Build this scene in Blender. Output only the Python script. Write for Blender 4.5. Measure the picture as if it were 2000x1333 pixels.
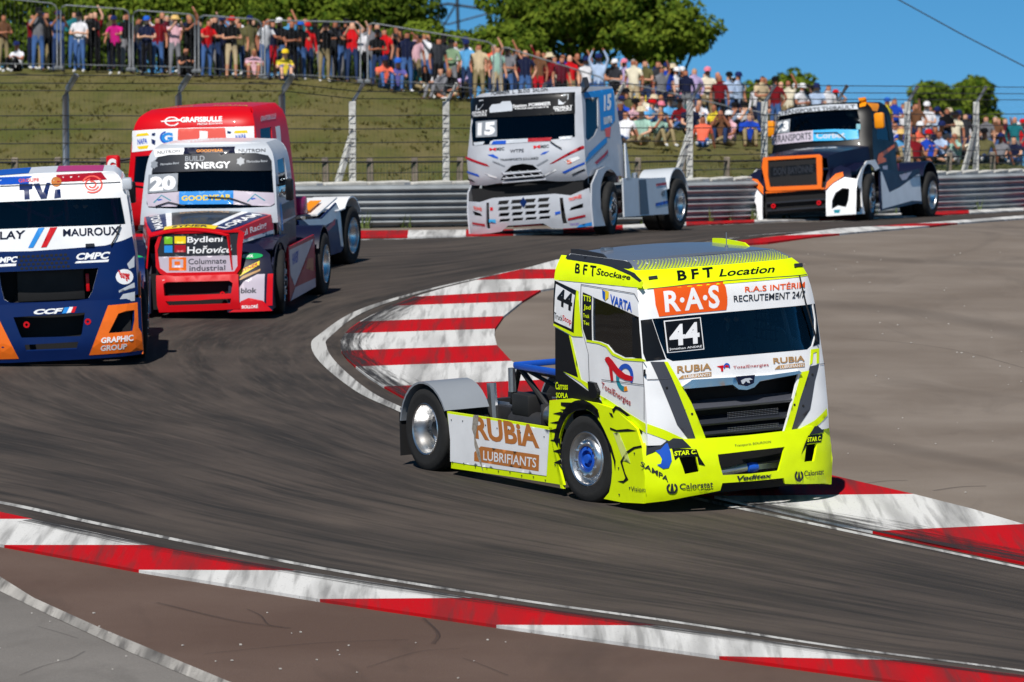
import bpy, bmesh, math, random
from math import sin, cos, pi, radians, sqrt
from mathutils import Vector, Matrix, noise
from mathutils.geometry import delaunay_2d_cdt

for o in list(bpy.data.objects): bpy.data.objects.remove(o)
scene = bpy.context.scene
COL = scene.collection
rnd = random.Random(7)

# ------------------------------------------------------------------ camera, sky, sun, exposure
# The circuit climbs away from the camera: "plane" coordinates (x right, y along the slope, z normal to it)
# are tilted into the world by TILT.
TILT = Matrix.Rotation(radians(6.0), 4, 'X')
CAM_H, CAM_PITCH = 7.8, math.atan(1036.5 / 11500)
cam_d = bpy.data.cameras.new('camera'); cam = bpy.data.objects.new('camera', cam_d); COL.objects.link(cam)
cam_d.sensor_width = 36; cam_d.lens = 36 * 11500 / 2000; cam_d.clip_start = .5; cam_d.clip_end = 9000
cam.matrix_world = TILT @ Matrix.Translation((0, 0, CAM_H)) @ Matrix.Rotation(pi / 2 - CAM_PITCH, 4, 'X')
cam_d.dof.use_dof = True; cam_d.dof.focus_distance = 66; cam_d.dof.aperture_fstop = 4.5
scene.camera = cam

SUN = (TILT.to_3x3() @ Vector((-.20, -.70, 1.0))).normalized()
world = bpy.data.worlds.new('World'); scene.world = world; world.use_nodes = True
wn = world.node_tree.nodes; wl = world.node_tree.links
sky = wn.new('ShaderNodeTexSky'); sky.sky_type = 'NISHITA'; sky.sun_disc = False
sky.sun_elevation = math.asin(SUN.z); sky.sun_rotation = math.atan2(SUN.x, SUN.y)
sky.altitude = 6000; sky.air_density = .6; sky.dust_density = .12; sky.ozone_density = 1.0
hs = wn.new('ShaderNodeHueSaturation'); hs.inputs['Saturation'].default_value = 1.32; hs.inputs['Hue'].default_value = .485; hs.inputs['Value'].default_value = 1.05
wl.new(sky.outputs[0], hs.inputs['Color']); wl.new(hs.outputs[0], wn['Background'].inputs[0])
wn['Background'].inputs[1].default_value = .085
sun_d = bpy.data.lights.new('sun', 'SUN'); sun = bpy.data.objects.new('sun', sun_d); COL.objects.link(sun)
sun_d.energy = 4.6; sun_d.angle = radians(.53); sun_d.color = (1, .955, .89)
sun.rotation_euler = (-SUN).to_track_quat('-Z', 'Y').to_euler()
scene.view_settings.view_transform = 'Standard'; scene.view_settings.look = 'None'
scene.view_settings.exposure = .08; scene.view_settings.gamma = 1
scene.view_settings.use_curve_mapping = False

# ------------------------------------------------------------------ materials
def lin(c):
    return tuple((v / 255 / 12.92 if v / 255 <= .04045 else ((v / 255 + .055) / 1.055) ** 2.4) for v in c)
MATS = {}
def mat(name, rgb, rough=.5, metal=0, coat=0, spec=.5, var=0, vscale=6, bump=0, bscale=40, srgb=False):
    if name in MATS: return MATS[name]
    if srgb: rgb = lin(rgb)
    m = bpy.data.materials.new(name); m.use_nodes = True; MATS[name] = m
    nt = m.node_tree; N = nt.nodes; L = nt.links; b = N['Principled BSDF']
    b.inputs['Base Color'].default_value = (*rgb, 1); b.inputs['Roughness'].default_value = rough
    b.inputs['Metallic'].default_value = metal; b.inputs['Specular IOR Level'].default_value = spec
    if coat: b.inputs['Coat Weight'].default_value = coat; b.inputs['Coat Roughness'].default_value = .04
    if var or bump:
        tc = N.new('ShaderNodeTexCoord')
    if var:
        nz = N.new('ShaderNodeTexNoise'); nz.inputs['Scale'].default_value = vscale; nz.inputs['Detail'].default_value = 6
        L.new(tc.outputs['Object'], nz.inputs['Vector'])
        mr = N.new('ShaderNodeMapRange'); mr.inputs[1].default_value = .3; mr.inputs[2].default_value = .7
        mr.inputs[3].default_value = 1 - var; mr.inputs[4].default_value = 1 + var * .4
        L.new(nz.outputs['Fac'], mr.inputs[0])
        mx = N.new('ShaderNodeMix'); mx.data_type = 'RGBA'; mx.blend_type = 'MULTIPLY'; mx.inputs[0].default_value = 1
        mx.inputs[6].default_value = (*rgb, 1); L.new(mr.outputs[0], mx.inputs[7]); L.new(mx.outputs[2], b.inputs['Base Color'])
        r2 = N.new('ShaderNodeMapRange'); r2.inputs[3].default_value = min(1, rough + .18); r2.inputs[4].default_value = rough
        L.new(nz.outputs['Fac'], r2.inputs[0]); L.new(r2.outputs[0], b.inputs['Roughness'])
    if bump:
        bz = N.new('ShaderNodeTexNoise'); bz.inputs['Scale'].default_value = bscale; bz.inputs['Detail'].default_value = 4
        L.new(tc.outputs['Object'], bz.inputs['Vector'])
        bp = N.new('ShaderNodeBump'); bp.inputs['Strength'].default_value = bump; bp.inputs['Distance'].default_value = .02
        L.new(bz.outputs['Fac'], bp.inputs['Height']); L.new(bp.outputs[0], b.inputs['Normal'])
    return m
def paint(name, rgb, rough=.32, var=.06):
    k = sum(rgb) < 200
    return mat('paint_' + name, rgb, rough, coat=.12 if k else (.4 if min(rgb) > 90 else .2), spec=.22 if k else (.5 if min(rgb) > 90 else .3), var=var, vscale=2.5, srgb=True)
M = dict(
    neon=mat('paint_fluorescent_yellow', (.78, .97, .0), .4, coat=.12, spec=.25, var=.09, vscale=3),
    white=paint('white', (243, 244, 246), .32, .10), offwhite=paint('off_white', (186, 190, 198), .32, .14), black=paint('black', (16, 17, 20), .3),
    charcoal=paint('charcoal', (70, 72, 80)), dgrey=paint('dark_grey', (44, 47, 54)), grey=paint('grey', (140, 146, 154)),
    roofgrey=paint('roof_grey', (110, 118, 134), .22), silver=paint('silver', (196, 202, 210)),
    orange=paint('orange', (240, 112, 26)), rasorange=paint('signal_orange', (236, 92, 22)), copper=paint('copper_brown', (190, 118, 58)),
    copper2=paint('tan_brown', (176, 136, 86)), red=paint('red', (206, 6, 22)), dred=paint('dark_red', (170, 20, 36)),
    blue=paint('blue', (28, 84, 190)), lblue=paint('light_blue', (40, 140, 222)), navy=paint('navy', (5, 34, 88)), cyan=paint('cyan', (60, 176, 232)),
    dnavy=paint('dark_navy', (18, 22, 48)), green=paint('green', (28, 160, 90)), yellow=paint('yellow', (240, 208, 24)), amber=paint('amber', (246, 150, 12)),
    purple=paint('purple', (112, 60, 190)), magenta=paint('magenta', (196, 40, 110)), ltgreen=paint('light_green', (120, 190, 40)),
    teal=paint('teal', (30, 140, 160)), pinkred=paint('coral_red', (232, 96, 84)), lilac=paint('lilac_grey', (196, 186, 200)),
    rubber=mat('tyre_rubber', (.012, .012, .012), .75, var=.3, vscale=9, bump=.2, bscale=60),
    blackplastic=mat('black_plastic', (.012, .012, .013), .55, var=.2), cavity=mat('cavity_black', (.004, .004, .005), .8),
    chrome=mat('polished_aluminium', (.86, .86, .86), .2, 1, var=.12, vscale=5), satin=mat('satin_metal', (.55, .56, .58), .35, 1, var=.15),
    dmetal=mat('dark_metal', (.06, .06, .065), .45, .6, var=.3), steel=mat('galvanised_steel', (.40, .42, .45), .42, .85, var=.25, vscale=3),
    fluoglass=mat('dash_glint', (.6, .65, .6), .2),
)
def glass_mat(name, tint, gloss=.9):
    m = bpy.data.materials.new(name); m.use_nodes = True; MATS[name] = m
    N = m.node_tree.nodes; L = m.node_tree.links; N.remove(N['Principled BSDF'])
    tr = N.new('ShaderNodeBsdfTransparent'); tr.inputs[0].default_value = (*tint, 1)
    gl = N.new('ShaderNodeBsdfGlossy'); gl.inputs['Roughness'].default_value = .03; gl.inputs['Color'].default_value = (.9, .95, 1, 1)
    fr = N.new('ShaderNodeFresnel'); fr.inputs[0].default_value = 1.5
    mx = N.new('ShaderNodeMixShader'); L.new(fr.outputs[0], mx.inputs[0]); L.new(tr.outputs[0], mx.inputs[1]); L.new(gl.outputs[0], mx.inputs[2])
    L.new(mx.outputs[0], N['Material Output'].inputs[0]); return m
M['glass'] = glass_mat('tinted_glass', (.62, .69, .71)); M['darkglass'] = glass_mat('dark_glass', (.30, .35, .38))

# ------------------------------------------------------------------ mesh helpers
def new_obj(name, verts, faces, m, parent=None, smooth=False, mw=None, mats=None, idx=None):
    me = bpy.data.meshes.new(name); me.from_pydata([tuple(v) for v in verts], [], faces)
    if mats:
        for q in mats: me.materials.append(q)
        if idx: me.polygons.foreach_set('material_index', idx)
    else: me.materials.append(M[m] if isinstance(m, str) else m)
    if smooth: me.polygons.foreach_set('use_smooth', [True] * len(me.polygons))
    o = bpy.data.objects.new(name, me); COL.objects.link(o)
    if parent: o.parent = parent
    if mw is not None: o.matrix_world = mw
    return o
def empty(name, mw):
    o = bpy.data.objects.new(name, None); COL.objects.link(o); o.matrix_world = mw; o.empty_display_size = .2; return o
def tag(o, label=None, cat=None, group=None, kind=None):
    if label: o['label'] = label
    if cat: o['category'] = cat
    if group: o['group'] = group
    if kind: o['kind'] = kind
    return o
class MB:
    """collects shapes into one mesh"""
    def __init__(s): s.v = []; s.f = []
    def add(s, v, f):
        n = len(s.v); s.v += [tuple(p) for p in v]; s.f += [tuple(i + n for i in q) for q in f]; return s
    def box(s, c, d, rot=None, bev=.0):
        x, y, z = (q / 2 for q in d)
        if bev <= 0:
            P = [Vector((a * x, b * y, e * z)) for a in (-1, 1) for b in (-1, 1) for e in (-1, 1)]
            F = [(0, 1, 3, 2), (4, 6, 7, 5), (0, 4, 5, 1), (2, 3, 7, 6), (0, 2, 6, 4), (1, 5, 7, 3)]
        else:
            bm = bmesh.new(); bmesh.ops.create_cube(bm, size=1)
            for q in bm.verts: q.co = Vector((q.co.x * 2 * x, q.co.y * 2 * y, q.co.z * 2 * z))
            bmesh.ops.bevel(bm, geom=bm.edges[:], offset=bev, segments=2, affect='EDGES', profile=.5)
            bm.verts.index_update(); P = [q.co.copy() for q in bm.verts]; F = [tuple(q.index for q in f.verts) for f in bm.faces]; bm.free()
        if rot is not None: P = [rot @ p for p in P]
        return s.add([p + Vector(c) for p in P], F)
    def tube(s, pts, r, n=8, cap=True):
        pts = [Vector(p) for p in pts]; R = r if isinstance(r, (list, tuple)) else [r] * len(pts)
        V = []; F = []; last = None
        for i, p in enumerate(pts):
            d = (pts[min(i + 1, len(pts) - 1)] - pts[max(i - 1, 0)]).normalized()
            a = Vector((0, 0, 1)) if abs(d.z) < .9 else Vector((1, 0, 0))
            u = d.cross(a).normalized(); w = d.cross(u)
            V += [p + (u * cos(2 * pi * k / n) + w * sin(2 * pi * k / n)) * R[i] for k in range(n)]
        for i in range(len(pts) - 1):
            for k in range(n):
                F.append((i * n + k, i * n + (k + 1) % n, (i + 1) * n + (k + 1) % n, (i + 1) * n + k))
        if cap: F.append(tuple(range(n))); F.append(tuple((len(pts) - 1) * n + k for k in range(n - 1, -1, -1)))
        return s.add(V, F)
    def lathe(s, prof, c, n=40, axis='y'):
        V = []; F = []
        for r, h in prof:
            for k in range(n):
                a = 2 * pi * k / n
                V.append((c[0] + r * cos(a), c[1] + h, c[2] + r * sin(a)) if axis == 'y' else (c[0] + r * cos(a), c[1] + r * sin(a), c[2] + h) if axis == 'z' else (c[0] + h, c[1] + r * cos(a), c[2] + r * sin(a)))
        for i in range(len(prof) - 1):
            for k in range(n): F.append((i * n + k, i * n + (k + 1) % n, (i + 1) * n + (k + 1) % n, (i + 1) * n + k))
        return s.add(V, F)
    def prism(s, poly, a, b, axis='y'):
        """poly in the two other axes, extruded from a to b along axis"""
        def P(u, v, h): return (u, h, v) if axis == 'y' else (h, u, v) if axis == 'x' else (u, v, h)
        n = len(poly); V = [P(u, v, a) for u, v in poly] + [P(u, v, b) for u, v in poly]
        tri = tess(poly)
        F = [tuple(t) for t in tri] + [tuple(i + n for i in reversed(t)) for t in tri] + [(i, (i + 1) % n, n + (i + 1) % n, n + i) for i in range(n)]
        return s.add(V, F)
    def build(s, name, m, parent=None, smooth=False, B=None, mw=None):
        v = s.v if B is None else [B @ Vector(p) for p in s.v]
        o = new_obj(name, v, s.f, m, parent, smooth, mw)
        return o
def fix_normals(o, angle=None):
    bm = bmesh.new(); bm.from_mesh(o.data); bmesh.ops.remove_doubles(bm, verts=bm.verts[:], dist=.0004); bmesh.ops.recalc_face_normals(bm, faces=bm.faces[:]); bm.to_mesh(o.data); bm.free()
    if angle:
        for p in o.data.polygons: p.use_smooth = True
        o.data.set_sharp_from_angle(angle=radians(angle))
    return o
def inside(p, poly):
    c = False; x, y = p; j = len(poly) - 1
    for i in range(len(poly)):
        xi, yi = poly[i]; xj, yj = poly[j]
        if (yi > y) != (yj > y) and x < (xj - xi) * (y - yi) / (yj - yi) + xi: c = not c
        j = i
    return c
def densify(poly, step):
    out = []
    for (a, b), (c, d) in zip(poly, poly[1:] + poly[:1]):
        n = max(1, int(math.hypot(c - a, d - b) / step))
        out += [(a + (c - a) * k / n, b + (d - b) * k / n) for k in range(n)]
    return out
def tri2d(outline, holes=(), step=None):
    loops = [outline] + list(holes)
    if step: loops = [densify(list(l), step) for l in loops]
    V = []; E = []
    for l in loops:
        n = len(V); V += [Vector(p) for p in l]; E += [(n + i, n + (i + 1) % len(l)) for i in range(len(l))]
    nb = len(V)
    if step:
        xs = [p[0] for p in outline]; ys = [p[1] for p in outline]
        x = min(xs) + step / 2; row = 0
        while x < max(xs):
            y = min(ys) + (step / 2 if row % 2 else step * .9)
            while y < max(ys):
                if inside((x, y), loops[0]) and not any(inside((x, y), h) for h in loops[1:]): V.append(Vector((x, y)))
                y += step
            x += step; row += 1
    r = delaunay_2d_cdt(V, E, [], 0, 1e-5)
    P = [tuple(v) for v in r[0]]; F = []
    for f in r[2]:
        c = (sum(P[i][0] for i in f) / len(f), sum(P[i][1] for i in f) / len(f))
        if inside(c, loops[0]) and not any(inside(c, h) for h in loops[1:]): F.append(tuple(f))
    return P, F
def tess(poly):
    P, F = tri2d([tuple(p) for p in poly])
    # map back to the original indices
    idx = []
    for p in P:
        idx.append(min(range(len(poly)), key=lambda i: (poly[i][0] - p[0]) ** 2 + (poly[i][1] - p[1]) ** 2))
    return [tuple(idx[i] for i in f) for f in F]
def rrect(x0, y0, x1, y1, r, n=4):
    P = []
    for cx, cy, a0 in ((x1 - r, y1 - r, 0), (x0 + r, y1 - r, 90), (x0 + r, y0 + r, 180), (x1 - r, y0 + r, 270)):
        P += [(cx + r * cos(radians(a0 + 90 * k / n)), cy + r * sin(radians(a0 + 90 * k / n))) for k in range(n + 1)]
    return P
def ellipse(cx, cy, rx, ry, n=24): return [(cx + rx * cos(2 * pi * k / n), cy + ry * sin(2 * pi * k / n)) for k in range(n)]
def mapsurf(fn, P, off, ctr):
    out = []; e = 2e-3
    for a, b in P:
        p = Vector(fn(a, b))
        n = (Vector(fn(a + e, b)) - p).cross(Vector(fn(a, b + e)) - p)
        n = n.normalized() if n.length > 1e-12 else Vector((0, 0, 1))
        if n.dot(p - ctr) < 0: n = -n
        out.append((p, n))
    return [p + n * off for p, n in out], out
CTR = Vector((-.4, 0, 1.2))
def sheet(fn, outline, holes=(), off=0., step=.15, thick=0., ctr=CTR):
    """verts, faces of a panel cut from a surface fn(a, b) -> xyz"""
    P, F = tri2d(outline, holes, step)
    V, pn = mapsurf(fn, P, off, ctr)
    # orient outward
    FF = []
    for f in F:
        a, b, c = (V[i] for i in f[:3]); n = (b - a).cross(c - a)
        FF.append(f if n.dot(pn[f[0]][1]) > 0 else tuple(reversed(f)))
    if thick:
        n0 = len(V); V = V + [p + n * (off - thick) for p, n in pn]
        edges = {}
        for f in FF:
            for i in range(len(f)):
                e = (f[i], f[(i + 1) % len(f)]); edges[e] = 1
        rim = [e for e in edges if (e[1], e[0]) not in edges]
        FF = FF + [tuple(i + n0 for i in reversed(f)) for f in FF] + [(b, a, a + n0, b + n0) for a, b in rim]
    return V, FF
# lettering: the built-in typeface, one evaluated mesh per string and weight
_TX = {}
def text_geo(s, bold):
    k = (s, bold)
    if k in _TX: return _TX[k]
    cu = bpy.data.curves.new('t', 'FONT'); cu.body = s; cu.resolution_u = 3; cu.offset = bold; cu.size = 1
    o = bpy.data.objects.new('t', cu); COL.objects.link(o)
    dg = bpy.context.evaluated_depsgraph_get(); me = o.evaluated_get(dg).to_mesh()
    V = [(v.co.x, v.co.y) for v in me.vertices]; F = [tuple(p.vertices) for p in me.polygons]
    o.evaluated_get(dg).to_mesh_clear(); bpy.data.objects.remove(o); bpy.data.curves.remove(cu)
    x0 = min(v[0] for v in V); x1 = max(v[0] for v in V); y0 = min(v[1] for v in V); y1 = max(v[1] for v in V)
    V = [((x - x0) / (x1 - x0), (y - y0) / (y1 - y0)) for x, y in V]
    _TX[k] = (V, F); return _TX[k]
def quadmap(q, u, v):
    (a, b, c, d) = q   # TL TR BR BL
    x = (1 - v) * ((1 - u) * d[0] + u * c[0]) + v * ((1 - u) * a[0] + u * b[0])
    y = (1 - v) * ((1 - u) * d[1] + u * c[1]) + v * ((1 - u) * a[1] + u * b[1])
    return (x, y)

def lerp(tab, z):
    if z <= tab[0][0]: return tab[0][1]
    for (a, p), (b, q) in zip(tab, tab[1:]):
        if z <= b: return p + (q - p) * (z - a) / (b - a)
    return tab[-1][1]
def smooth_tab(tab, n=5):
    """resamples a table along a monotone cubic so that panels bend instead of folding"""
    d = [(q - p) / (b - a) for (a, p), (b, q) in zip(tab, tab[1:])]
    m = [d[0]] + [0 if u * v <= 0 else 2 * u * v / (u + v) for u, v in zip(d, d[1:])] + [d[-1]]
    out = []
    for i, ((a, p), (b, q)) in enumerate(zip(tab, tab[1:])):
        h = b - a
        for k in range(n):
            t = k / n; out.append((a + h * t, (2*t**3 - 3*t*t + 1) * p + (t**3 - 2*t*t + t) * h * m[i] + (3*t*t - 2*t**3) * q + (t**3 - t*t) * h * m[i + 1]))
    return out + [tab[-1]]
def front_fn(hw, xf, bow, cor, pw=8):
    def fn(y, z):
        u = abs(y) / lerp(hw, z); u = min(u, 1.15)
        return (lerp(xf, z) - bow * u * u - cor * u ** pw, y, z)
    return fn
def side_fn(hw, sg):
    return lambda x, z: (x, sg * lerp(hw, z), z)
def plane_fn(o, u, v):
    return lambda a, b: (o[0] + a*u[0] + b*v[0], o[1] + a*u[1] + b*v[1], o[2] + a*u[2] + b*v[2])
def top_fn(zt, hw, crown):
    return lambda x, y: (x, y, lerp(zt, x) - crown * (y / hw) ** 2)
POSE = {}
SURF = {}
# ---- yellow cab-over
POSE['man'] = (1.903, 66.842, 30.0, 1.7)
HW_M = smooth_tab([(0.1,1.20),(0.95,1.20),(1.25,1.195),(1.5,1.19),(1.8,1.18),(2.2,1.165),(2.5,1.13),(2.62,1.10),(2.72,1.04),(2.8,.97)])
XF_M = smooth_tab([(0.7,1.46),(0.8,1.46),(1.45,1.41),(1.75,1.36),(2.22,1.27),(2.5,1.20),(2.60,1.14),(2.70,1.02),(2.78,.82),(2.81,.66)])
SURF['man'] = {
 'F': front_fn(HW_M, XF_M, .07, .08), 'R': side_fn(HW_M, -1), 'L': side_fn(HW_M, 1),
 'B': front_fn([(0,1.24),(1.3,1.24)], [(.1,1.54),(.3,1.60),(.6,1.59),(.82,1.53),(1.0,1.46)], .10, .20, 5),
 'K': side_fn([(0,1.245),(1.3,1.245)], -1), 'J': side_fn([(0,1.245),(1.3,1.245)], 1),
 'T': top_fn([(-2,2.84),(2,2.84)], .97, .04),
}
# ---- white and grey cab-over
POSE['white'] = (0.70, 109.806, -21.0, 5.0, -2.4, -.08)
HW_W = smooth_tab([(0.7,1.14),(1.0,1.17),(1.4,1.17),(1.8,1.14),(2.3,1.10),(2.6,1.06),(2.75,1.00)])
XF_W = smooth_tab([(0.85,1.12),(.95,1.22),(1.15,1.32),(1.4,1.34),(1.72,1.27),(2.44,1.08),(2.55,1.05),(2.62,.98),(2.68,.84)])
SURF['white'] = {
 'F': front_fn(HW_W, XF_W, .10, .16, 6), 'R': side_fn(HW_W, -1), 'L': side_fn(HW_W, 1),
 'B': front_fn([(0,1.24),(1.2,1.24)], [(.1,1.30),(.3,1.36),(.6,1.36),(.85,1.32)], .10, .22, 5),
 'K': side_fn([(0,1.24),(1.2,1.24)], -1), 'J': side_fn([(0,1.24),(1.2,1.24)], 1),
 'T': top_fn([(-2,2.71),(2,2.71)], 1.028, .03),
}
# ---- red cab-over behind
POSE['red'] = (-4.93, 98.111, -15.0, 2.5)
HW_R = smooth_tab([(0.7,1.14),(1.0,1.16),(1.4,1.16),(1.8,1.13),(2.3,1.09),(2.6,1.05),(2.8,.97),(2.88,.87)])
XF_R = smooth_tab([(0.85,1.12),(.95,1.22),(1.15,1.32),(1.4,1.34),(1.72,1.27),(2.3,1.14),(2.6,1.08),(2.72,1.02),(2.82,.88),(2.89,.62)])
SURF['red'] = {
 'F': front_fn(HW_R, XF_R, .08, .10, 6), 'R': side_fn(HW_R, -1), 'L': side_fn(HW_R, 1),
 'B': front_fn([(0,1.24),(1.2,1.24)], [(.1,1.30),(.3,1.36),(.6,1.36),(.85,1.32)], .10, .22, 5),
 'K': side_fn([(0,1.24),(1.2,1.24)], -1), 'J': side_fn([(0,1.24),(1.2,1.24)], 1),
 'T': top_fn([(-2,2.91),(2,2.91)], .87, .03),
}
# ---- blue and white cab-over at the left edge
POSE['blue'] = (-6.53, 83.895, 3.0, 2.6)
HW_B = smooth_tab([(0.7,1.22),(1.0,1.22),(1.4,1.21),(1.8,1.18),(2.3,1.13),(2.5,1.09),(2.6,1.03),(2.66,.95)])
XF_B = smooth_tab([(0.7,1.40),(.9,1.40),(1.4,1.36),(1.75,1.31),(2.25,1.20),(2.45,1.14),(2.55,1.05),(2.62,.90),(2.66,.66)])
SURF['blue'] = {
 'F': front_fn(HW_B, XF_B, .07, .12, 7), 'R': side_fn(HW_B, -1), 'L': side_fn(HW_B, 1),
 'B': front_fn([(0,1.25),(1.3,1.25)], [(.1,1.46),(.3,1.52),(.6,1.50),(.92,1.44)], .08, .20, 6),
 'K': side_fn([(0,1.25),(1.3,1.25)], -1), 'J': side_fn([(0,1.25),(1.3,1.25)], 1),
 'T': top_fn([(-2,2.69),(2,2.69)], .95, .03),
}
# ---- bonneted trucks
def hood_fn(zt, hw, crown):
    return lambda x, y: (x, y, lerp(zt, x) - crown * (y / lerp(hw, x)) ** 2)
POSE['twenty'] = (-4.80, 91.509, -8.0, 1.5)
HW_T = smooth_tab([(0.6,1.10),(1.3,1.10),(1.6,1.08),(2.2,1.03),(2.46,.97),(2.58,.84)])
XF_T = smooth_tab([(1.2,-.32),(1.5,-.34),(1.6,-.36),(2.42,-.66),(2.52,-.72),(2.60,-.95)])
HH_T = smooth_tab([(-.5,1.02),(0,.92),(.6,.76),(1.05,.66),(1.15,.62)])
ZH_T = smooth_tab([(-.5,1.57),(0,1.53),(.6,1.46),(1.0,1.41),(1.15,1.37)])
SURF['twenty'] = {
 'F': front_fn(HW_T, XF_T, .12, .10, 6), 'R': side_fn(HW_T, -1), 'L': side_fn(HW_T, 1),
 'H': hood_fn(ZH_T, HH_T, .09),
 'G': front_fn([(0,1.3),(2,1.3)], [(.05,1.24),(.3,1.26),(.62,1.20),(.66,1.17),(1.3,1.12)], .10, .0),
 'B': front_fn([(0,1.29),(1.3,1.29)], [(.05,1.30),(.25,1.26),(.6,1.16),(.9,1.0),(1.2,.6)], .10, .10, 5),
 'K': side_fn([(0,1.22),(1.3,1.22)], -1), 'J': side_fn([(0,1.22),(1.3,1.22)], 1),
 'T': top_fn([(-3,2.61),(2,2.61)], .84, .03),
}
POSE['orange'] = (6.36, 123.39, -21.5, 5.2, -2.6, -.77)
HW_O = smooth_tab([(0.6,1.14),(1.4,1.13),(1.6,1.11),(2.15,1.06),(2.32,.99),(2.42,.86)])
XF_O = smooth_tab([(1.15,-.44),(1.45,-.46),(1.53,-.50),(2.18,-.76),(2.33,-.85),(2.43,-1.05)])
HH_O = smooth_tab([(-.6,1.06),(0,.95),(.6,.81),(1.05,.745),(1.2,.73)])
ZH_O = smooth_tab([(-.6,1.56),(0,1.52),(.6,1.47),(1.0,1.42),(1.2,1.37)])
SURF['orange'] = {
 'F': front_fn(HW_O, XF_O, .10, .10, 6), 'R': side_fn(HW_O, -1), 'L': side_fn(HW_O, 1),
 'H': hood_fn(ZH_O, HH_O, .09),
 'G': front_fn([(0,1.3),(2,1.3)], [(.05,1.30),(.3,1.30),(.7,1.26),(1.4,1.20)], .06, .0),
 'B': front_fn([(0,1.34),(1.3,1.34)], [(.05,1.46),(.25,1.44),(.6,1.36),(.9,1.18),(1.2,.8)], .04, .08, 4),
 'K': side_fn([(0,1.23),(1.3,1.23)], -1), 'J': side_fn([(0,1.23),(1.3,1.23)], 1),
 'T': top_fn([(-3,2.45),(2,2.45)], .86, .03),
}

from math import sin as math_sin
CREST = [(-60, 1.0), (-16, .1), (-4.6, -.30), (-2.5, -.72), (0, -1.1), (4.7, -1.6), (9.6, -2.55), (15, -3.9), (25, -5.6), (60, -9)]
EDGE = [(-60, 70), (-30, 94), (-20, 103), (-13, 109.5), (-8, 113.3), (-4.2, 115.2), (-1, 117.3), (3.5, 121), (6.6, 127), (10.5, 135), (14.5, 143.5), (20, 152), (60, 190)]
def drop(Y):
    if Y < 106: return 0.
    if Y < 110: return -.05 * (Y - 106) ** 2 / 8
    return -.05 * (Y - 108)
def terrain(X, Y):
    """height of the ground over the track plane: flat circuit, spectator bank behind the guard rail, fields beyond"""
    e = lerp(EDGE, X)
    if Y < e: return drop(Y) - .03
    zc = lerp(CREST, X); z0 = drop(e) - .03; yc = 178 + max(0, min(14, (X - 6) * 1.4))
    if Y < yc:
        t = (Y - e) / (yc - e)
        return z0 + (zc - z0) * t + (.30 + .2 * max(0, min(1, (X - 4) / 7))) * math_sin(3.14159 * t)
    return zc - .0 - (Y - yc) * .16 - max(0, Y - 400) * .02


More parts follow.
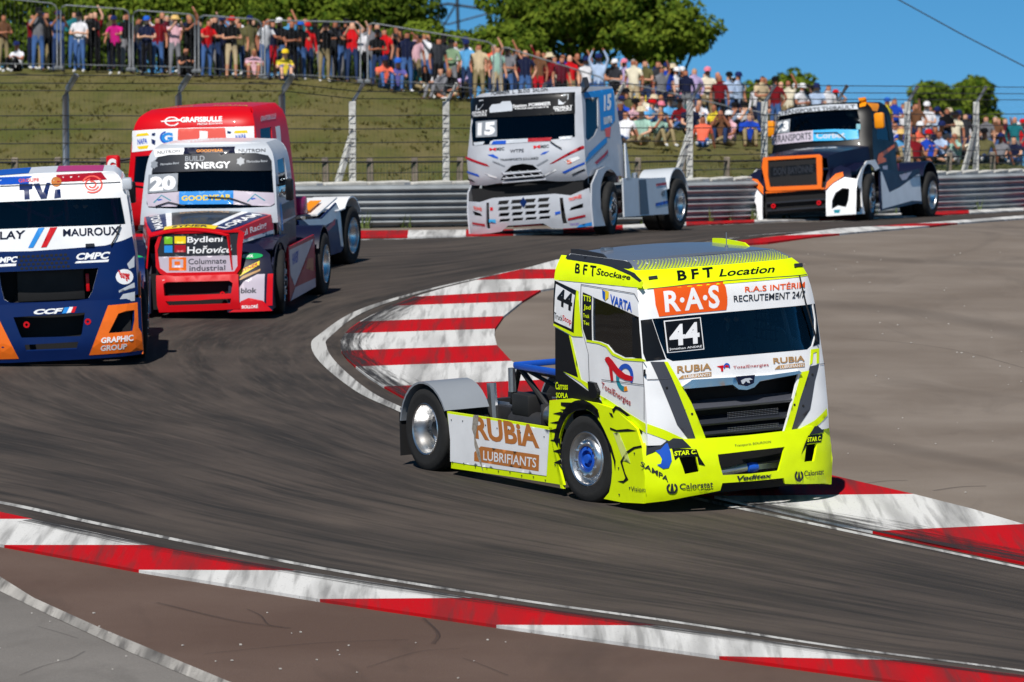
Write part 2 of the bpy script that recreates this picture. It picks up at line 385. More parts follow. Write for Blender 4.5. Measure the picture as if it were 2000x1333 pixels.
# ------------------------------------------------------------------ ground materials
def surface_mat(name, base, dark, light, kind):
    m = bpy.data.materials.new(name); m.use_nodes = True; MATS[name] = m
    N = m.node_tree.nodes; L = m.node_tree.links; b = N['Principled BSDF']
    tc = N.new('ShaderNodeTexCoord'); uv = N.new('ShaderNodeUVMap')
    def noi(scale, vec, detail=5, rough=.55, dist=0):
        n = N.new('ShaderNodeTexNoise'); n.inputs['Scale'].default_value = scale; n.inputs['Detail'].default_value = detail
        n.inputs['Roughness'].default_value = rough; n.inputs['Distortion'].default_value = dist
        L.new(vec, n.inputs['Vector']); return n.outputs['Fac']
    def mp(vec, sc, rot=0):
        q = N.new('ShaderNodeMapping'); q.inputs['Scale'].default_value = sc; q.inputs['Rotation'].default_value = (0, 0, rot); L.new(vec, q.inputs['Vector']); return q.outputs[0]
    def rng(f, a, b_, c=0, d=1):
        q = N.new('ShaderNodeMapRange'); q.inputs[1].default_value = a; q.inputs[2].default_value = b_; q.inputs[3].default_value = c; q.inputs[4].default_value = d
        L.new(f, q.inputs[0]); return q.outputs[0]
    def mix(f, a, b_):
        q = N.new('ShaderNodeMix'); q.data_type = 'RGBA'
        if isinstance(f, float): q.inputs[0].default_value = f
        else: L.new(f, q.inputs[0])
        for i, v in ((6, a), (7, b_)):
            if isinstance(v, tuple): q.inputs[i].default_value = (*v, 1)
            else: L.new(v, q.inputs[i])
        return q.outputs[2]
    obj = tc.outputs['Object']
    col = mix(rng(noi(.35, obj, 4), .35, .68), base, light)
    if kind == 'track':
        st = noi(1.0, mp(uv.outputs[0], (.10, 5.0, 1)), 6, .62, .05); st2 = noi(1.0, mp(uv.outputs[0], (.22, 26.0, 1)), 4, .6, .03)
        col = mix(rng(st, .42, .66, 0, .75), col, dark); col = mix(rng(st2, .46, .66, 0, .85), col, dark)
        st3 = noi(1.0, mp(uv.outputs[0], (.35, 60.0, 1), .004), 2, .5); col = mix(rng(st3, .56, .72, 0, .6), col, light)
        st4 = noi(1.0, mp(uv.outputs[0], (.5, 150.0, 1), -.003), 2, .5); col = mix(rng(st4, .55, .7, 0, .45), col, light)
    if kind in ('runoff', 'inner'):
        sw = noi(.22, mp(obj, (1.6, .55, 1), .5), 6, .62, 2.2); col = mix(rng(sw, .53, .70, 0, .38), col, dark)
        sk = N.new('ShaderNodeTexWave'); sk.wave_type = 'RINGS'; sk.inputs['Scale'].default_value = .045; sk.inputs['Distortion'].default_value = 14; sk.inputs['Detail'].default_value = 3; sk.inputs['Detail Scale'].default_value = .6
        L.new(mp(obj, (1, .45, 1), .3), sk.inputs['Vector']); col = mix(rng(sk.outputs['Fac'], .96, 1.0, 0, .4), col, dark)
        lt = noi(.6, mp(obj, (1.0, .18, 1), -.4), 5, .6, 1.2); col = mix(rng(lt, .58, .76, 0, .55), col, light)
    gr = noi(55, obj, 3, .7); col = mix(rng(gr, .35, .75, 0, .45), col, tuple(v * .55 for v in base))
    sp = N.new('ShaderNodeTexVoronoi'); sp.inputs['Scale'].default_value = 26; L.new(obj, sp.inputs['Vector'])
    L.new(col, b.inputs['Base Color']); b.inputs['Roughness'].default_value = .82; b.inputs['Specular IOR Level'].default_value = .25
    bp = N.new('ShaderNodeBump'); bp.inputs['Strength'].default_value = .5; bp.inputs['Distance'].default_value = .012
    L.new(gr, bp.inputs['Height']); L.new(bp.outputs[0], b.inputs['Normal']); return m
M['track'] = surface_mat('track_asphalt', (.066, .054, .047), (.022, .021, .020), (.105, .084, .070), 'track')
M['inner'] = surface_mat('infield_asphalt', (.185, .150, .122), (.095, .078, .066), (.26, .22, .185), 'inner')
M['brown'] = surface_mat('brown_runoff_asphalt', (.108, .068, .052), (.045, .033, .027), (.145, .098, .078), 'runoff')
M['concrete'] = surface_mat('grey_runoff_concrete', (.165, .152, .140), (.07, .064, .06), (.22, .205, .19), 'runoff')
def kerb_paint(name, rgb, wear):
    m = bpy.data.materials.new(name); m.use_nodes = True; MATS[name] = m
    N = m.node_tree.nodes; L = m.node_tree.links; b = N['Principled BSDF']; tc = N.new('ShaderNodeTexCoord')
    def layer(col, scale, sc, rot, lo, hi, amt, dk, dist=0):
        q = N.new('ShaderNodeMapping'); q.inputs['Scale'].default_value = sc; q.inputs['Rotation'].default_value = (0, 0, rot); L.new(tc.outputs['Object'], q.inputs['Vector'])
        n = N.new('ShaderNodeTexNoise'); n.inputs['Scale'].default_value = scale; n.inputs['Detail'].default_value = 5; n.inputs['Distortion'].default_value = dist; L.new(q.outputs[0], n.inputs['Vector'])
        r = N.new('ShaderNodeMapRange'); r.inputs[1].default_value = lo; r.inputs[2].default_value = hi; r.inputs[4].default_value = amt; L.new(n.outputs['Fac'], r.inputs[0])
        x = N.new('ShaderNodeMix'); x.data_type = 'RGBA'; L.new(r.outputs[0], x.inputs[0]); L.new(col, x.inputs[6]); x.inputs[7].default_value = (*dk, 1); return x.outputs[2]
    c0 = N.new('ShaderNodeRGB'); c0.outputs[0].default_value = (*rgb, 1)
    c = layer(c0.outputs[0], 1, (2.2, .12, 1), -.14, .46, .64, wear, (.03, .028, .028), .4)
    c = layer(c, 1, (9, .35, 1), -.2, .50, .66, wear, (.04, .036, .036), .2)
    c = layer(c, 30, (1, 1, 1), 0, .62, .7, .5, (.07, .06, .055))
    L.new(c, b.inputs['Base Color']); b.inputs['Roughness'].default_value = .75; b.inputs['Specular IOR Level'].default_value = .12
    return m
M['kwhite'] = kerb_paint('kerb_white_paint', (.66, .66, .65), .42); M['kred'] = kerb_paint('kerb_red_paint', (.48, .004, .008), .45)
M['line'] = kerb_paint('line_white_paint', (.50, .50, .49), .8); M['wideline'] = kerb_paint('worn_wide_line_paint', (.46, .44, .41), .7)
def grass_mat(name):
    m = bpy.data.materials.new(name); m.use_nodes = True; MATS[name] = m
    N = m.node_tree.nodes; L = m.node_tree.links; b = N['Principled BSDF']; tc = N.new('ShaderNodeTexCoord')
    def noi(s, sc=(1, 1, 1), d=5):
        q = N.new('ShaderNodeMapping'); q.inputs['Scale'].default_value = sc; L.new(tc.outputs['Object'], q.inputs['Vector'])
        n = N.new('ShaderNodeTexNoise'); n.inputs['Scale'].default_value = s; n.inputs['Detail'].default_value = d; n.inputs['Roughness'].default_value = .62; L.new(q.outputs[0], n.inputs['Vector']); return n.outputs['Fac']
    def mix(f, lo, hi, a, b_, amt=1):
        r = N.new('ShaderNodeMapRange'); r.inputs[1].default_value = lo; r.inputs[2].default_value = hi; r.inputs[4].default_value = amt; L.new(f, r.inputs[0])
        q = N.new('ShaderNodeMix'); q.data_type = 'RGBA'; L.new(r.outputs[0], q.inputs[0])
        for i, v in ((6, a), (7, b_)):
            if isinstance(v, tuple): q.inputs[i].default_value = (*v, 1)
            else: L.new(v, q.inputs[i])
        return q.outputs[2]
    c = mix(noi(.3, (1, .22, 1)), .38, .62, (.098, .108, .025), (.155, .132, .047))
    c = mix(noi(1.1, (1, .2, 1)), .45, .70, c, (.185, .155, .068), .8); c = mix(noi(2.6, (1, .22, 1)), .5, .72, c, (.07, .08, .02), .6)
    c = mix(noi(14), .4, .75, c, (.075, .07, .025), .35)
    L.new(c, b.inputs['Base Color']); b.inputs['Roughness'].default_value = .95; b.inputs['Specular IOR Level'].default_value = .1
    bp = N.new('ShaderNodeBump'); bp.inputs['Strength'].default_value = .4; bp.inputs['Distance'].default_value = .05; L.new(noi(6), bp.inputs['Height']); L.new(bp.outputs[0], b.inputs['Normal'])
    return m
M['grass'] = grass_mat('dry_grass')

# ------------------------------------------------------------------ terrain and paved sheets (plane coordinates, tilted as objects)
xs = [-1800, -700, -300, -140, -80] + [-60 + i * 1.25 for i in range(97)] + [80, 140, 300, 700, 1800]
ys = [-300, -100, -20, 60, 90] + [92 + i * 1.1 for i in range(94)] + [198, 215, 240, 300, 400, 700, 1400, 3000]
V = [(x, y, terrain(x, y) + (.07 * noise.noise((x * .5, y * .22, 3)) + .03 * noise.noise((x * 1.7, y * .8, 1)) if y > lerp(EDGE, x) + 1 and y < 190 else 0)) for y in ys for x in xs]
nx = len(xs)
F = [(j * nx + i, j * nx + i + 1, (j + 1) * nx + i + 1, (j + 1) * nx + i) for j in range(len(ys) - 1) for i in range(nx - 1)]
tag(new_obj('ground', V, F, 'grass', None, True, TILT), kind='structure')
def flat(name, pts, z, m, kind='structure', step=None, zf=None):
    P, F = tri2d(pts, (), step)
    F = [f if (P[f[1]][0] - P[f[0]][0]) * (P[f[2]][1] - P[f[0]][1]) - (P[f[1]][1] - P[f[0]][1]) * (P[f[2]][0] - P[f[0]][0]) > 0 else tuple(reversed(f)) for f in F]
    o = new_obj(name, [(x, y, z + drop(y)) for x, y in P], F, m, None, False, TILT)
    return tag(o, kind=kind)
flat('infield_pavement', [(-60, 20), (60, 20), (60, 186)] + [(x, y - .7) for x, y in EDGE[::-1]][1:] , 0, 'inner', step=3.)
def catmull(P, n):
    P = [Vector((p[0], p[1])) for p in P]; Q = [P[0] * 2 - P[1]] + P + [P[-1] * 2 - P[-2]]; out = []
    for i in range(1, len(Q) - 2):
        for k in range(n):
            t = k / n; a, b, c, d = Q[i - 1:i + 3]
            out.append(.5 * ((2 * b) + (c - a) * t + (2 * a - 5 * b + 4 * c - d) * t * t + (3 * b - a - 3 * c + d) * t ** 3))
    out.append(P[-1]); return out
INNER = [(17.87,146.52),(11.01,126.32),(6.27,113.3),(2.73,104.45),(0.75,101.25),(-1.08,96.53),(-2.26,91.85),(-2.71,87.35),(-2.73,85.58),(-2.49,82.87),(-1.95,79.04),(-1.43,76.65),(-0.64,73.42),(0.61,69.83),(1.77,67.29),(2.74,65.3),(3.87,63.11),(5.29,60.4),(6.59,57.83),(8.16,54.71)]
OUTER = [(19.09,156.52),(11.65,133.69),(6.93,122.38),(3.04,116.17),(0.0,109.36),(-2.25,107.37)] + [(-7.8, 106), (-11.8, 99), (-14, 89), (-13.5, 80), (-10.5, 72.5), (-7.8, 68.6)] + [(-5.77,65.94),(-4.48,63.89),(-2.12,60.4),(0.0,57.83),(1.48,56.28),(3.1,54.44),(4.65,52.96),(6.68,50.74)]
CI = catmull(INNER, 10); CO = catmull(OUTER, 10)
def strip(name, t0, t1, nt, z, m, i0=0, i1=None):
    i1 = i1 or len(CI); V = []; UV = []; s = 0
    ts = [t0 + (t1 - t0) * k / nt for k in range(nt + 1)]
    for i in range(i0, i1):
        if i > i0: s += ((CI[i] - CI[i - 1]).length + (CO[i] - CO[i - 1]).length) / 2
        for t in ts:
            p = CI[i].lerp(CO[i], t); V.append((p.x, p.y, z + drop(p.y))); UV.append((s, t))
    n = nt + 1
    F = [(j * n + k, (j + 1) * n + k, (j + 1) * n + k + 1, j * n + k + 1) for j in range(i1 - i0 - 1) for k in range(nt)]
    o = new_obj(name, V, F, m, None, False, TILT); uv = o.data.uv_layers.new(name='UVMap')
    for l in o.data.loops: uv.data[l.index].uv = UV[l.vertex_index]
    me = o.data
    if me.polygons[0].normal.z < 0: me.flip_normals()
    return tag(o, kind='structure')
strip('race_track', -.09, 1.06, 24, .006, 'track')
strip('track_edge_line', -.002, .018, 1, .011, 'line'); o = strip('outer_edge_line', .982, .998, 1, .011, 'line')
flat('outer_runoff_pavement', [(-10.91,73.42),(-7.77,68.33),(-5.66,64.64),(-3.8,61.92),(-2.09,59.66),(0.0,57.23),(1.94,55.22),(3.74,53.22),(6.63,50.33),(8.13,48.71)] + [(40, 25), (-40, 25), (-40, 60)], .003, 'brown')
flat('runoff_concrete_pavement', [(-7.57,66.53),(-5.18,59.06),(-4.48,56.71),(-3.57,54.27),(-2.69,52.4),(-1.3,49.26)] + [(2, 25), (-40, 25), (-40, 60)], .007, 'concrete')
flat('runoff_boundary_line', [(-7.65,67.29),(-5.22,59.62),(-4.75,58.02),(-3.92,55.81),(-2.55,52.4),(-1.17,49.26),(-1.38,49.26),(-2.81,52.4),(-3.57,54.27),(-4.48,56.71),(-5.13,58.52),(-7.49,65.79)], .011, 'wideline')

def kerb(name, label, blocks, h=.035):
    r = tag(empty(name, TILT), label, 'kerb')
    for col, poly in blocks:
        a = sum(p[0] * q[1] - q[0] * p[1] for p, q in zip(poly, poly[1:] + poly[:1]))
        mb = MB().prism(poly if a > 0 else poly[::-1], -.02, h, 'z'); mb.v = [(x, y, z + drop(y)) for x, y, z in mb.v]
        fix_normals(mb.build('kerb_block', 'kred' if col else 'kwhite', r))
    return r
kerb('apex_kerb', 'wide red and white striped kerb round the inside of the hairpin', [
 (0, [(0.75,101.82),(0.17,99.77),(0.96,99.77),(0.98,102.29)]), (1, [(0.17,99.77),(-0.22,98.67),(-0.59,97.48),(0.94,97.8),(0.96,99.77)]),
 (0, [(-0.59,97.48),(-1.09,95.91),(-1.56,94.09),(0.47,95.4),(0.92,96.32),(0.94,97.8)]), (1, [(-1.56,94.09),(-1.89,92.33),(0.16,93.2),(0.47,95.4)]),
 (0, [(-1.89,92.33),(-2.14,90.82),(-2.33,89.46),(-0.13,90.45),(0.16,93.2)]), (1, [(-2.33,89.46),(-2.43,88.39),(-2.49,87.43),(-0.26,88.21),(-0.13,90.45)]),
 (0, [(-2.49,87.43),(-2.52,86.25),(-2.46,84.61),(-0.22,85.5),(-0.26,87.09),(-0.26,88.21)]), (1, [(-2.46,84.61),(-2.34,83.34),(-2.19,82.18),(-0.01,83.03),(-0.22,85.5)]),
 (0, [(-2.19,82.18),(-1.97,80.69),(-1.73,79.32),(0.39,80.25),(0.14,82.11),(-0.01,83.03)]), (1, [(-1.73,79.32),(-1.28,77.05),(0.81,77.59),(0.39,80.25)]),
 (0, [(-1.28,77.05),(-0.65,74.16),(1.3,74.53),(0.81,77.59)]), (1, [(-0.65,74.16),(0.06,71.64),(1.89,72.11),(1.3,74.53)]), (0, [(0.06,71.64),(1.09,69.13),(2.7,70.05),(1.89,72.11)]),
 (1, [(1.09,69.13),(2.3,66.53),(4.58,66.73),(3.68,68.8),(2.7,70.05)]), (0, [(2.3,66.53),(2.86,65.4),(3.9,63.25),(5.59,63.89),(5.14,65.3),(4.58,66.73)]),
 (1, [(3.9,63.25),(5.31,60.56),(6.9,61.02),(5.59,63.89)]), (0, [(5.31,60.56),(6.61,58.02),(8.16,58.21),(6.9,61.02)])])
kerb('exit_kerb', 'red and white kerb slanting across the bottom foreground', [
 (0, [(-8.62,69.4),(-6.71,66.63),(-8.92,67.03),(-11.1,70.5)]), (1, [(-6.71,66.63),(-5.27,64.35),(-6.99,64.35),(-8.9,66.88)]), (0, [(-5.27,64.35),(-3.82,62.05),(-5.39,62.05),(-6.99,64.35)]), (1, [(-3.82,62.05),(-2.2,59.95),(-3.83,59.99),(-5.39,62.05)]),
 (0, [(-2.2,59.95),(-0.38,57.83),(-1.9,57.75),(-3.83,59.99)]), (1, [(-0.38,57.83),(1.42,55.85),(-0.15,55.89),(-1.9,57.75)]),
 (0, [(1.42,55.85),(3.59,53.54),(1.91,53.8),(-0.15,55.89)]), (1, [(3.59,53.54),(5.99,51.33),(4.08,51.66),(1.91,53.8)]), (0, [(5.99,51.33),(8.22,49.26),(6.49,49.26),(4.08,51.66)])])
kerb('entry_kerb', 'thin red and white kerb along the far infield edge on the right', [
 (1, [(1.34,102.76),(3.32,105.68),(3.68,105.43),(1.78,102.29)]), (0, [(2.64,104.57),(4.08,106.46),(4.05,105.68),(2.81,103.96)]),
 (1, [(4.08,106.46),(4.99,108.11),(6.08,109.06),(4.62,106.06),(3.95,105.43)]), (0, [(4.99,108.11),(6.27,113.3),(7.03,115.2),(8.22,115.68),(6.08,109.06)]),
 (1, [(7.03,115.2),(8.14,118.17),(9.0,118.68),(8.22,115.68)]), (0, [(8.14,118.17),(11.06,126.9),(11.67,126.32),(9.0,118.68)]), (1, [(11.06,126.9),(16.08,141.98),(16.53,140.52),(11.67,126.32)])])
blk = []
A_ = [(-4.42,110.12),(-3.01,111.46),(-0.88,112.37),(0.99,113.76),(3.56,120.24),(6.64,126.9),(9.14,131.14),(12.06,138.4),(17.24,152.19)]; B_ = [(-4.11,107.2),(-2.91,107.54),(-0.85,108.11),(0.96,110.12),(3.46,116.66),(6.43,122.93),(8.85,126.9),(11.65,133.69),(16.51,145.74)]
CA, CB = catmull(A_, 6), catmull(B_, 6)
for i in range(0, len(CA) - 6, 3):
    j = i + 3; blk.append(((i // 3) % 2 == 0, [tuple(CA[i]), tuple(CB[i]), tuple(CB[i + 1]), tuple(CB[i + 2]), tuple(CB[j]), tuple(CA[j]), tuple(CA[i + 2]), tuple(CA[i + 1])]))
kerb('barrier_kerb', 'low red and white kerb at the foot of the steel guard rail', blk, .03)

# rubber laid over the track side of the kerbs
def mark_mat(name, amt):
    m = bpy.data.materials.new(name); m.use_nodes = True; N = m.node_tree.nodes; L = m.node_tree.links; b = N['Principled BSDF']
    b.inputs['Base Color'].default_value = (.018, .016, .017, 1); b.inputs['Roughness'].default_value = .8
    uv = N.new('ShaderNodeUVMap'); mp = N.new('ShaderNodeMapping'); mp.inputs['Scale'].default_value = (.5, 9, 1); L.new(uv.outputs[0], mp.inputs[0])
    n = N.new('ShaderNodeTexNoise'); n.inputs['Scale'].default_value = 1; n.inputs['Detail'].default_value = 6; n.inputs['Roughness'].default_value = .7; L.new(mp.outputs[0], n.inputs[0])
    sx = N.new('ShaderNodeSeparateXYZ'); L.new(uv.outputs[0], sx.inputs[0])
    w = N.new('ShaderNodeMapRange'); w.inputs[1].default_value = 0; w.inputs[2].default_value = 1; w.inputs[3].default_value = .72; w.inputs[4].default_value = .28; L.new(sx.outputs[1], w.inputs[0])
    s_ = N.new('ShaderNodeMath'); s_.operation = 'SUBTRACT'; L.new(n.outputs['Fac'], s_.inputs[0]); L.new(w.outputs[0], s_.inputs[1])
    r = N.new('ShaderNodeMapRange'); r.inputs[1].default_value = -.02; r.inputs[2].default_value = .22; r.inputs[4].default_value = amt; L.new(s_.outputs[0], r.inputs[0]); L.new(r.outputs[0], b.inputs['Alpha']); return m
M['mark'] = mark_mat('tyre_rubber_mark', .85); M['faintmark'] = mark_mat('faint_skid_rubber', .38)
def rubber(name, outer, inner, z=.038, m='mark'):
    A, B = catmull(outer, 8), catmull(inner, 8); V = []; UV = []; s = 0
    for i, (a, b) in enumerate(zip(A, B)):
        if i: s += (a - A[i - 1]).length
        for k in range(4): p = a.lerp(b, k / 3); V.append((p.x, p.y, z)); UV.append((s, 1 - k / 3))
    F = [(j * 4 + k, j * 4 + k + 1, j * 4 + k + 5, j * 4 + k + 4) for j in range(len(A) - 1) for k in range(3)]
    o = new_obj(name, V, F, m, None, False, TILT); u = o.data.uv_layers.new(name='UVMap')
    for l in o.data.loops: u.data[l.index].uv = UV[l.vertex_index]
    if o.data.polygons[0].normal.z < 0: o.data.flip_normals()
    return tag(o, kind='structure')
rubber('apex_rubber_marks', [(-1.52,94.19),(-2.07,91.2),(-2.48,87.52),(-2.46,84.61),(-2.17,82.11),(-1.71,79.25),(-1.28,77.12)], [(-1.06,93.49),(-1.49,90.09),(-1.82,87.09),(-1.7,84.45),(-1.43,82.11),(-0.97,79.46),(-0.57,77.25)])
rubber('exit_rubber_marks', [(2.54,65.94),(3.17,64.68),(3.9,63.25),(4.61,61.88),(5.31,60.6),(6.62,58.09)], [(3.24,66.03),(3.94,65.16),(4.66,64.12),(5.29,62.89),(6.03,61.45),(7.26,59.18)])
rubber('near_kerb_rubber_marks', [(-5.27,64.35),(-3.82,62.05),(-2.2,59.95),(-0.38,57.83),(1.42,55.85),(3.59,53.54),(5.99,51.33)], [(-5.59,63.89),(-4.26,61.96),(-2.68,59.87),(-0.86,57.68),(0.93,55.74),(3.05,53.54),(5.41,51.39)])
def skid(name, pts, w, z):
    C_ = [Vector(p) for p in pts]; A = []; B = []
    for i, p in enumerate(C_):
        d = (C_[min(i + 1, len(C_) - 1)] - C_[max(i - 1, 0)]).normalized(); n = Vector((-d.y, d.x)) * w / 2; A.append(p + n); B.append(p - n)
    rubber(name, A, B, z, 'faintmark')
for P_, w_ in (([(4.89,67.29),(5.21,67.65),(5.51,67.75)], .16), ([(4.11,68.01),(4.39,68.27),(4.63,68.33)], .12), ([(4.87,87.09),(5.72,86.25),(6.51,84.77),(7.18,82.26)], .06)): skid('skid_mark', P_, w_, .005)
for P_, w_ in (([(-4.44,52.74),(-4.26,53.35),(-4.06,53.77),(-3.96,54.27)], .05), ([(-4.56,55.96),(-4.28,55.46),(-4.11,55.12)], .04), ([(-2.61,57.19),(-2.46,56.71),(-2.36,56.1),(-2.21,55.89)], .06), ([(-2.85,54.1),(-2.29,54.5),(-1.73,54.84),(-0.97,55.05)], .06), ([(-0.47,53.84),(-0.28,53.38),(-0.05,52.74)], .05), ([(-1.31,53.25),(-0.86,54.24),(-0.48,54.44)], .05), ([(-3.54,57.64),(-2.72,56.35),(-2.15,55.81)], .12), ([(-0.89,56.53),(-0.73,55.46),(-0.77,54.77)], .10)): skid('skid_mark', P_, w_, .0125)
# ------------------------------------------------------------------ guard rail
RAIL = [(-30, 93.2), (-20, 102.2), (-13, 108.6), (-8, 112.4), (-4.2, 114.3), (-1, 116.4), (3.5, 120.1), (6.6, 126.1), (10.5, 134.1), (14.5, 142.5), (20, 151), (34, 164)]
CR = catmull(RAIL, 24)
def along(path, step):
    out = [path[0]]; acc = 0
    for a, b in zip(path, path[1:]):
        L_ = (b - a).length; d = step - acc
        while d <= L_: out.append(a.lerp(b, d / L_)); d += step
        acc = (acc + L_) % step
    return out
RP = along(CR, 1.0)
gr_ = tag(empty('guard_rail', TILT), 'galvanised corrugated steel guard rail of three beams behind the far track edge', 'barrier')
M['rail'] = mat('weathered_galvanised', (.36, .39, .41), .5, .1, var=.35, vscale=1.2)
prof = [(.00, 0), (.02, .0), (.065, .10), (.085, .115), (.10, .10), (.135, .012), (.155, .012), (.185, .10), (.205, .115), (.225, .10), (.265, 0), (.285, 0)]
for s0 in range(0, len(RP) - 5, 4):
    seg = RP[s0:s0 + 5]
    for row in range(3):
        V = []; F = []
        for i, p in enumerate(seg):
            d = (seg[min(i + 1, 4)] - seg[max(i - 1, 0)]).normalized(); n = Vector((d.y, -d.x))
            if n.y > 0: n = -n
            for zz, dep in prof: V.append((p.x + n.x * (dep + .03 + .004 * (i == 4)), p.y + n.y * (dep + .03 + .004 * (i == 4)), .04 + row * .268 + zz * .95 + drop(p.y)))
        k = len(prof)
        for i in range(4):
            for j in range(k - 1): F.append((i * k + j, (i + 1) * k + j, (i + 1) * k + j + 1, i * k + j + 1))
        new_obj('beam', V, F, 'rail', gr_, False)
for i in range(0, len(RP), 2):
    p = RP[i]; MB().box((p.x, p.y + .06, .42 + drop(p.y)), (.12, .1, .92)).build('post', 'steel', gr_)
# pale kerbstones set along the top of the bank edge right behind the rail
M['palestone'] = mat('pale_concrete', (.60, .59, .55), .85, var=.3, vscale=5, bump=.4)
wl_ = tag(empty('edging_wall', TILT), 'row of pale concrete edging blocks right behind the guard rail', 'wall')
for i in range(8, len(RP) - 14):
    p, q = RP[i], RP[i + 1]; d = q - p; c = (p + q) / 2
    MB().box((c.x, c.y + .5, .40 + drop(c.y)), (d.length * .96, .28, .95 + .03 * rnd.random()), Matrix.Rotation(math.atan2(d.y, d.x), 3, 'Z'), .02).build('block', 'palestone', wl_)

# ------------------------------------------------------------------ catch fence on concrete and steel posts
M['postwhite'] = mat('white_concrete_post', (.58, .58, .55), .85, var=.35, vscale=9, bump=.5)
M['cable'] = mat('fence_cable', (.045, .045, .05), .6, .3)
cf = tag(empty('catch_fence', TILT), 'tall cable catch fence on white concrete and bent grey posts behind the guard rail', 'fence')
def fpos(px_x):
    best = min(CR, key=lambda q: abs((px_x - 1000) * q.y - 11500 * q.x)); return Vector((best.x, best.y, drop(best.y)))
FP = [(-130, 0), (130, 0), (350, 0), (553, 0), (684, 2), (865, 1), (1040, 1), (1195, 1), (1350, 2), (1492, 1), (1640, 1), (1780, 1), (1908, 2), (2040, 1), (2180, 1)]
tops = []
for px_, kd in FP:
    b = fpos(px_) + Vector((0, .75, 0)); zt = 2.45 if kd else 2.6
    bend = b + Vector((0, 0, zt)); tip = bend + Vector((.22, -.1, .36))
    if kd == 0:
        MB().tube([b, bend - Vector((0, 0, .05)), bend + Vector((.05, -.02, .1)), tip], .065, 8).build('bent_post', 'steel', cf, True)
    else:
        m_ = MB(); m_.box(b + Vector((0, 0, zt / 2)), (.14, .12, zt), None, .015)
        for k in range(14): m_.box(b + Vector((0, -.066, .25 + k * .15)), (.11, .02, .05))
        m_.build('concrete_post', 'postwhite', cf)
        MB().tube([bend - Vector((0, -.06, .25)), bend + Vector((.03, 0, .02)), tip], .045, 6).build('arm', 'postwhite' if px_ % 2 else 'steel', cf)
        if kd == 2:
            m_ = MB(); m_.tube([b + Vector((-.02, 0, 1.75)), b + Vector((-.38, -.25, 0.55)), b + Vector((-.42, -.28, .3))], .07, 4)
            m_.build('brace', 'postwhite', cf)
    tops.append((b, bend, tip))
for k, h in enumerate((.75, 1.05, 1.35, 1.65, 1.92, 2.18)):
    MB().tube([t[0] + Vector((0, -.085, h - (.0 if i % 2 else .012))) for i, t in enumerate(tops)], .010, 5).build('cable', 'cable', cf)
for k, f_ in enumerate((.15, .55, .98)): MB().tube([t[1].lerp(t[2], f_) + Vector((0, -.03, 0)) for t in tops], .009, 5).build('cable', 'cable', cf)
m_ = MB(); zz = .4
for i in range(len(tops) - 1):
    a, b = tops[i], tops[i + 1]; n = int((b[0] - a[0]).length / .1)
    for k in range(n):
        t = k / n; p = a[0].lerp(b[0], t) + Vector((0, -.08, .9)); q = a[1].lerp(b[1], t) + Vector((0, -.05, 0)); r = a[2].lerp(b[2], t)
        w = Vector((.0011, 0, 0)); m_.add([p - w, p + w, q + w, q - w, r + w, r - w], [(0, 1, 2, 3), (3, 2, 4, 5)])
o = m_.build('wire_netting', 'cable', cf); tag(o, kind='stuff')

# ------------------------------------------------------------------ low field fence
ff = tag(empty('field_fence', TILT), 'low wire mesh fence on stubby brown concrete posts at the foot of the bank', 'fence')
M['brownpost'] = mat('brown_concrete', (.26, .215, .17), .9, var=.35, vscale=8, bump=.5)
M['netgreen'] = mat('green_wire', (.06, .10, .05), .6)
LP = []
for px_ in range(-60, 2260, 87):
    q = fpos(px_); D = q.y + 3.2; X = (px_ - 1000) / 11500 * D; LP.append(Vector((X, D, terrain(X, D))))
for p in LP:
    MB().box(p + Vector((0, 0, .62)), (.13, .12, 1.26), Matrix.Rotation(rnd.uniform(-.04, .04), 3, 'Y'), .02).build('post', 'brownpost', ff)
MB().tube([p + Vector((0, -.07, 1.16)) for p in LP], .022, 6).build('top_rail', 'cable', ff)
MB().tube([p + Vector((0, -.07, .62)) for p in LP], .006, 5).build('wire', 'cable', ff)
m_ = MB()
for a, b in zip(LP, LP[1:]):
    n = int((b - a).length / .08)
    for k in range(n):
        p = a.lerp(b, k / n) + Vector((0, -.07, .1)); w = Vector((.0035, 0, 0)); u = Vector((0, 0, 1.06)); m_.add([p - w, p + w, p + u + w, p + u - w], [(0, 1, 2, 3)])
    for k in range(10):
        h = Vector((0, -.072, .14 + k * .105)); u = Vector((0, 0, .005)); m_.add([a + h, b + h, b + h + u, a + h + u], [(0, 1, 2, 3)])
tag(m_.build('mesh_netting', 'netgreen', ff), kind='stuff')

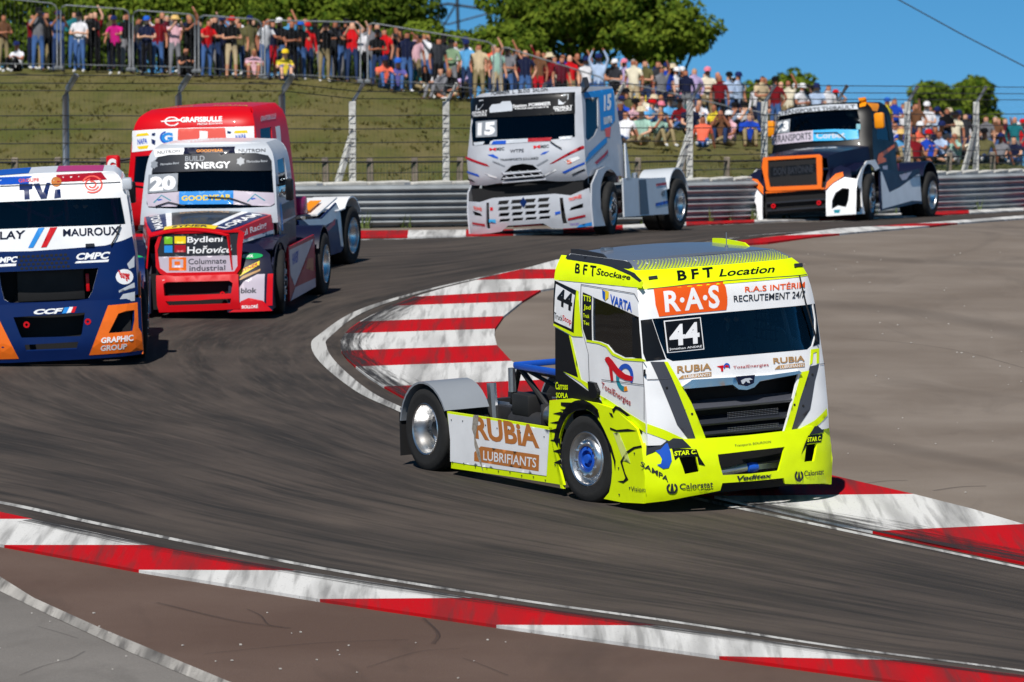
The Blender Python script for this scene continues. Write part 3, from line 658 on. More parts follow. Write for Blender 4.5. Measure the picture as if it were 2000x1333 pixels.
# ------------------------------------------------------------------ temporary fence panels on the crest (rounded tube frames)
M['tubing'] = mat('dull_steel_tube', (.20, .215, .235), .5, .5, var=.2)
def panel(pA, pB, label, post=True):
    """pA, pB: plane points of the two lower ends; heights given with them"""
    (a, ha), (b, hb) = pA, pB
    r = tag(empty('fence_panel', TILT), label, 'fence panel', 'temporary fence panels in front of the crowd')
    a, b = Vector(a), Vector(b); d = (b - a).normalized(); ta, tb = a + Vector((0, 0, ha)), b + Vector((0, 0, hb)); R = .16
    top = (tb - ta).normalized()
    pts = [a, ta - Vector((0, 0, R)), ta - Vector((0, 0, R * .35)) + top * R * .3, ta + top * R, tb - top * R, tb - Vector((0, 0, R * .35)) - top * R * .3, tb - Vector((0, 0, R)), b]
    MB().tube(pts, .021, 7).build('frame', 'tubing', r, True)
    MB().tube([a + Vector((0, 0, .15)), b + Vector((0, 0, .15))], .014, 6).build('lower_rail', 'tubing', r, True)
    m_ = MB(); n = int((b - a).length / .12)
    for k in range(1, n):
        p = a.lerp(b, k / n); q = ta.lerp(tb, k / n); w = Vector((.0014, 0, 0)); m_.add([p - w, p + w, q + w, q - w], [(0, 1, 2, 3)])
    tag(m_.build('mesh_infill', 'tubing', r), kind='stuff')
    for p in (a, b): MB().box(p + Vector((0, 0, .05)), (.18, .5, .10), None, .02).build('foot', 'tubing', r)
def pan(pxa, ya0, ya1, pxb, yb0, yb1, D, label):
    def P(px_, y): return Vector(((px_ - 1000) / 11500 * D, D, 7.8 - D * (y + 370) / 11500))
    a, a1, b, b1 = P(pxa, ya0), P(pxa, ya1), P(pxb, yb0), P(pxb, yb1)
    panel(((a.x, a.y, a.z), (a1 - a).z), ((b.x, b.y, b.z), (b1 - b).z), label)
pan(-62, 132, -12, 112, 134, 6, 171, 'leftmost tube framed fence panel cut by the picture edge')
pan(119, 134, 8, 253, 137, 17, 171, 'tube framed fence panel in front of the magenta shirt, second from the left')
pan(260, 137, 18, 381, 140, 27, 171, 'tube framed fence panel in front of the straw hat, third from the left')
pan(388, 140, 28, 511, 150, 37, 171, 'tube framed fence panel fourth from the left')
pan(517, 152, 38, 704, 160, 42, 171, 'tube framed fence panel with rounded corners just left of the slope')
pan(718, 160, 42, 964, 185, 82, 170.5, 'tube framed fence panel whose top rail slopes down above the seated coral shirt')
pan(978, 188, 88, 1182, 222, 152, 169.5, 'sloping tube framed fence panel behind the white truck roof')
pan(1188, 224, 152, 1432, 262, 208, 168, 'sloping tube framed fence panel right of the white truck')
pan(1438, 262, 208, 1700, 300, 262, 168, 'sloping tube framed fence panel behind the black and orange truck')

# ------------------------------------------------------------------ grass tufts, loose debris
def leaf_mat(name, a, b_):
    m = bpy.data.materials.new(name); m.use_nodes = True; MATS[name] = m
    N = m.node_tree.nodes; L = m.node_tree.links; N.remove(N['Principled BSDF'])
    ge = N.new('ShaderNodeNewGeometry'); mx = N.new('ShaderNodeMix'); mx.data_type = 'RGBA'; L.new(ge.outputs['Random Per Island'], mx.inputs[0])
    mx.inputs[6].default_value = (*a, 1); mx.inputs[7].default_value = (*b_, 1)
    d = N.new('ShaderNodeBsdfDiffuse'); t = N.new('ShaderNodeBsdfTranslucent'); L.new(mx.outputs[2], d.inputs[0]); L.new(mx.outputs[2], t.inputs[0])
    ms = N.new('ShaderNodeMixShader'); ms.inputs[0].default_value = .28; L.new(d.outputs[0], ms.inputs[1]); L.new(t.outputs[0], ms.inputs[2]); L.new(ms.outputs[0], N['Material Output'].inputs[0]); return m
M['blades'] = leaf_mat('grass_blades', (.10, .095, .026), (.17, .145, .05))
def tufts():
    m_ = MB(); r = random.Random(3)
    for i in range(6500):
        X = r.uniform(-19, 20); Y = lerp(EDGE, X) + .6 + 62 * r.random() ** 1.2
        if noise.noise((X * .4, Y * .15, 0)) < -.15: continue
        z = terrain(X, Y); h = r.uniform(.05, .12) * (1.6 if r.random() < .05 else 1)
        for k in range(3):
            a = r.uniform(0, 6.28); w = r.uniform(.02, .05); c = Vector((X + r.uniform(-.12, .12), Y + r.uniform(-.12, .12), z - .01)); u = Vector((cos(a), sin(a), 0)) * w
            m_.add([c - u, c + u, c + Vector((r.uniform(-.1, .1), r.uniform(-.1, .1), h))], [(0, 1, 2)])
    return m_
tag(tufts().build('grass', 'blades', None, False, None, TILT), 'tufts of dry olive grass over the spectator bank', 'grass', kind='stuff')
m_ = MB(); r_ = random.Random(5)
for i in range(26):                                       # weeds at the foot of the rail
    p = RP[r_.randrange(24, len(RP) - 18)]
    for k in range(9):
        a = r_.uniform(0, 6.28); c = Vector((p.x + r_.uniform(-.15, .15), p.y - .22 + r_.uniform(-.06, .06), drop(p.y))); u = Vector((cos(a), sin(a), 0)) * .02
        m_.add([c - u, c + u, c + Vector((r_.uniform(-.1, .1), r_.uniform(-.1, .1), r_.uniform(.12, .4)))], [(0, 1, 2)])
M['weed'] = mat('weed_green', (.10, .14, .03), .8); tag(m_.build('weeds', 'weed', None, False, None, TILT), 'thin green weeds at the foot of the guard rail', 'weeds', kind='stuff')
m_ = MB()
for i in range(170):                                      # crumbs of light stone and rubber on the run-off
    if i < 70: X, Y = r_.uniform(-5.5, 0), r_.uniform(47, 57)
    else: X, Y = r_.uniform(1.5, 9), r_.uniform(64, 106)
    s = r_.uniform(.006, .015); m_.box((X, Y, .014), (s * r_.uniform(1, 2), s * 1.6, s * .8), Matrix.Rotation(r_.uniform(0, 3), 3, 'Z'))
M['crumb'] = mat('pale_stone_chips', (.5, .47, .43), .8); tag(m_.build('stone_chips', 'crumb', None, False, None, TILT), 'pale stone chips scattered on the run-off', 'gravel', kind='stuff')

# ------------------------------------------------------------------ trees
M['leafA'] = leaf_mat('oak_leaves', (.05, .095, .012), (.19, .25, .028)); M['leafB'] = leaf_mat('dark_leaves', (.035, .07, .010), (.125, .175, .022))
M['bark'] = mat('bark', (.075, .06, .045), .9, var=.3, bump=.6)
def tree(c, rx, rz, label, seed, leaf='leafA', n=7000, ls=.26, name='tree', trunk=True, group='trees behind the spectators'):
    """c: crown centre in plane coordinates; trunk goes down to the terrain"""
    r = random.Random(seed); c = Vector(c); gz = terrain(c.x, c.y)
    root = tag(empty(name, TILT @ Matrix.Translation((c.x, c.y, gz))), label, 'tree' if trunk else 'bush', group)
    cc = Vector((0, 0, c.z - gz)); clumps = []
    for i in range(int(46 + rx * 13)):
        while True:
            p = Vector((r.uniform(-1, 1), r.uniform(-1, 1), r.uniform(-1, 1)))
            if .25 < p.length < 1: break
        p = p * (.55 + .45 * p.length) * (.82 + .55 * noise.noise(p * 1.9 + Vector((seed * 3.1, 0, 0)))); q = Vector((p.x * rx * 1.1, p.y * rx * .85, p.z * rz * 1.1)) + cc
        clumps.append((q, r.uniform(.10, .22) * min(rx, rz * 1.3) + .22))
    V = []; F = []
    for i in range(int(n * 1.25)):
        q, s = clumps[r.randrange(len(clumps))]
        while True:
            d = Vector((r.uniform(-1, 1), r.uniform(-1, 1), r.uniform(-1, 1)))
            if d.length < 1: break
        d = d.normalized() * (.35 + .65 * d.length ** .5); p = q + Vector((d.x * s * 1.25, d.y * s * 1.25, d.z * s * .75))
        nrm = (d + Vector((r.uniform(-.8, .8), r.uniform(-.8, .8), r.uniform(0, 1.0)))).normalized()
        u = nrm.cross(Vector((r.uniform(-1, 1), r.uniform(-1, 1), .3))).normalized(); w = nrm.cross(u); a = ls * r.uniform(.4, 1.15)
        k = len(V); V += [p - u * a * .55, p + w * a * .32, p + u * a * .6, p - w * a * .32]; F.append((k, k + 1, k + 2, k + 3))
    new_obj('crown', V, F, leaf, root)
    if trunk:
        m_ = MB(); b0 = Vector((r.uniform(-.2, .2), 0, -.2)); m_.tube([b0, b0.lerp(cc, .4) + Vector((.1, 0, 0)), cc], [.04 * rx + .12, .03 * rx + .1, .06], 8)
        for q, s in clumps[::3]:
            st = b0.lerp(cc, r.uniform(.45, .95)); m_.tube([st, st.lerp(q, .5) + Vector((0, 0, -.2)), q], [.09, .06, .02], 5)
        m_.build('trunk', 'bark', root, True)
    return root
def T(px_, py, D, rxp, rzp, label, seed, **kw):
    s = D / 11500; return tree(((px_ - 1000) * s, D, 7.8 - D * (py + 370) / 11500), rxp * s, rzp * s, label, seed, **kw)
T(-40, 10, 214, 135, 120, 'leafy tree at the left edge above the spectators', 1, n=9000)
T(125, -30, 226, 150, 110, 'broad green tree above the grey shirt and jeans', 2, leaf='leafB', n=9000)
T(245, 30, 216, 125, 88, 'green tree crown right above the magenta shirt', 3, n=8000)
T(400, -25, 228, 150, 110, 'dense tree crown above the straw hat', 4, n=9000)
T(470, 70, 212, 120, 62, 'low leafy tree behind the fourth fence panel', 5, n=7000, leaf='leafB')
T(600, 20, 218, 135, 96, 'bright green tree behind the fifth fence panel', 6, n=9000)
T(740, -15, 226, 120, 95, 'dark tree left of the lattice pylon', 7, leaf='leafB', n=8000)
T(820, 92, 214, 105, 52, 'low spreading tree crown under the lattice pylon', 8, n=7000)
T(985, 100, 210, 95, 62, 'round tree crown right of the lattice pylon', 9, n=7000)
T(1120, 25, 216, 175, 105, 'largest tree crown at top centre above the red shirt', 10, n=14000)
T(1290, 62, 214, 105, 82, 'right hand tree crown meeting the open blue sky', 11, n=8000)
T(1545, 172, 262, 62, 30, 'small far tree above the black and orange truck cab', 12, n=3000, ls=.3)
T(1478, 185, 262, 34, 26, 'smallest far bush left of the far tree', 13, n=1500, ls=.3)
T(1830, 200, 250, 48, 46, 'small far tree left of the rightmost braced post', 14, n=3500, ls=.3)
T(1905, 188, 252, 38, 44, 'slender far tree at the rightmost braced post', 15, n=3000, ls=.3)
T(1930, 238, 252, 28, 24, 'low far bush beside the rightmost braced post', 18, n=1200, ls=.3)
for i, px_ in enumerate(range(-60, 900, 105)):
    T(px_, 88 + max(0, px_ - 500) * .12 + (i % 3) * 6, 196, 72, 46, ['dark shrub behind the standing crowd at the left edge', 'dark shrub behind the jeans and grey shirt', 'dark shrub behind the white tee shirt', 'dark shrub behind the magenta shirt', 'dark shrub behind the straw hat', 'dark shrub behind the fourth fence panel', 'dark shrub behind the camouflage trousers', 'dark shrub behind the panel gap', 'dark shrub behind the coral shirt', 'dark shrub behind the green shirt'][i], 30 + i, leaf='leafB', n=2600, ls=.24, name='shrub', trunk=False, group='shrubs behind the crowd')

# ------------------------------------------------------------------ pylon and overhead cable
D = 420.; s = D / 11500
def Q(px_, py, dy=0): return Vector(((px_ - 1000) * s, D + dy, 7.8 - (D) * (py + 370) / 11500))
py_ = tag(empty('lattice_pylon', TILT), 'dark lattice power pylon seen through the gap between the trees', 'pylon')
base = [Q(845 + 60 * i, 330, dy) for i in (0, 1) for dy in (-1.2, 1.2)]; top = [Q(868 + 16 * i, -260, dy) for i in (0, 1) for dy in (-.3, .3)]
for a, b in zip(base, top): MB().tube([a, b], .11, 5).build('leg', 'dmetal', py_)
for k in range(9):
    f0, f1 = k / 9, (k + 1) / 9
    for i, j in ((0, 2), (1, 3), (0, 1), (2, 3)): MB().tube([base[i].lerp(top[i], f0), base[j].lerp(top[j], f1)], .06, 4).build('brace', 'dmetal', py_)
for yy, w in ((12, 95), (-110, 80), (-200, 60)):
    MB().tube([Q(876 - w, yy + 8), Q(876, yy - 6), Q(876 + w, yy + 8)], .09, 4).build('cross_arm', 'dmetal', py_); MB().tube([Q(876 - w, yy + 8), Q(876, yy + 34), Q(876 + w, yy + 8)], .06, 4).build('cross_arm_stay', 'dmetal', py_)
pts = [(-1.3,150.0,9.74),(3.9,150.0,6.4),(8.33,150.0,3.81),(9.84,150.0,3.0),(11.47,150.0,2.11),(13.04,150.0,1.31),(16.97,150.0,-0.55),(24.85,150.0,-3.8)]
tag(MB().tube(pts, .016, 5).build('overhead_cable', 'cable', None, False, None, TILT), 'thin dark overhead cable crossing the blue sky at top right', 'cable')

# ------------------------------------------------------------------ trucks: shared builders
class Truck:
    def __init__(s, key, name, label):
        x, y, h, roll, pitch, z = (tuple(POSE[key]) + (0, 0))[:6]; s.key = key; s.S = dict(SURF[key])
        s.root = tag(empty(name, TILT @ Matrix.Translation((x, y, z)) @ Matrix.Rotation(radians(h - 90), 4, 'Z') @ Matrix.Rotation(radians(pitch), 4, 'Y')), label, 'truck')
        s.B = Matrix.Translation((0, 0, .45)) @ Matrix.Rotation(radians(roll), 4, 'X') @ Matrix.Translation((0, 0, -.45)); s.lay = 0
    def fn(s, f): return s.S[f] if isinstance(f, str) else f
    def panel(s, name, f, outline, m, holes=(), off=0., thick=.02, step=.14, parent=None, smooth=True, roll=True):
        V, F = sheet(s.fn(f), outline, holes, off, step, thick)
        o = new_obj(name, [s.B @ v for v in V] if roll else V, F, m, parent or s.root, False)
        if smooth:
            for p in o.data.polygons: p.use_smooth = True
            o.data.set_sharp_from_angle(angle=radians(38))
        return o
    def decal(s, name, f, pts, m, lay=1, parent=None, step=.06, holes=()):
        V, F = sheet(s.fn(f), pts, holes, .004 + .0012 * lay, step, 0)
        o = new_obj(name, [s.B @ v for v in V], F, m, parent or s.root, False)
        for p in o.data.polygons: p.use_smooth = True
        return o
    def text(s, f, quad, string, m, bold=.012, lay=3, name='lettering', parent=None, shear=0):
        G, F = text_geo(string, bold); fn = s.fn(f); P = [quadmap(quad, u + shear * (v - .5), v) for u, v in G]
        bm = bmesh.new(); bv = [bm.verts.new((a, b, 0)) for a, b in P]
        for q in F:
            try: bm.faces.new([bv[i] for i in q])
            except ValueError: pass
        for _ in range(4):
            lg = [e for e in bm.edges if e.calc_length() > .05]
            if not lg: break
            bmesh.ops.subdivide_edges(bm, edges=lg, cuts=1); bmesh.ops.triangulate(bm, faces=[q for q in bm.faces if len(q.verts) > 3])
        bm.verts.index_update(); P = [(v.co.x, v.co.y) for v in bm.verts]; F = [tuple(v.index for v in q.verts) for q in bm.faces]; bm.free()
        V, pn = mapsurf(fn, P, .004 + .0012 * lay, CTR); FF = []
        for q in F:
            n = (V[q[1]] - V[q[0]]).cross(V[q[2]] - V[q[0]]); FF.append(q if n.dot(pn[q[0]][1]) > 0 else tuple(reversed(q)))
        return new_obj(name, [s.B @ v for v in V], FF, m, parent or s.root)
    def part(s, mb, name, m, parent=None, roll=True, angle=35):
        o = mb.build(name, m, parent or s.root, False, s.B if roll else None); fix_normals(o, angle); return o

TYRE_R = .505
def wheel_meshes():
    W = {}
    def mk(nm, prof, m, n=44, extra=None):
        mb = MB().lathe(prof, (0, 0, 0), n)
        if extra: extra(mb)
        o = new_obj(nm, mb.v, mb.f, m); fix_normals(o, 40); me = o.data; bpy.data.objects.remove(o); return me
    w = .155
    W['tyre'] = mk('tyre', [(.285, -w * .8), (.30, -w * .95), (.34, -w), (.43, -w), (.47, -w * .95), (.495, -w * .84), (.505, -w * .7), (.505, -w * .36), (.499, -w * .34), (.499, -w * .28), (.505, -w * .26), (.505, w * .26), (.499, w * .28), (.499, w * .34), (.505, w * .36), (.505, w * .7), (.495, w * .84), (.47, w * .95), (.43, w), (.41, w * 1.03), (.395, w), (.34, w), (.30, w * .95), (.285, w * .8)], 'rubber', 56)
    W['rim_front'] = mk('rim', [(.30, w * .86), (.312, w * .97), (.303, w * 1.02), (.287, w * .96), (.280, w * .6), (.272, w * .35), (.255, w * .42), (.235, w * .75), (.205, w * .98), (.17, w * 1.02), (.15, w * .98), (.145, w * .7), (0, w * .7)], 'chrome')
    W['rim_rear'] = mk('rim', [(.30, w * .86), (.312, w * .97), (.303, w * 1.02), (.287, w * .96), (.282, w * .5), (.262, w * .3), (.256, -w * .3), (.245, -w * .55), (.20, -w * .62), (.0, -w * .62)], 'chrome')
    def nuts(rr, hh):
        def f(mb):
            for k in range(10):
                a = 2 * pi * k / 10; mb.lathe([(.018, -.02), (.018, .018), (.008, .026), (0, .026)], (rr * cos(a), hh, rr * sin(a)), 6)
        return f
    W['hub_front'] = mk('hub', [(.14, w * .6), (.14, w * .82), (.10, w * .9), (.085, w * 1.22), (.06, w * 1.3), (0, w * 1.3)], 'dmetal', 20)
    W['hub_blue'] = mk('hub', [(.15, w * .6), (.15, w * .84), (.135, w * .92), (.10, w * .94), (.092, w * .7), (.055, w * .7), (.05, w * 1.0), (0, w * 1.02)], 'blue', 20)
    W['hub_rear'] = mk('hub', [(.13, -w * .62), (.12, -w * .2), (.09, w * .1), (0, w * .12)], 'dmetal', 20)
    W['nuts_front'] = mk('nuts', [(.0, 0), (.0, .001)], 'chrome', 4, nuts(.185, w * 1.02))
    W['nuts_rear'] = mk('nuts', [(.0, 0), (.0, .001)], 'satin', 4, nuts(.165, -w * .6))
    return W
WM = wheel_meshes()
def wheel(t, x, y, sg, kind, steer=0, hub='hub_front', dual=False, yoff=0):
    e = bpy.data.objects.new('wheel', None); COL.objects.link(e); e.parent = t.root; e.location = (x, y, TYRE_R - .012)
    e.rotation_euler = (0, 0, radians(steer) + (pi if sg < 0 else 0)); e.empty_display_size = .1
    for nm, me, dy in [('tyre', WM['tyre'], 0)] + ([('tyre', WM['tyre'], -.33)] if dual else []) + [('rim', WM['rim_' + kind], 0), ('hub', WM[hub if kind == 'front' else 'hub_rear'], 0), ('wheel_nuts', WM['nuts_' + kind], 0)]:
        o = bpy.data.objects.new(nm, me); COL.objects.link(o); o.parent = e; o.location = (0, dy, 0); o.rotation_euler = (0, (hash_(t.key + nm + str(x)) % 60) / 60, 0)
        if nm == 'wheel_nuts': o['kind'] = 'stuff'
def hash_(s): return sum((i + 1) * ord(c) for i, c in enumerate(s))
def wheels(t, L=3.7, steer=6, yf=1.085, yr=1.10, hub='hub_front'):
    for sg in (1, -1):
        wheel(t, 0, sg * yf, sg, 'front', steer, hub); wheel(t, -L, sg * yr, sg, 'rear', 0, dual=True)
def arc_pts(cx, cz, r, a0, a1, n=12): return [(cx + r * cos(radians(a0 + (a1 - a0) * k / n)), cz + r * sin(radians(a0 + (a1 - a0) * k / n))) for k in range(n + 1)]
def fender(t, x, y0, y1, r, a0, a1, m, name='rear_fender', th=.025, ext=0):
    o_ = arc_pts(x, .5, r, a0, a1); i_ = arc_pts(x, .5, r - th, a0, a1)
    if ext: o_ = o_ + [(o_[-1][0] + ext, o_[-1][1] - .02)]; i_ = i_ + [(i_[-1][0] + ext, i_[-1][1] - .02)]
    return t.part(MB().prism(o_ + i_[::-1], min(y0, y1), max(y0, y1), 'y'), name, m, angle=40)
def chassis(t, L=3.7, deck='dmetal'):
    for sg in (1, -1):
        mb = MB().box((-L / 2 - .2, sg * .42, .66), (L + 1.3, .09, .26), None, .015); t.part(mb, 'chassis_rail', 'dmetal')
    mb = MB()
    for k in range(5): mb.box((-L - .6 + k * .75, 0, .66), (.10, .76, .16))
    t.part(mb, 'cross_members', 'dmetal')
    mb = MB().tube([(0, -1.0, .5), (0, 1.0, .5)], .09, 10); t.part(mb, 'front_axle', 'dmetal', roll=False)
    mb = MB().tube([(-L, -1.0, .5), (-L, 1.0, .5)], .12, 10).lathe([(.02, -.2), (.2, -.14), (.24, 0), (.2, .14), (.02, .2)], (-L, 0, .52), 16); t.part(mb, 'rear_axle', 'dmetal', roll=False)
    mb = MB().box((-2.2, 0, .72), (1.1, .66, .34), None, .04).tube([(-1.7, .5, .7), (-2.9, .5, .72)], .13, 12).tube([(-1.6, -.55, .66), (-2.7, -.55, .66)], .15, 12); t.part(mb, 'gearbox_and_tanks', deck)
    mb = MB()
    for sg in (1, -1):
        mb.tube([(-2.6, sg * .36, .8), (-L - .1, sg * .34, .78)], .03, 6).tube([(-L + .35, sg * .5, .5), (-L + .3, sg * .5, 1.05)], .06, 8)
    t.part(mb, 'suspension_links', 'satin')
    mb = MB().box((.2, 0, .78), (1.7, 1.1, .5), None, .06); t.part(mb, 'engine_block', 'cavity')
def cab_shell(t, z0, z1, xr, HW, XF, dx, body, win, grilles=(), side_win=None, roof=None, bottom=None, side_bottom=None, glass='glass', lwin=True):
    """dx = distance the corners sit behind the centre line of the front"""
    zs = [z0 + (z1 - z0) * k / 16 for k in range(17)]
    L = [(-lerp(HW, z), z) for z in zs]; R = [(lerp(HW, z), z) for z in reversed(zs)]
    out = L + R + (list(bottom) if bottom else [])
    cab = t.panel('cab_front', 'F', out, body, [win] + list(grilles), 0, .03, .05)
    t.panel('windscreen', 'F', win, glass, (), -.012, .006, .16, cab)
    for f, sg, nm in (('R', -1, 'right_side_panel'), ('L', 1, 'left_side_panel')):
        fz = [(lerp(XF, z) - dx, z) for z in zs]; sb = list(side_bottom) if side_bottom else [(xr, z0)]
        h = [side_win] if side_win else []
        sp = t.panel(nm, f, fz + [(xr, z1), (xr, z0)] + (sb if side_bottom else []), body, h, 0, .03, .14)
        if side_win: t.panel('side_window', f, side_win, glass, (), -.012, .006, .2, sp)
    hw1 = lerp(HW, z1); F_ = t.S['F']
    fy = [(F_(y, z1)[0], y) for y in [-hw1 + 2 * hw1 * k / 12 for k in range(13)]]
    t.panel('roof', 'T', fy + [(xr, hw1), (xr, -hw1)], roof or body, (), 0, .03, .16)
    rz = [(-lerp(HW, z), z) for z in zs]
    t.panel('rear_wall', lambda a, b: (xr, a, b), rz + [(-a, b) for a, b in reversed(rz)], body, (), 0, .03, .3)
    w = min(lerp(HW, z) for z in (z0, 1.8)) - .06
    mb = MB().box((xr + .08, 0, (z0 + z1) / 2 - .05), (.03, 2 * w - .2, z1 - z0 - .25)); t.part(mb, 'dark_bulkhead_liner', 'cavity')  # added liner, coloured black for the shade of the closed cab
    return cab
def interior(t, xs, zf, zdash, xd, seat=True):
    t.part(MB().box((xs, 0, zf), (1.7, 2.1, .04)), 'cab_floor', 'cavity')
    t.part(MB().box((xd, 0, zdash - .12), (.34, 1.95, .26), None, .05), 'dashboard', 'blackplastic')
    if seat:
        mb = MB().box((xs - .1, .45, zf + .42), (.5, .52, .16), None, .05).box((xs - .38, .45, zf + .82), (.16, .54, .78), Matrix.Rotation(-.16, 3, 'Y'), .06).box((xs - .42, .45, zf + 1.22), (.14, .3, .2), None, .05); t.part(mb, 'racing_seat', 'navy')
        mb = MB(); n = 20; c = Vector((xd - .34, .45, zdash + .02)); u = Vector((.35, 0, .94)).normalized(); w = Vector((0, 1, 0))
        mb.tube([c + (u * cos(2 * pi * k / n) + w * sin(2 * pi * k / n)) * .2 for k in range(n + 1)], .018, 6, False).tube([c, (xd, .45, zdash - .15)], .03, 6); t.part(mb, 'steering_wheel', 'blackplastic')
def cage(t, x0, x1, w, z0, z1, m='grey'):
    mb = MB()
    for sg in (1, -1):
        mb.tube([(x0, sg * w, z0), (x0, sg * w * .94, z1)], .026, 7).tube([(x0, sg * w * .94, z1), (x1, sg * w * .9, z1 - .04), (x1 + .22, sg * w, z0 + .5)], .026, 7)
    mb.tube([(x0, -w * .94, z1), (x0, w * .94, z1)], .026, 7).tube([(x0, -w, z0 + .3), (x0, w * .9, z1)], .026, 7).tube([(x0, w, z0 + .3), (x0, -w * .9, z1)], .026, 7)
    t.part(mb, 'roll_cage', m)
def wiper(t, f, p0, p1, p2, off=.03):
    fn = t.fn(f); V, _ = mapsurf(fn, [p0, p1, p2], off, CTR); t.part(MB().tube(V, .010, 6), 'wiper', 'blackplastic')
def slab(t, name, f, pts, m, th=.03, off=None, holes=(), parent=None, step=.14): return t.panel(name, f, pts, m, holes, th if off is None else off, th, step, parent)

# ================================================================== yellow and white truck, number 44
t = Truck('man', 'racing_truck', 'fluorescent yellow and white cab-over racing truck number 44 cornering in the foreground')
zc = 1.02
arch = arc_pts(0, .5, .64, 118, 64, 6)
win = [(-1.031,2.197),(-0.627,2.207),(-0.033,2.211),(0.591,2.211),(1.116,2.207),(1.123,2.029),(1.086,1.86),(1.011,1.748),(0.94,1.714),(0.375,1.72),(-0.171,1.722),(-0.858,1.719),(-0.926,1.757),(-0.983,1.958)]
gri = [(-0.761,1.424),(-0.341,1.422),(0.128,1.408),(0.767,1.46),(0.501,0.814),(-0.018,0.801),(-0.51,0.794)]
swin = [(0.093,2.373),(0.585,2.305),(1.125,2.219),(1.177,1.778),(0.824,1.744),(0.591,1.783),(0.456,1.858),(0.288,1.88),(0.119,1.884)]
cab_shell(t, .80, 2.80, -.68, HW_M, XF_M, .15, 'white', win, [gri], swin, 'roofgrey', side_bottom=[(-.68, 1.06), (-.3, 1.06), (0, 1.12), (.35, 1.06), (.75, .80)])
interior(t, .2, 1.05, 1.62, .98); cage(t, -.35, .7, 1.0, 1.1, 2.55)
mb = MB()
for k in range(6): mb.box((.25 + .0 * k, 1.06, 1.75 + k * .1), (.5, .01, .014))
for k in range(5): mb.box((.05 + .1 * k, 1.06, 2.0), (.014, .01, .55))
t.part(mb, 'window_net', 'blackplastic')
# pillars and paint fields on the front
t.decal('pillar_trim', 'F', [(-1.152,2.185),(-1.037,2.195),(-0.989,1.958),(-0.939,1.747),(-1.149,1.734),(-1.169,1.825)], 'black', 1); t.decal('pillar_trim', 'F', [(1.127,2.206),(1.159,2.202),(1.159,1.824),(1.143,1.757),(1.018,1.741),(1.095,1.859),(1.133,2.027)], 'black', 1)
t.decal('pillar_trim', 'R', [(.985, 2.215), (1.115, 2.20), (1.17, 1.98), (1.205, 1.745), (1.0, 1.77)], 'black', 1); t.decal('roof_band_paint', 'R', [(.4, 2.60), (1.0, 2.585), (.985, 2.64), (.90, 2.70), (.78, 2.75), (.4, 2.75)], 'neon', 0)
t.decal('visor_paint', 'F', [(-lerp(HW_M, z), z) for z in (2.52, 2.6, 2.66, 2.715)] + [(lerp(HW_M, z), z) for z in (2.715, 2.66, 2.6, 2.52)], 'neon', 1, step=.06)
t.decal('roof_front_paint', 'F', [(-lerp(HW_M, z), z) for z in (2.715, 2.74, 2.77, 2.80)] + [(lerp(HW_M, z), z) for z in (2.80, 2.77, 2.74, 2.715)], 'roofgrey', 1, step=.06)
mb = MB()
for i in range(-26, 27):
    for j in range(9):
        y = i * .04 + (j % 2) * .02; z = 2.72 + j * .0092; s_ = .0185 - j * .0014
        if abs(y) > lerp(HW_M, z) - .05: continue
        V, _ = mapsurf(t.fn('F'), [(y - s_, z), (y, z + s_ * .24), (y + s_, z), (y, z - s_ * .24)], .009, CTR); mb.add(V, [(0, 1, 2, 3)])
tag(t.part(mb, 'halftone_dots', 'neon'), kind='stuff')
t.decal('banner', 'F', [(-0.963,2.525),(-0.563,2.541),(-0.091,2.551),(-0.072,2.48),(-0.073,2.379),(-0.086,2.3),(-0.11,2.234),(-0.559,2.231),(-0.954,2.216),(-0.975,2.347)], 'rasorange', 2)
t.text('F', [(-0.86,2.492),(-0.157,2.517),(-0.192,2.262),(-0.877,2.257)], 'R·A·S', 'white', .03)
t.text('F', [(0.18,2.485),(1.041,2.477),(1.015,2.397),(0.168,2.41)], 'R.A.S INTÉRIM', 'rasorange', .012)
t.text('F', [(0.009,2.384),(1.015,2.365),(0.988,2.288),(0.004,2.314)], 'RECRUTEMENT 24/7', 'dgrey', .008)
t.text('F', [(-0.596,2.688),(-0.127,2.699),(-0.189,2.599),(-0.652,2.587)], 'B F T', 'black', .035); t.text('F', [(-0.052,2.671),(0.687,2.665),(0.633,2.593),(-0.104,2.596)], 'Location', 'black', .02, shear=.04)
for pts in ([(-0.967,2.639),(-0.866,2.645),(-0.877,2.619),(-0.977,2.613)], [(0.968,2.649),(1.117,2.64),(1.09,2.616),(0.945,2.619)]): slab(t, 'marker_lamp', 'F', pts, 'dgrey', .02, .022)
slab(t, 'number_plate', 'F', [(-0.908,2.168),(-0.45,2.178),(-0.454,1.822),(-0.913,1.813)], 'white', .003, .006, step=.08); t.decal('number_plate_field', 'F', [(-0.897,2.156),(-0.464,2.168),(-0.466,1.834),(-0.899,1.823)], 'black', 5, step=.08)
t.text('F', [(-0.855,2.114),(-0.483,2.129),(-0.504,1.893),(-0.879,1.884)], '44', 'white', .03, 7); t.text('F', [(-0.887,1.873),(-0.48,1.874),(-0.485,1.841),(-0.886,1.834)], 'Jonathan ANDRÉ', 'white', .01, 7)
wiper(t, 'F', *[(0.947,2.53),(0.968,2.232),(1.071,1.787)])
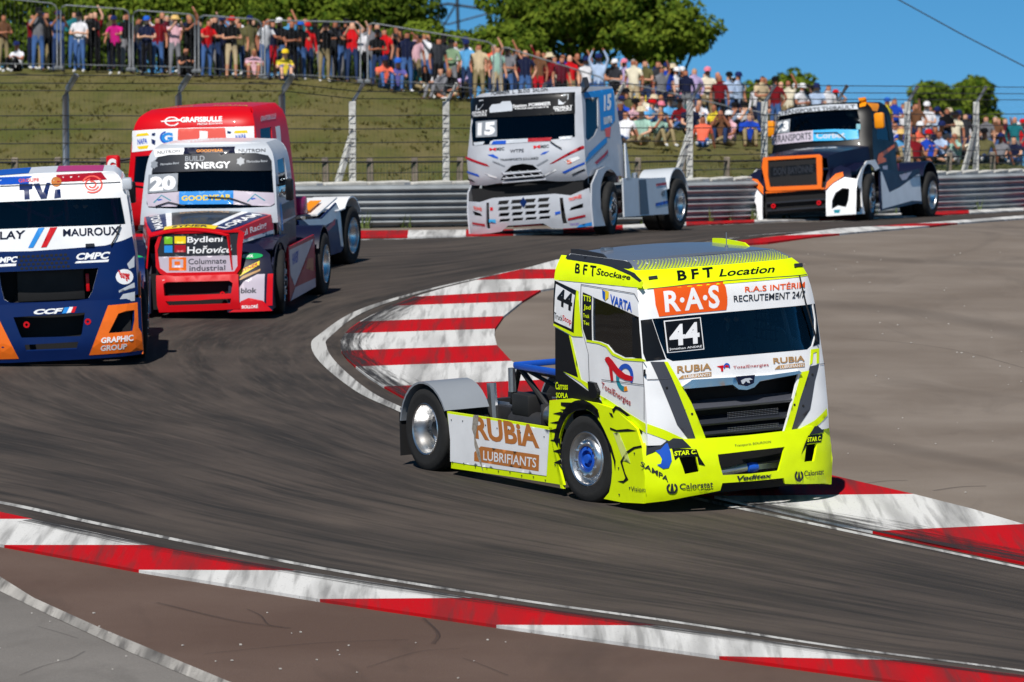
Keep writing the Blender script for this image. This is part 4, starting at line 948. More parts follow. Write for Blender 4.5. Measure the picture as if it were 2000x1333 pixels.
# grey and yellow strips down the front
t.decal('grey_strip', 'F', [(-1.109,1.727),(-0.96,1.72),(-0.845,1.401),(-0.728,1.063),(-0.645,0.816),(-0.74,0.835),(-0.875,1.016),(-0.997,1.382)], 'charcoal', 1); t.decal('yellow_strip', 'F', [(-0.96,1.72),(-0.919,1.717),(-0.79,1.454),(-0.682,1.248),(-0.51,0.789),(-0.645,0.811),(-0.728,1.063),(-0.845,1.401)], 'neon', 2)
t.decal('yellow_strip', 'F', [(0.798,1.474),(0.919,1.481),(0.753,1.173),(0.6,0.817),(0.501,0.814)], 'neon', 2); t.decal('grey_strip', 'F', [(0.933,1.526),(1.085,1.534),(0.992,1.353),(0.89,1.046),(0.687,0.844),(0.607,0.822),(0.753,1.173)], 'charcoal', 1)
t.decal('yellow_corner', 'F', [(0.98,1.71),(1.121,1.708),(1.087,1.545),(1.042,1.544),(1.066,1.673),(1.013,1.667),(0.977,1.556),(0.935,1.537)], 'neon', 2)
mb = MB()
for a, b in [(-0.963,1.432),(-0.685,1.123),(0.961,1.431),(0.668,1.117),(0.79,1.095)]:
    V, pn = mapsurf(t.fn('F'), [(a, b)], .004, CTR); mb.box(V[0], (.02, .026, .026), None, .006)
t.part(mb, 'fasteners', 'blackplastic')
t.decal('yellow_sweep', 'F', [(-1.197,1.045),(-1.01,0.962),(-0.741,0.824),(-0.504,0.782),(-0.504,0.748),(-0.836,0.779),(-1.202,0.942)], 'neon', 2); t.decal('yellow_sweep', 'F', [(0.543,0.811),(0.716,0.842),(0.943,0.913),(1.163,1.028),(1.165,0.947),(1.022,0.87),(0.824,0.791),(0.542,0.77)], 'neon', 2)
# grille
gz = [q[1] for q in gri]
slab(t, 'chrome_trim', 'F', [(-0.786,1.437),(-0.658,1.502),(-0.333,1.495),(-0.067,1.487),(0.342,1.477),(0.755,1.49),(0.788,1.458),(0.478,1.438),(0.212,1.425),(0.124,1.357),(0.026,1.336),(-0.081,1.35),(-0.156,1.408),(-0.763,1.407)], 'chrome', .05, .035, step=.08)
slab(t, 'emblem', 'F', [(-0.107,1.495),(0.137,1.494),(0.114,1.404),(0.023,1.377),(-0.076,1.402)], 'dnavy', .02, .05, step=.08); t.decal('emblem_figure', lambda y, z: tuple(Vector(t.S['F'](y, z)) + Vector((.05, 0, 0))), [(-0.058,1.452),(-0.002,1.47),(0.066,1.471),(0.098,1.451),(0.05,1.449),(0.061,1.414),(0.028,1.422),(0.009,1.441),(-0.028,1.409),(-0.047,1.416)], 'silver', 1)
t.part(MB().prism([(-.80, .72), (.78, .72), (.95, 1.5), (-.95, 1.5)], 1.08, 1.12, 'x'), 'grille_cavity', 'cavity')
for z, w in ((1.20, .78), (1.02, .68), (.90, .62)):
    t.part(MB().box((1.34, .0, z), (.16, 2 * w, .035), Matrix.Rotation(.5, 3, 'Y'), .008), 'grille_louvre', 'charcoal' if z > 1.1 else 'dgrey')
for z, w in ((1.04, .36), (.87, .36)):
    mb = MB()
    for k in range(34):
        for j in range(4): mb.box((1.40, -.2 + k * .02, z + j * .018), (.006, .008, .006))
    t.part(mb, 'grille_mesh', 'satin')
# text band under the windscreen
t.text('F', [(-0.816,1.663),(-0.384,1.666),(-0.394,1.591),(-0.826,1.584)], 'RUBiA', 'copper2', .025); t.decal('sticker', 'F', [(-0.821,1.519),(-0.767,1.555),(-0.397,1.571),(-0.403,1.52)], 'copper2', 2); t.text('F', [(-0.748,1.556),(-0.411,1.561),(-0.415,1.527),(-0.752,1.52)], 'LUBRIFIANTS', 'white', .01)
t.text('F', [(0.429,1.659),(0.876,1.654),(0.865,1.589),(0.427,1.596)], 'RUBiA', 'copper2', .025); t.decal('sticker', 'F', [(0.433,1.533),(0.494,1.571),(0.863,1.572),(0.856,1.527)], 'copper2', 2); t.text('F', [(0.514,1.567),(0.854,1.564),(0.85,1.533),(0.51,1.535)], 'LUBRIFIANTS', 'white', .01)
t.text('F', [(-0.112,1.612),(0.359,1.61),(0.36,1.567),(-0.118,1.573)], 'TotalEnergies', 'dred', .006); t.decal('sticker', 'F', [(-0.324,1.625),(-0.25,1.631),(-0.151,1.624),(-0.161,1.602),(-0.24,1.608),(-0.246,1.563),(-0.272,1.565),(-0.274,1.604)], 'red', 2); t.decal('sticker', 'F', [(-0.231,1.592),(-0.234,1.603),(-0.234,1.615),(-0.23,1.626),(-0.223,1.637),(-0.213,1.645),(-0.203,1.65),(-0.191,1.652),(-0.179,1.65),(-0.169,1.645),(-0.16,1.638),(-0.154,1.628),(-0.152,1.616),(-0.152,1.604),(-0.156,1.593),(-0.171,1.599),(-0.168,1.606),(-0.168,1.614),(-0.169,1.621),(-0.173,1.627),(-0.178,1.632),(-0.185,1.635),(-0.192,1.635),(-0.199,1.634),(-0.206,1.631),(-0.211,1.626),(-0.215,1.62),(-0.218,1.613),(-0.218,1.606),(-0.216,1.599)], 'blue', 3)
# right side paint
t.decal('roof_band_paint', 'R', [(-0.776,2.503),(0.209,2.525),(1.136,2.543),(1.157,2.601),(0.901,2.678),(0.388,2.738),(-0.23,2.776),(-0.664,2.777),(-0.83,2.772),(-0.797,2.685)], 'neon', 1)
t.decal('roof_edge_paint', 'R', [(-.66, 2.735), (-.66, 2.80), (.5, 2.80), (.66, 2.785), (.80, 2.74), (.72, 2.72), (0, 2.73)], 'dgrey', 2); t.decal('roof_edge_strip', 'R', [(-0.714,2.779),(-0.237,2.781),(0.374,2.748),(0.89,2.688),(1.114,2.62),(1.069,2.601),(0.834,2.657),(0.361,2.715),(-0.185,2.746),(-0.693,2.742)], 'dgrey', 2)
t.text('R', [(-0.417,2.709),(0.043,2.708),(0.121,2.596),(-0.344,2.607)], 'B F T', 'black', .03); t.text('R', [(0.079,2.691),(0.844,2.663),(0.875,2.593),(0.137,2.597)], 'Stockage', 'black', .02, shear=.03)
t.decal('side_number_border', 'R', [(-0.763,2.498),(-0.207,2.41),(-0.267,1.93),(-0.737,2.005)], 'black', 2); t.decal('side_number_plate', 'R', [(-0.721,2.461),(-0.279,2.364),(-0.336,1.977),(-0.715,2.036)], 'white', 3)
t.text('R', [(-0.669,2.43),(-0.315,2.373),(-0.328,2.175),(-0.664,2.232)], '44', 'black', .035, 5); t.text('R', [(-0.717,2.141),(-0.532,2.114),(-0.531,2.049),(-0.715,2.071)], 'Truck', 'black', .006, 5); t.text('R', [(-0.532,2.125),(-0.326,2.094),(-0.336,2.006),(-0.531,2.044)], 'Stop', 'red', .015, 5)
t.decal('yellow_edge', 'R', [(-0.256,2.424),(-0.209,2.415),(-0.085,1.909),(-0.301,1.898),(-0.737,1.987),(-0.737,2.011),(-0.278,1.935)], 'neon', 4)
t.decal('window_surround', 'R', [(-0.117,2.41),(0.093,2.379),(0.119,1.878),(-0.006,1.886),(-0.086,2.002)], 'black', 1)
for k, (q, s_) in enumerate((([(-0.1,2.383),(0.071,2.372),(0.08,2.315),(-0.09,2.314)], 'TTS'), ([(-0.074,2.275),(0.085,2.275),(0.079,2.211),(-0.068,2.206)], 'Jsd'), ([(-0.078,2.176),(0.058,2.169),(0.059,2.129),(-0.076,2.13)], 'Truck'), ([(-0.076,2.095),(0.06,2.088),(0.061,2.048),(-0.075,2.049)], 'Tec'))): t.text('R', q, s_, 'neon', .02)
t.decal('window_line', 'R', [(-0.006,1.88),(0.288,1.88),(0.456,1.855),(0.591,1.777),(0.825,1.738),(1.21,1.763),(1.287,1.752),(1.287,1.735),(0.803,1.713),(0.558,1.751),(0.423,1.833),(0.265,1.855),(-0.005,1.857)], 'neon', 2)
t.text('R', [(0.487,2.43),(0.975,2.368),(0.978,2.265),(0.494,2.322)], 'VARTA', 'blue', .03); t.decal('sticker', 'R', [(0.3,2.468),(0.448,2.456),(0.45,2.387),(0.389,2.349),(0.329,2.379)], 'yellow', 2); t.decal('sticker', 'R', [(0.3,2.468),(0.372,2.445),(0.389,2.349),(0.329,2.379)], 'blue', 3)
t.decal('sticker', 'R', [(0.402,1.687),(0.424,1.717),(0.491,1.728),(0.57,1.694),(0.693,1.618),(0.849,1.562),(1.014,1.547),(1.003,1.495),(0.849,1.493),(0.693,1.52),(0.571,1.591),(0.593,1.46),(0.537,1.45),(0.492,1.619)], 'red', 3)
t.decal('sticker', 'R', [(0.682,1.574),(0.701,1.606),(0.729,1.634),(0.764,1.657),(0.804,1.672),(0.846,1.68),(0.889,1.68),(0.929,1.671),(0.965,1.654),(0.994,1.631),(1.014,1.603),(1.024,1.57),(1.024,1.536),(1.014,1.502),(0.993,1.47),(0.939,1.496),(0.952,1.516),(0.958,1.537),(0.958,1.559),(0.952,1.579),(0.939,1.597),(0.922,1.611),(0.899,1.622),(0.874,1.627),(0.847,1.627),(0.821,1.622),(0.796,1.613),(0.774,1.598),(0.757,1.581),(0.744,1.561)], 'blue', 2); t.decal('sticker', 'R', [(0.66,1.559),(0.653,1.539),(0.65,1.519),(0.649,1.498),(0.652,1.479),(0.657,1.459),(0.666,1.441),(0.678,1.425),(0.692,1.41),(0.709,1.397),(0.728,1.386),(0.749,1.377),(0.772,1.371),(0.795,1.367),(0.82,1.366),(0.826,1.421),(0.811,1.422),(0.795,1.424),(0.781,1.428),(0.767,1.433),(0.755,1.441),(0.744,1.449),(0.734,1.459),(0.727,1.47),(0.721,1.481),(0.717,1.494),(0.716,1.506),(0.716,1.519),(0.718,1.532),(0.723,1.545)], 'teal', 2); t.decal('sticker', 'R', [(0.82,1.366),(0.84,1.367),(0.861,1.371),(0.881,1.375),(0.901,1.382),(0.879,1.431),(0.866,1.427),(0.853,1.424),(0.84,1.422),(0.826,1.421)], 'amber', 2)
t.text('R', [(0.335,1.433),(0.968,1.285),(0.955,1.192),(0.323,1.345)], 'TotalEnergies', 'dred', .008)
t.decal('black_paint', 'R', [(-0.703,1.966),(-0.392,1.902),(-0.173,1.436),(-0.527,1.471),(0.096,1.285),(0.265,1.241),(0.488,1.133),(0.932,1.069),(1.206,1.013),(1.203,0.921),(0.708,0.98),(0.32,1.118),(0.038,1.163),(-0.647,1.115),(-0.692,1.205)], 'black', 1)
t.decal('yellow_flash', 'R', [(-0.516,1.478),(-0.185,1.435),(0.087,1.377),(0.108,1.291),(-0.117,1.383)], 'neon', 2); t.decal('yellow_line', 'R', [(-0.392,1.902),(-0.347,1.9),(-0.117,1.424),(-0.185,1.435)], 'neon', 2); t.decal('yellow_sweep', 'R', [(0.288,1.278),(0.489,1.237),(0.878,1.139),(1.284,1.043),(1.28,0.94),(0.986,1.016),(0.544,1.121),(0.354,1.179)], 'neon', 2)
t.text('R', [(-0.69,1.346),(-0.414,1.358),(-0.415,1.276),(-0.691,1.258)], 'Carross', 'neon', .02); t.text('R', [(-0.68,1.224),(-0.416,1.241),(-0.417,1.182),(-0.681,1.165)], 'SOPLA', 'neon', .02)
slab(t, 'grab_handle', 'R', [(0.087,1.418),(0.223,1.412),(0.3,1.32),(0.287,1.249),(0.186,1.229),(0.108,1.303)], 'black', .05, .045, step=.08)
t.decal('small_badge', 'R', [(1.244,1.646),(1.288,1.65),(1.289,1.581),(1.245,1.572)], 'black', 2)
def line(t, f, pts, w=.004, m='charcoal'):
    for a, b in zip(pts, pts[1:]):
        dx, dy = b[0] - a[0], b[1] - a[1]; l = math.hypot(dx, dy) or 1; n = (-dy / l * w, dx / l * w)
        t.decal('shut_line', f, [(a[0] + n[0], a[1] + n[1]), (b[0] + n[0], b[1] + n[1]), (b[0] - n[0], b[1] - n[1]), (a[0] - n[0], a[1] - n[1])], m, 4)
line(t, 'R', [(-0.168,2.493),(1.0,2.472),(1.115,2.389)]); line(t, 'R', [(-0.168,2.493),(-0.108,2.012),(0.041,1.733),(0.065,1.416)]); line(t, 'R', [(0.335,1.456),(1.245,1.475)]); line(t, 'F', [(-1.162,1.532),(-1.023,1.531),(-0.893,1.535)]); line(t, 'R', [(1.221,1.736),(1.256,1.43),(1.252,1.086)])
line(t, 'F', [(-1.029,2.522),(-0.563,2.541),(-0.031,2.55),(0.521,2.546),(1.11,2.532)], .003); line(t, 'F', [(1.094,1.533),(1.199,1.526)])
# bumper and wheel panels
HWB = 1.24
bz = [.15, .22, .4, .6, .75, .82]
nl = [(-0.409,0.263),(-0.407,0.338),(-0.016,0.329),(0.405,0.326),(0.409,0.272)]
bout = [(-HWB, z) for z in bz] + [(-1.0, .86), (-.5, .845), (0, .84), (.5, .845), (1.0, .86)] + [(HWB, z) for z in reversed(bz)] + [(1.05, .19), (nl[-1][0] + .02, .255)] + nl[::-1][1:-1] + [(nl[0][0] - .02, .255), (-.8, .215), (-1.05, .175)]
h1 = [(-0.442,0.661),(0.01,0.67),(0.448,0.672),(0.339,0.413),(-0.013,0.409),(-0.397,0.424),(-0.436,0.565)]; h2 = [(-0.902,0.664),(-0.711,0.664),(-0.684,0.486),(-0.85,0.468)]; h3 = [(0.76,0.666),(0.937,0.664),(0.86,0.471),(0.707,0.476)]
t.panel('bumper', 'B', bout, 'neon', [h1, h2, h3], 0, .03, .1)
t.part(MB().box((1.28, 0, .5), (.04, 2.1, .62)), 'bumper_cavity', 'cavity')
t.part(MB().tube([(1.42, -.35, .43), (1.43, .0, .47)], .05, 12).box((1.36, .1, .45), (.06, .8, .06)), 'cooler_pipe', 'satin'); t.part(MB().lathe([(0, -.08), (.05, -.06), (.06, 0), (.05, .06), (0, .08)], (1.44, .08, .46), 14), 'cooler_cap', 'blue')
arcF = arc_pts(0, .5, .60, -38, 42, 6); arcB = arc_pts(0, .5, .60, 140, 216, 6)
fr_x = 1.60 - .12 - .20
for f_, nm in (('K', 'right_wheel_panel'), ('J', 'left_wheel_panel')):
    out = [(.40, .115), (.8, .115), (1.27, .15), (1.30, .45), (1.24, .82), (1.15, .98), (.7, 1.16), (.3, 1.19), (-.3, 1.19), (-.76, 1.13), (-.80, .84), (-.56, .14), (-.50, .14)] + arc_pts(0, .5, .60, 205, -30, 20)
    p = t.panel(nm, f_, out, 'neon', (), 0, .03, .12)
lid = [(.62, 1.19), (-.78, 1.13)]
t.decal('arch_shade_band', 'K', arc_pts(0, .5, .70, 165, 62, 14) + arc_pts(0, .5, .605, 58, 170, 14), 'black', 1)  # shade of the wheel well above the tyre, painted as a black band
t.decal('black_paint', 'K', [(-0.497,1.132),(-0.108,1.16),(0.175,1.156),(0.341,1.089),(0.36,1.021),(0.262,1.082),(0.094,1.102),(-0.169,1.062),(-0.367,0.991),(-0.462,0.924),(-0.528,0.977),(-0.342,1.029),(-0.524,1.048),(-0.271,1.076),(-0.499,1.097)], 'black', 1)
for k in range(6):
    y0 = 842 + k * 17; t.decal('black_spike', 'K', [[(-0.838,0.772),(-0.558,0.833),(-0.55,0.769)], [(-0.774,0.672),(-0.529,0.718),(-0.532,0.659)], [(-0.71,0.554),(-0.524,0.596),(-0.526,0.537)], [(-0.693,0.421),(-0.518,0.479),(-0.509,0.415)], [(-0.764,0.873),(-0.531,0.918),(-0.533,0.877)], [(-0.689,0.986),(-0.479,1.028),(-0.482,0.981)]][k], 'black', 1)
t.decal('black_outline', 'K', [(0.635,1.15),(0.715,1.198),(0.815,1.189),(1.033,1.116),(0.955,1.098),(0.791,1.147),(0.713,1.157),(0.666,1.107)], 'black', 1); t.decal('black_outline', 'K', [(0.581,0.943),(0.725,0.927),(0.97,0.961),(1.169,0.956),(0.969,0.932),(0.724,0.904),(0.58,0.92)], 'black', 1); t.decal('eye', 'K', [(0.566,1.109),(0.633,1.104),(0.664,1.06),(0.609,1.067)], 'black', 1)
t.decal('black_outline', 'K', [(0.477,0.875),(0.604,0.731),(0.686,0.577),(0.67,0.459),(0.642,0.572),(0.548,0.726)], 'black', 1); t.decal('black_outline', 'K', [(0.786,0.575),(0.925,0.703),(1.083,0.77),(1.261,0.804),(1.26,0.781),(1.104,0.749),(0.958,0.683),(0.831,0.573),(0.892,0.452),(0.955,0.389),(0.842,0.337),(0.709,0.347),(0.844,0.366),(0.889,0.4)], 'black', 1)
t.decal('pale_highlight', 'K', [(0.645,0.891),(0.779,0.897),(0.947,0.688),(1.008,0.579),(0.854,0.593)], mat('pale_yellow', (.72, .80, .22), .35), 1)
t.decal('headlamp', 'B', [(-1.182,0.901),(-0.953,0.873),(-0.829,0.855),(-0.749,0.756),(-0.962,0.762),(-1.101,0.744),(-1.213,0.689)], 'dgrey', 1); t.decal('headlamp_surround', 'B', [(-0.962,0.762),(-0.692,0.735),(-0.671,0.65),(-0.614,0.549),(-0.693,0.572),(-0.7,0.657),(-0.907,0.664),(-0.95,0.632)], 'black', 2); t.text('B', [(-0.941,0.727),(-0.692,0.735),(-0.701,0.685),(-0.949,0.677)], 'STAR C.', 'neon', .03, 4)
t.decal('headlamp', 'B', [(0.933,0.845),(1.135,0.899),(1.088,0.764),(0.824,0.767)], 'dgrey', 1); t.decal('headlamp_surround', 'B', [(0.807,0.763),(1.061,0.75),(1.005,0.667),(0.77,0.676),(0.658,0.562),(0.73,0.674)], 'black', 2); t.text('B', [(0.786,0.742),(1.024,0.733),(1.009,0.683),(0.774,0.693)], 'STAR C.', 'neon', .03, 4)
t.decal('sticker', 'B', [(-1.017,0.814),(-0.996,0.819),(-0.98,0.712),(-0.983,0.628),(-1.02,0.55),(-1.075,0.541),(-1.131,0.588),(-1.093,0.598),(-1.076,0.648),(-1.093,0.699),(-1.126,0.739),(-1.076,0.754)], 'blue', 3); t.text('B', [(-1.263,0.627),(-1.024,0.447),(-1.031,0.39),(-1.271,0.571)], 'SAMPA', 'dgrey', .02)
t.text('B', [(-0.915,0.368),(-0.527,0.374),(-0.531,0.302),(-0.918,0.305)], 'Calorstat', 'dgrey', .012); t.decal('sticker', 'B', [(-0.964,0.374),(-0.948,0.358),(-0.938,0.336),(-0.937,0.313),(-0.942,0.29),(-0.952,0.271),(-0.969,0.259),(-0.99,0.256),(-1.012,0.261),(-1.031,0.275),(-1.045,0.295),(-1.051,0.318),(-1.048,0.341),(-1.037,0.361),(-1.021,0.376),(-1.012,0.356),(-1.022,0.346),(-1.029,0.334),(-1.031,0.319),(-1.028,0.304),(-1.019,0.292),(-1.007,0.283),(-0.993,0.28),(-0.98,0.282),(-0.969,0.29),(-0.962,0.302),(-0.958,0.316),(-0.959,0.331),(-0.965,0.344),(-0.975,0.354)], 'dgrey', 2); t.decal('sticker', 'B', [(-1.001,0.372),(-0.985,0.372),(-0.975,0.285),(-1.012,0.286)], 'dgrey', 2); t.text('B', [(-0.698,0.297),(-0.53,0.296),(-0.526,0.272),(-0.694,0.268)], 'by Vernet', 'dgrey', .004)
t.text('B', [(0.694,0.379),(1.02,0.364),(1.015,0.301),(0.691,0.315)], 'Calorstat', 'dgrey', .012); t.decal('sticker', 'B', [(0.651,0.381),(0.669,0.364),(0.679,0.341),(0.681,0.317),(0.675,0.295),(0.664,0.276),(0.645,0.264),(0.622,0.262),(0.597,0.269),(0.573,0.285),(0.557,0.306),(0.552,0.33),(0.556,0.354),(0.568,0.374),(0.587,0.388),(0.598,0.365),(0.587,0.356),(0.579,0.344),(0.577,0.33),(0.58,0.315),(0.588,0.303),(0.601,0.293),(0.617,0.289),(0.631,0.29),(0.642,0.297),(0.651,0.308),(0.655,0.322),(0.654,0.337),(0.648,0.35),(0.637,0.361)], 'dgrey', 2); t.decal('sticker', 'B', [(0.611,0.376),(0.626,0.374),(0.639,0.292),(0.593,0.296)], 'dgrey', 2)
t.text('B', [(-0.234,0.405),(0.24,0.395),(0.238,0.347),(-0.236,0.347)], 'Veditex', 'dgrey', .03, shear=.05); t.text('B', [(-0.215,0.753),(0.268,0.756),(0.262,0.725),(-0.221,0.72)], 'Transports BOURDON', 'dgrey', 0); t.text('K', [(1.007,0.319),(1.327,0.34),(1.325,0.282),(1.005,0.267)], 'Visiom', 'dgrey', 0)
# side skirt, rear fenders, deck
for f_, nm in (('K', 'right_skirt'), ('J', 'left_skirt')):
    p = t.panel(nm, f_, [(-3.164,0.79),(-2.108,0.806),(-0.72,0.819),(-0.707,0.62),(-0.486,0.182),(-1.665,0.16),(-3.102,0.122),(-3.081,0.276),(-3.096,0.456)], 'neon', (), 0, .03, .2)
    t.decal('skirt_panel', f_, [(-3.141,0.768),(-2.109,0.782),(-0.768,0.791),(-0.864,0.251),(-2.019,0.221),(-3.11,0.2),(-3.096,0.456)], 'white', 1)
t.text('K', [(-2.53,0.798),(-1.045,0.818),(-1.0,0.551),(-2.495,0.53)], 'RUBiA', 'copper', .035); t.decal('sticker', 'K', [(-2.367,0.452),(-1.015,0.478),(-1.037,0.287),(-2.534,0.261),(-2.528,0.364)], 'copper', 2); t.text('K', [(-2.309,0.409),(-1.076,0.437),(-1.093,0.323),(-2.315,0.294)], 'LUBRIFIANTS', 'white', .012, 4)
t.decal('scuff', 'K', [(-2.517,0.805),(-2.396,0.816),(-2.413,0.724),(-2.454,0.624),(-2.483,0.537),(-2.394,0.401),(-2.322,0.161),(-2.435,0.307),(-2.512,0.45),(-2.517,0.57),(-2.562,0.639)], mat('grey_scuff', (.36, .32, .27), .8, var=.4, vscale=30), 5)
for sg in (1, -1):
    fender(t, -3.7, sg * .66, sg * 1.26, .60, 172, 30, 'grey')
    t.part(MB().box((-4.30, sg * .98, .42), (.015, .56, .52)), 'mud_flap', 'blackplastic'); t.part(MB().tube([(-4.3, sg * .68, .72), (-4.3, sg * 1.24, .72)], .02, 6), 'flap_bracket', 'satin')
mb = MB()
for k in range(9):
    for zz_ in (.20, .70): mb.box((-3.05 + k * .27, -1.252, zz_ + .012 * (k % 2)), (.014, .012, .014), None, .003)
for q_ in ((.75, .2), (.75, .5), (.98, .3), (1.1, .7), (-.66, .4), (-.66, .7)): mb.box((q_[0], -1.252, q_[1]), (.016, .012, .016), None, .003)
tag(t.part(mb, 'screws', 'dmetal'), kind='stuff')
for k, (m_, y_, h_) in enumerate((('dred', -.30, .98), ('blue', -.22, .96), ('blackplastic', -.12, 1.02), ('blackplastic', .05, 1.0), ('yellow', .14, .95))):
    t.part(MB().tube([(-.75, y_, 1.2), (-1.0, y_ - .05, h_), (-1.5, y_ + .03, h_ - .08), (-2.1, y_ + .1, h_ - .04), (-2.7, y_, .86)], .018, 6), 'hose', m_)
t.part(MB().tube([(-1.15, -.62, .82), (-1.85, -.62, .82)], .12, 14), 'air_tank', 'satin'); t.part(MB().box((-2.45, -.5, .88), (.4, .34, .26), None, .03), 'battery_box', 'blackplastic')
for k in range(3): t.part(MB().box((-1.25 - k * .28, -.62, .82), (.03, .26, .26), None, .01), 'tank_strap', 'dmetal')
chassis(t)
t.part(MB().box((-1.65, 1.04, 1.33), (2.0, .06, .07), None, .02).box((-1.65, -.62, 1.33), (1.9, .07, .075), None, .02).box((-2.62, .2, 1.335), (.08, 1.66, .07), None, .02), 'blue_deck_frame', 'blue')
mb = MB()
for sg, y in ((1, .9), (-1, -.6)):
    mb.tube([(-2.55, y, 1.32), (-2.0, y * .8, .8)], .035, 8).tube([(-2.55, y, 1.3), (-2.95, y * .8, .85)], .035, 8).tube([(-1.3, y, 1.32), (-1.75, y * .8, .82)], .03, 8).tube([(-1.3, y, 1.3), (-.85, y * .8, .85)], .03, 8).tube([(-2.4, y, 1.3), (-.9, y * .8, .92)], .025, 8)
mb.tube([(-2.5, -.6, 1.3), (-2.5, .9, .9)], .03, 8); t.part(mb, 'deck_stays', 'blackplastic')
t.part(MB().box((-.86, -.2, 1.0), (.3, 1.5, .5), None, .03), 'rear_radiator', 'dmetal'); t.part(MB().tube([(-2.66, -.64, 1.30), (-2.66, -.64, 1.02)], .045, 10), 'damper', 'satin')
for sg in (-1, 1):
    t.part(MB().prism([(-.68, 2.78), (.1, 2.80), (.0, 2.84), (-.5, 2.86), (-.68, 2.85)], sg * .95 - .012, sg * .95 + .012, 'y'), 'roof_fin', 'dgrey' if sg < 0 else 'neon')
mb = MB().tube([(.25, .55, 2.82), (.25, .55, 3.0)], .006, 5).lathe([(.02, 0), (.02, .03), (0, .035)], (.25, .55, 2.82), 8, 'z').box((-.45, -.62, 2.84), (.1, .12, .04), None, .01); t.part(mb, 'aerial', 'satin')
wheels(t, 3.7, 7, hub='hub_blue')

# ================================================================== white and grey truck, number 15
t = Truck('white', 'racing_truck', 'white and pale grey cab-over racing truck number 15 with a slatted grille')
win = [(-1.238,2.625),(-0.007,2.607),(0.97,2.585),(1.01,1.751),(0.237,1.71),(-1.044,1.727)]
gr1 = [(-0.351,1.19),(-0.194,1.303),(0.033,1.326),(0.231,1.285),(0.339,1.183)]; g2 = [(-0.467,1.035),(-0.355,1.162),(0.357,1.163),(0.434,1.053),(0.365,1.019),(-0.018,1.016)]
zb = [(1.101,0.949),(0.932,0.942),(0.658,0.952),(0.376,0.99),(-0.024,0.997),(-0.544,0.992),(-0.825,0.971)]
cab_shell(t, 1.0, 2.68, -1.0, HW_W, XF_W, .26, 'offwhite', win, [gr1, g2], [(0.627,2.463),(-0.047,2.499),(0.187,1.905),(0.434,1.764),(0.805,1.662),(0.914,1.721)], 'silver', bottom=zb, side_bottom=[(-1.0, .95), (-.6, 1.02), (.0, 1.12)], glass='darkglass')
interior(t, .0, 1.2, 1.66, .82); cage(t, -.5, .5, .95, 1.2, 2.45)
t.part(MB().box((1.0, 0, 1.12), (.04, 1.5, .5)), 'grille_cavity', 'cavity')
mb = MB()
for k in range(3):
    a, b = [(-0.366,1.153),(0.376,1.162)][0], [(-0.366,1.153),(0.376,1.162)][1]
    y0, y1 = a[0] - .03 * k, b[0] + .03 * k; z = a[1] - .075 * k; z2 = b[1] - .075 * k
    V, _ = mapsurf(t.fn('F'), [(y0, z), ((y0 + y1) / 2, (z + z2) / 2), (y1, z2)], .01, CTR); mb.tube(V, .016, 6)
for k in range(5):
    y = -.34 + k * .17; V, _ = mapsurf(t.fn('F'), [(y - .06, 1.20), (y + .06, 1.06)], .008, CTR); mb.tube(V, .013, 6)
t.part(mb, 'grille_bars', 'offwhite')
t.decal('visor_band', 'F', [(-1.222,2.614),(-0.003,2.597),(0.973,2.576),(0.994,2.186),(0.021,2.198),(-1.087,2.234)], 'black', 3)
t.text('F', [(-0.723,2.714),(0.421,2.7),(0.461,2.631),(-0.677,2.635)], 'POMMIER  L.  BLOIS  SALON', 'dgrey', .01)
for x_, y_ in [(-0.893,2.469),(0.786,2.457)]: t.decal('badge', 'F', [(x_ + .10 * cos(radians(30 + 60 * k)), y_ + .105 * sin(radians(90 + 60 * k - 60 + 30))) for k in range(6)], 'silver', 4, step=.3)
for q, s_ in (([(-1.085,2.358),(-0.699,2.361),(-0.708,2.314),(-1.079,2.31)], 'RENAULT'), ([(-1.078,2.3),(-0.719,2.305),(-0.717,2.257),(-1.057,2.261)], 'TRUCKS'), ([(0.612,2.336),(0.947,2.341),(0.949,2.294),(0.614,2.289)], 'RENAULT'), ([(0.623,2.288),(0.932,2.295),(0.934,2.247),(0.634,2.24)], 'TRUCKS'), ([(-0.182,2.429),(0.561,2.435),(0.563,2.368),(-0.18,2.372)], 'Station POMMIER'), ([(-0.159,2.362),(0.524,2.352),(0.525,2.324),(-0.158,2.333)], 'TRANSPORTS')): t.text('F', q, s_, 'white', .02, 5)
t.decal('sticker', 'F', [(-0.667,2.396),(-0.615,2.459),(-0.443,2.467),(-0.402,2.502),(-0.235,2.5),(-0.192,2.421),(-0.188,2.316),(-0.652,2.31)], 'silver', 4)
t.decal('number_plate', 'F', [(-0.964,2.169),(-0.496,2.166),(-0.485,1.862),(-0.946,1.873)], 'grey', 4); t.text('F', [(-0.91,2.137),(-0.527,2.14),(-0.529,1.894),(-0.91,1.9)], '15', 'white', .06, 6)
t.decal('sunstrip', 'F', [(-0.622,1.777),(-0.547,1.8),(0.6,1.77),(0.573,1.706),(-0.642,1.721)], 'silver', 4); t.decal('sticker', 'F', [(-0.557,1.782),(-0.295,1.774),(-0.303,1.708),(-0.598,1.718)], 'blue', 5); t.decal('sticker', 'F', [(0.134,1.783),(0.6,1.77),(0.573,1.706),(0.136,1.717)], 'dred', 5)
for q in ([(-1.007,1.782),(-0.742,1.784),(-0.774,1.73),(-0.977,1.723)], [(0.725,1.771),(0.967,1.773),(0.943,1.718),(0.745,1.713)]): t.decal('sticker', 'F', q, 'silver', 4)
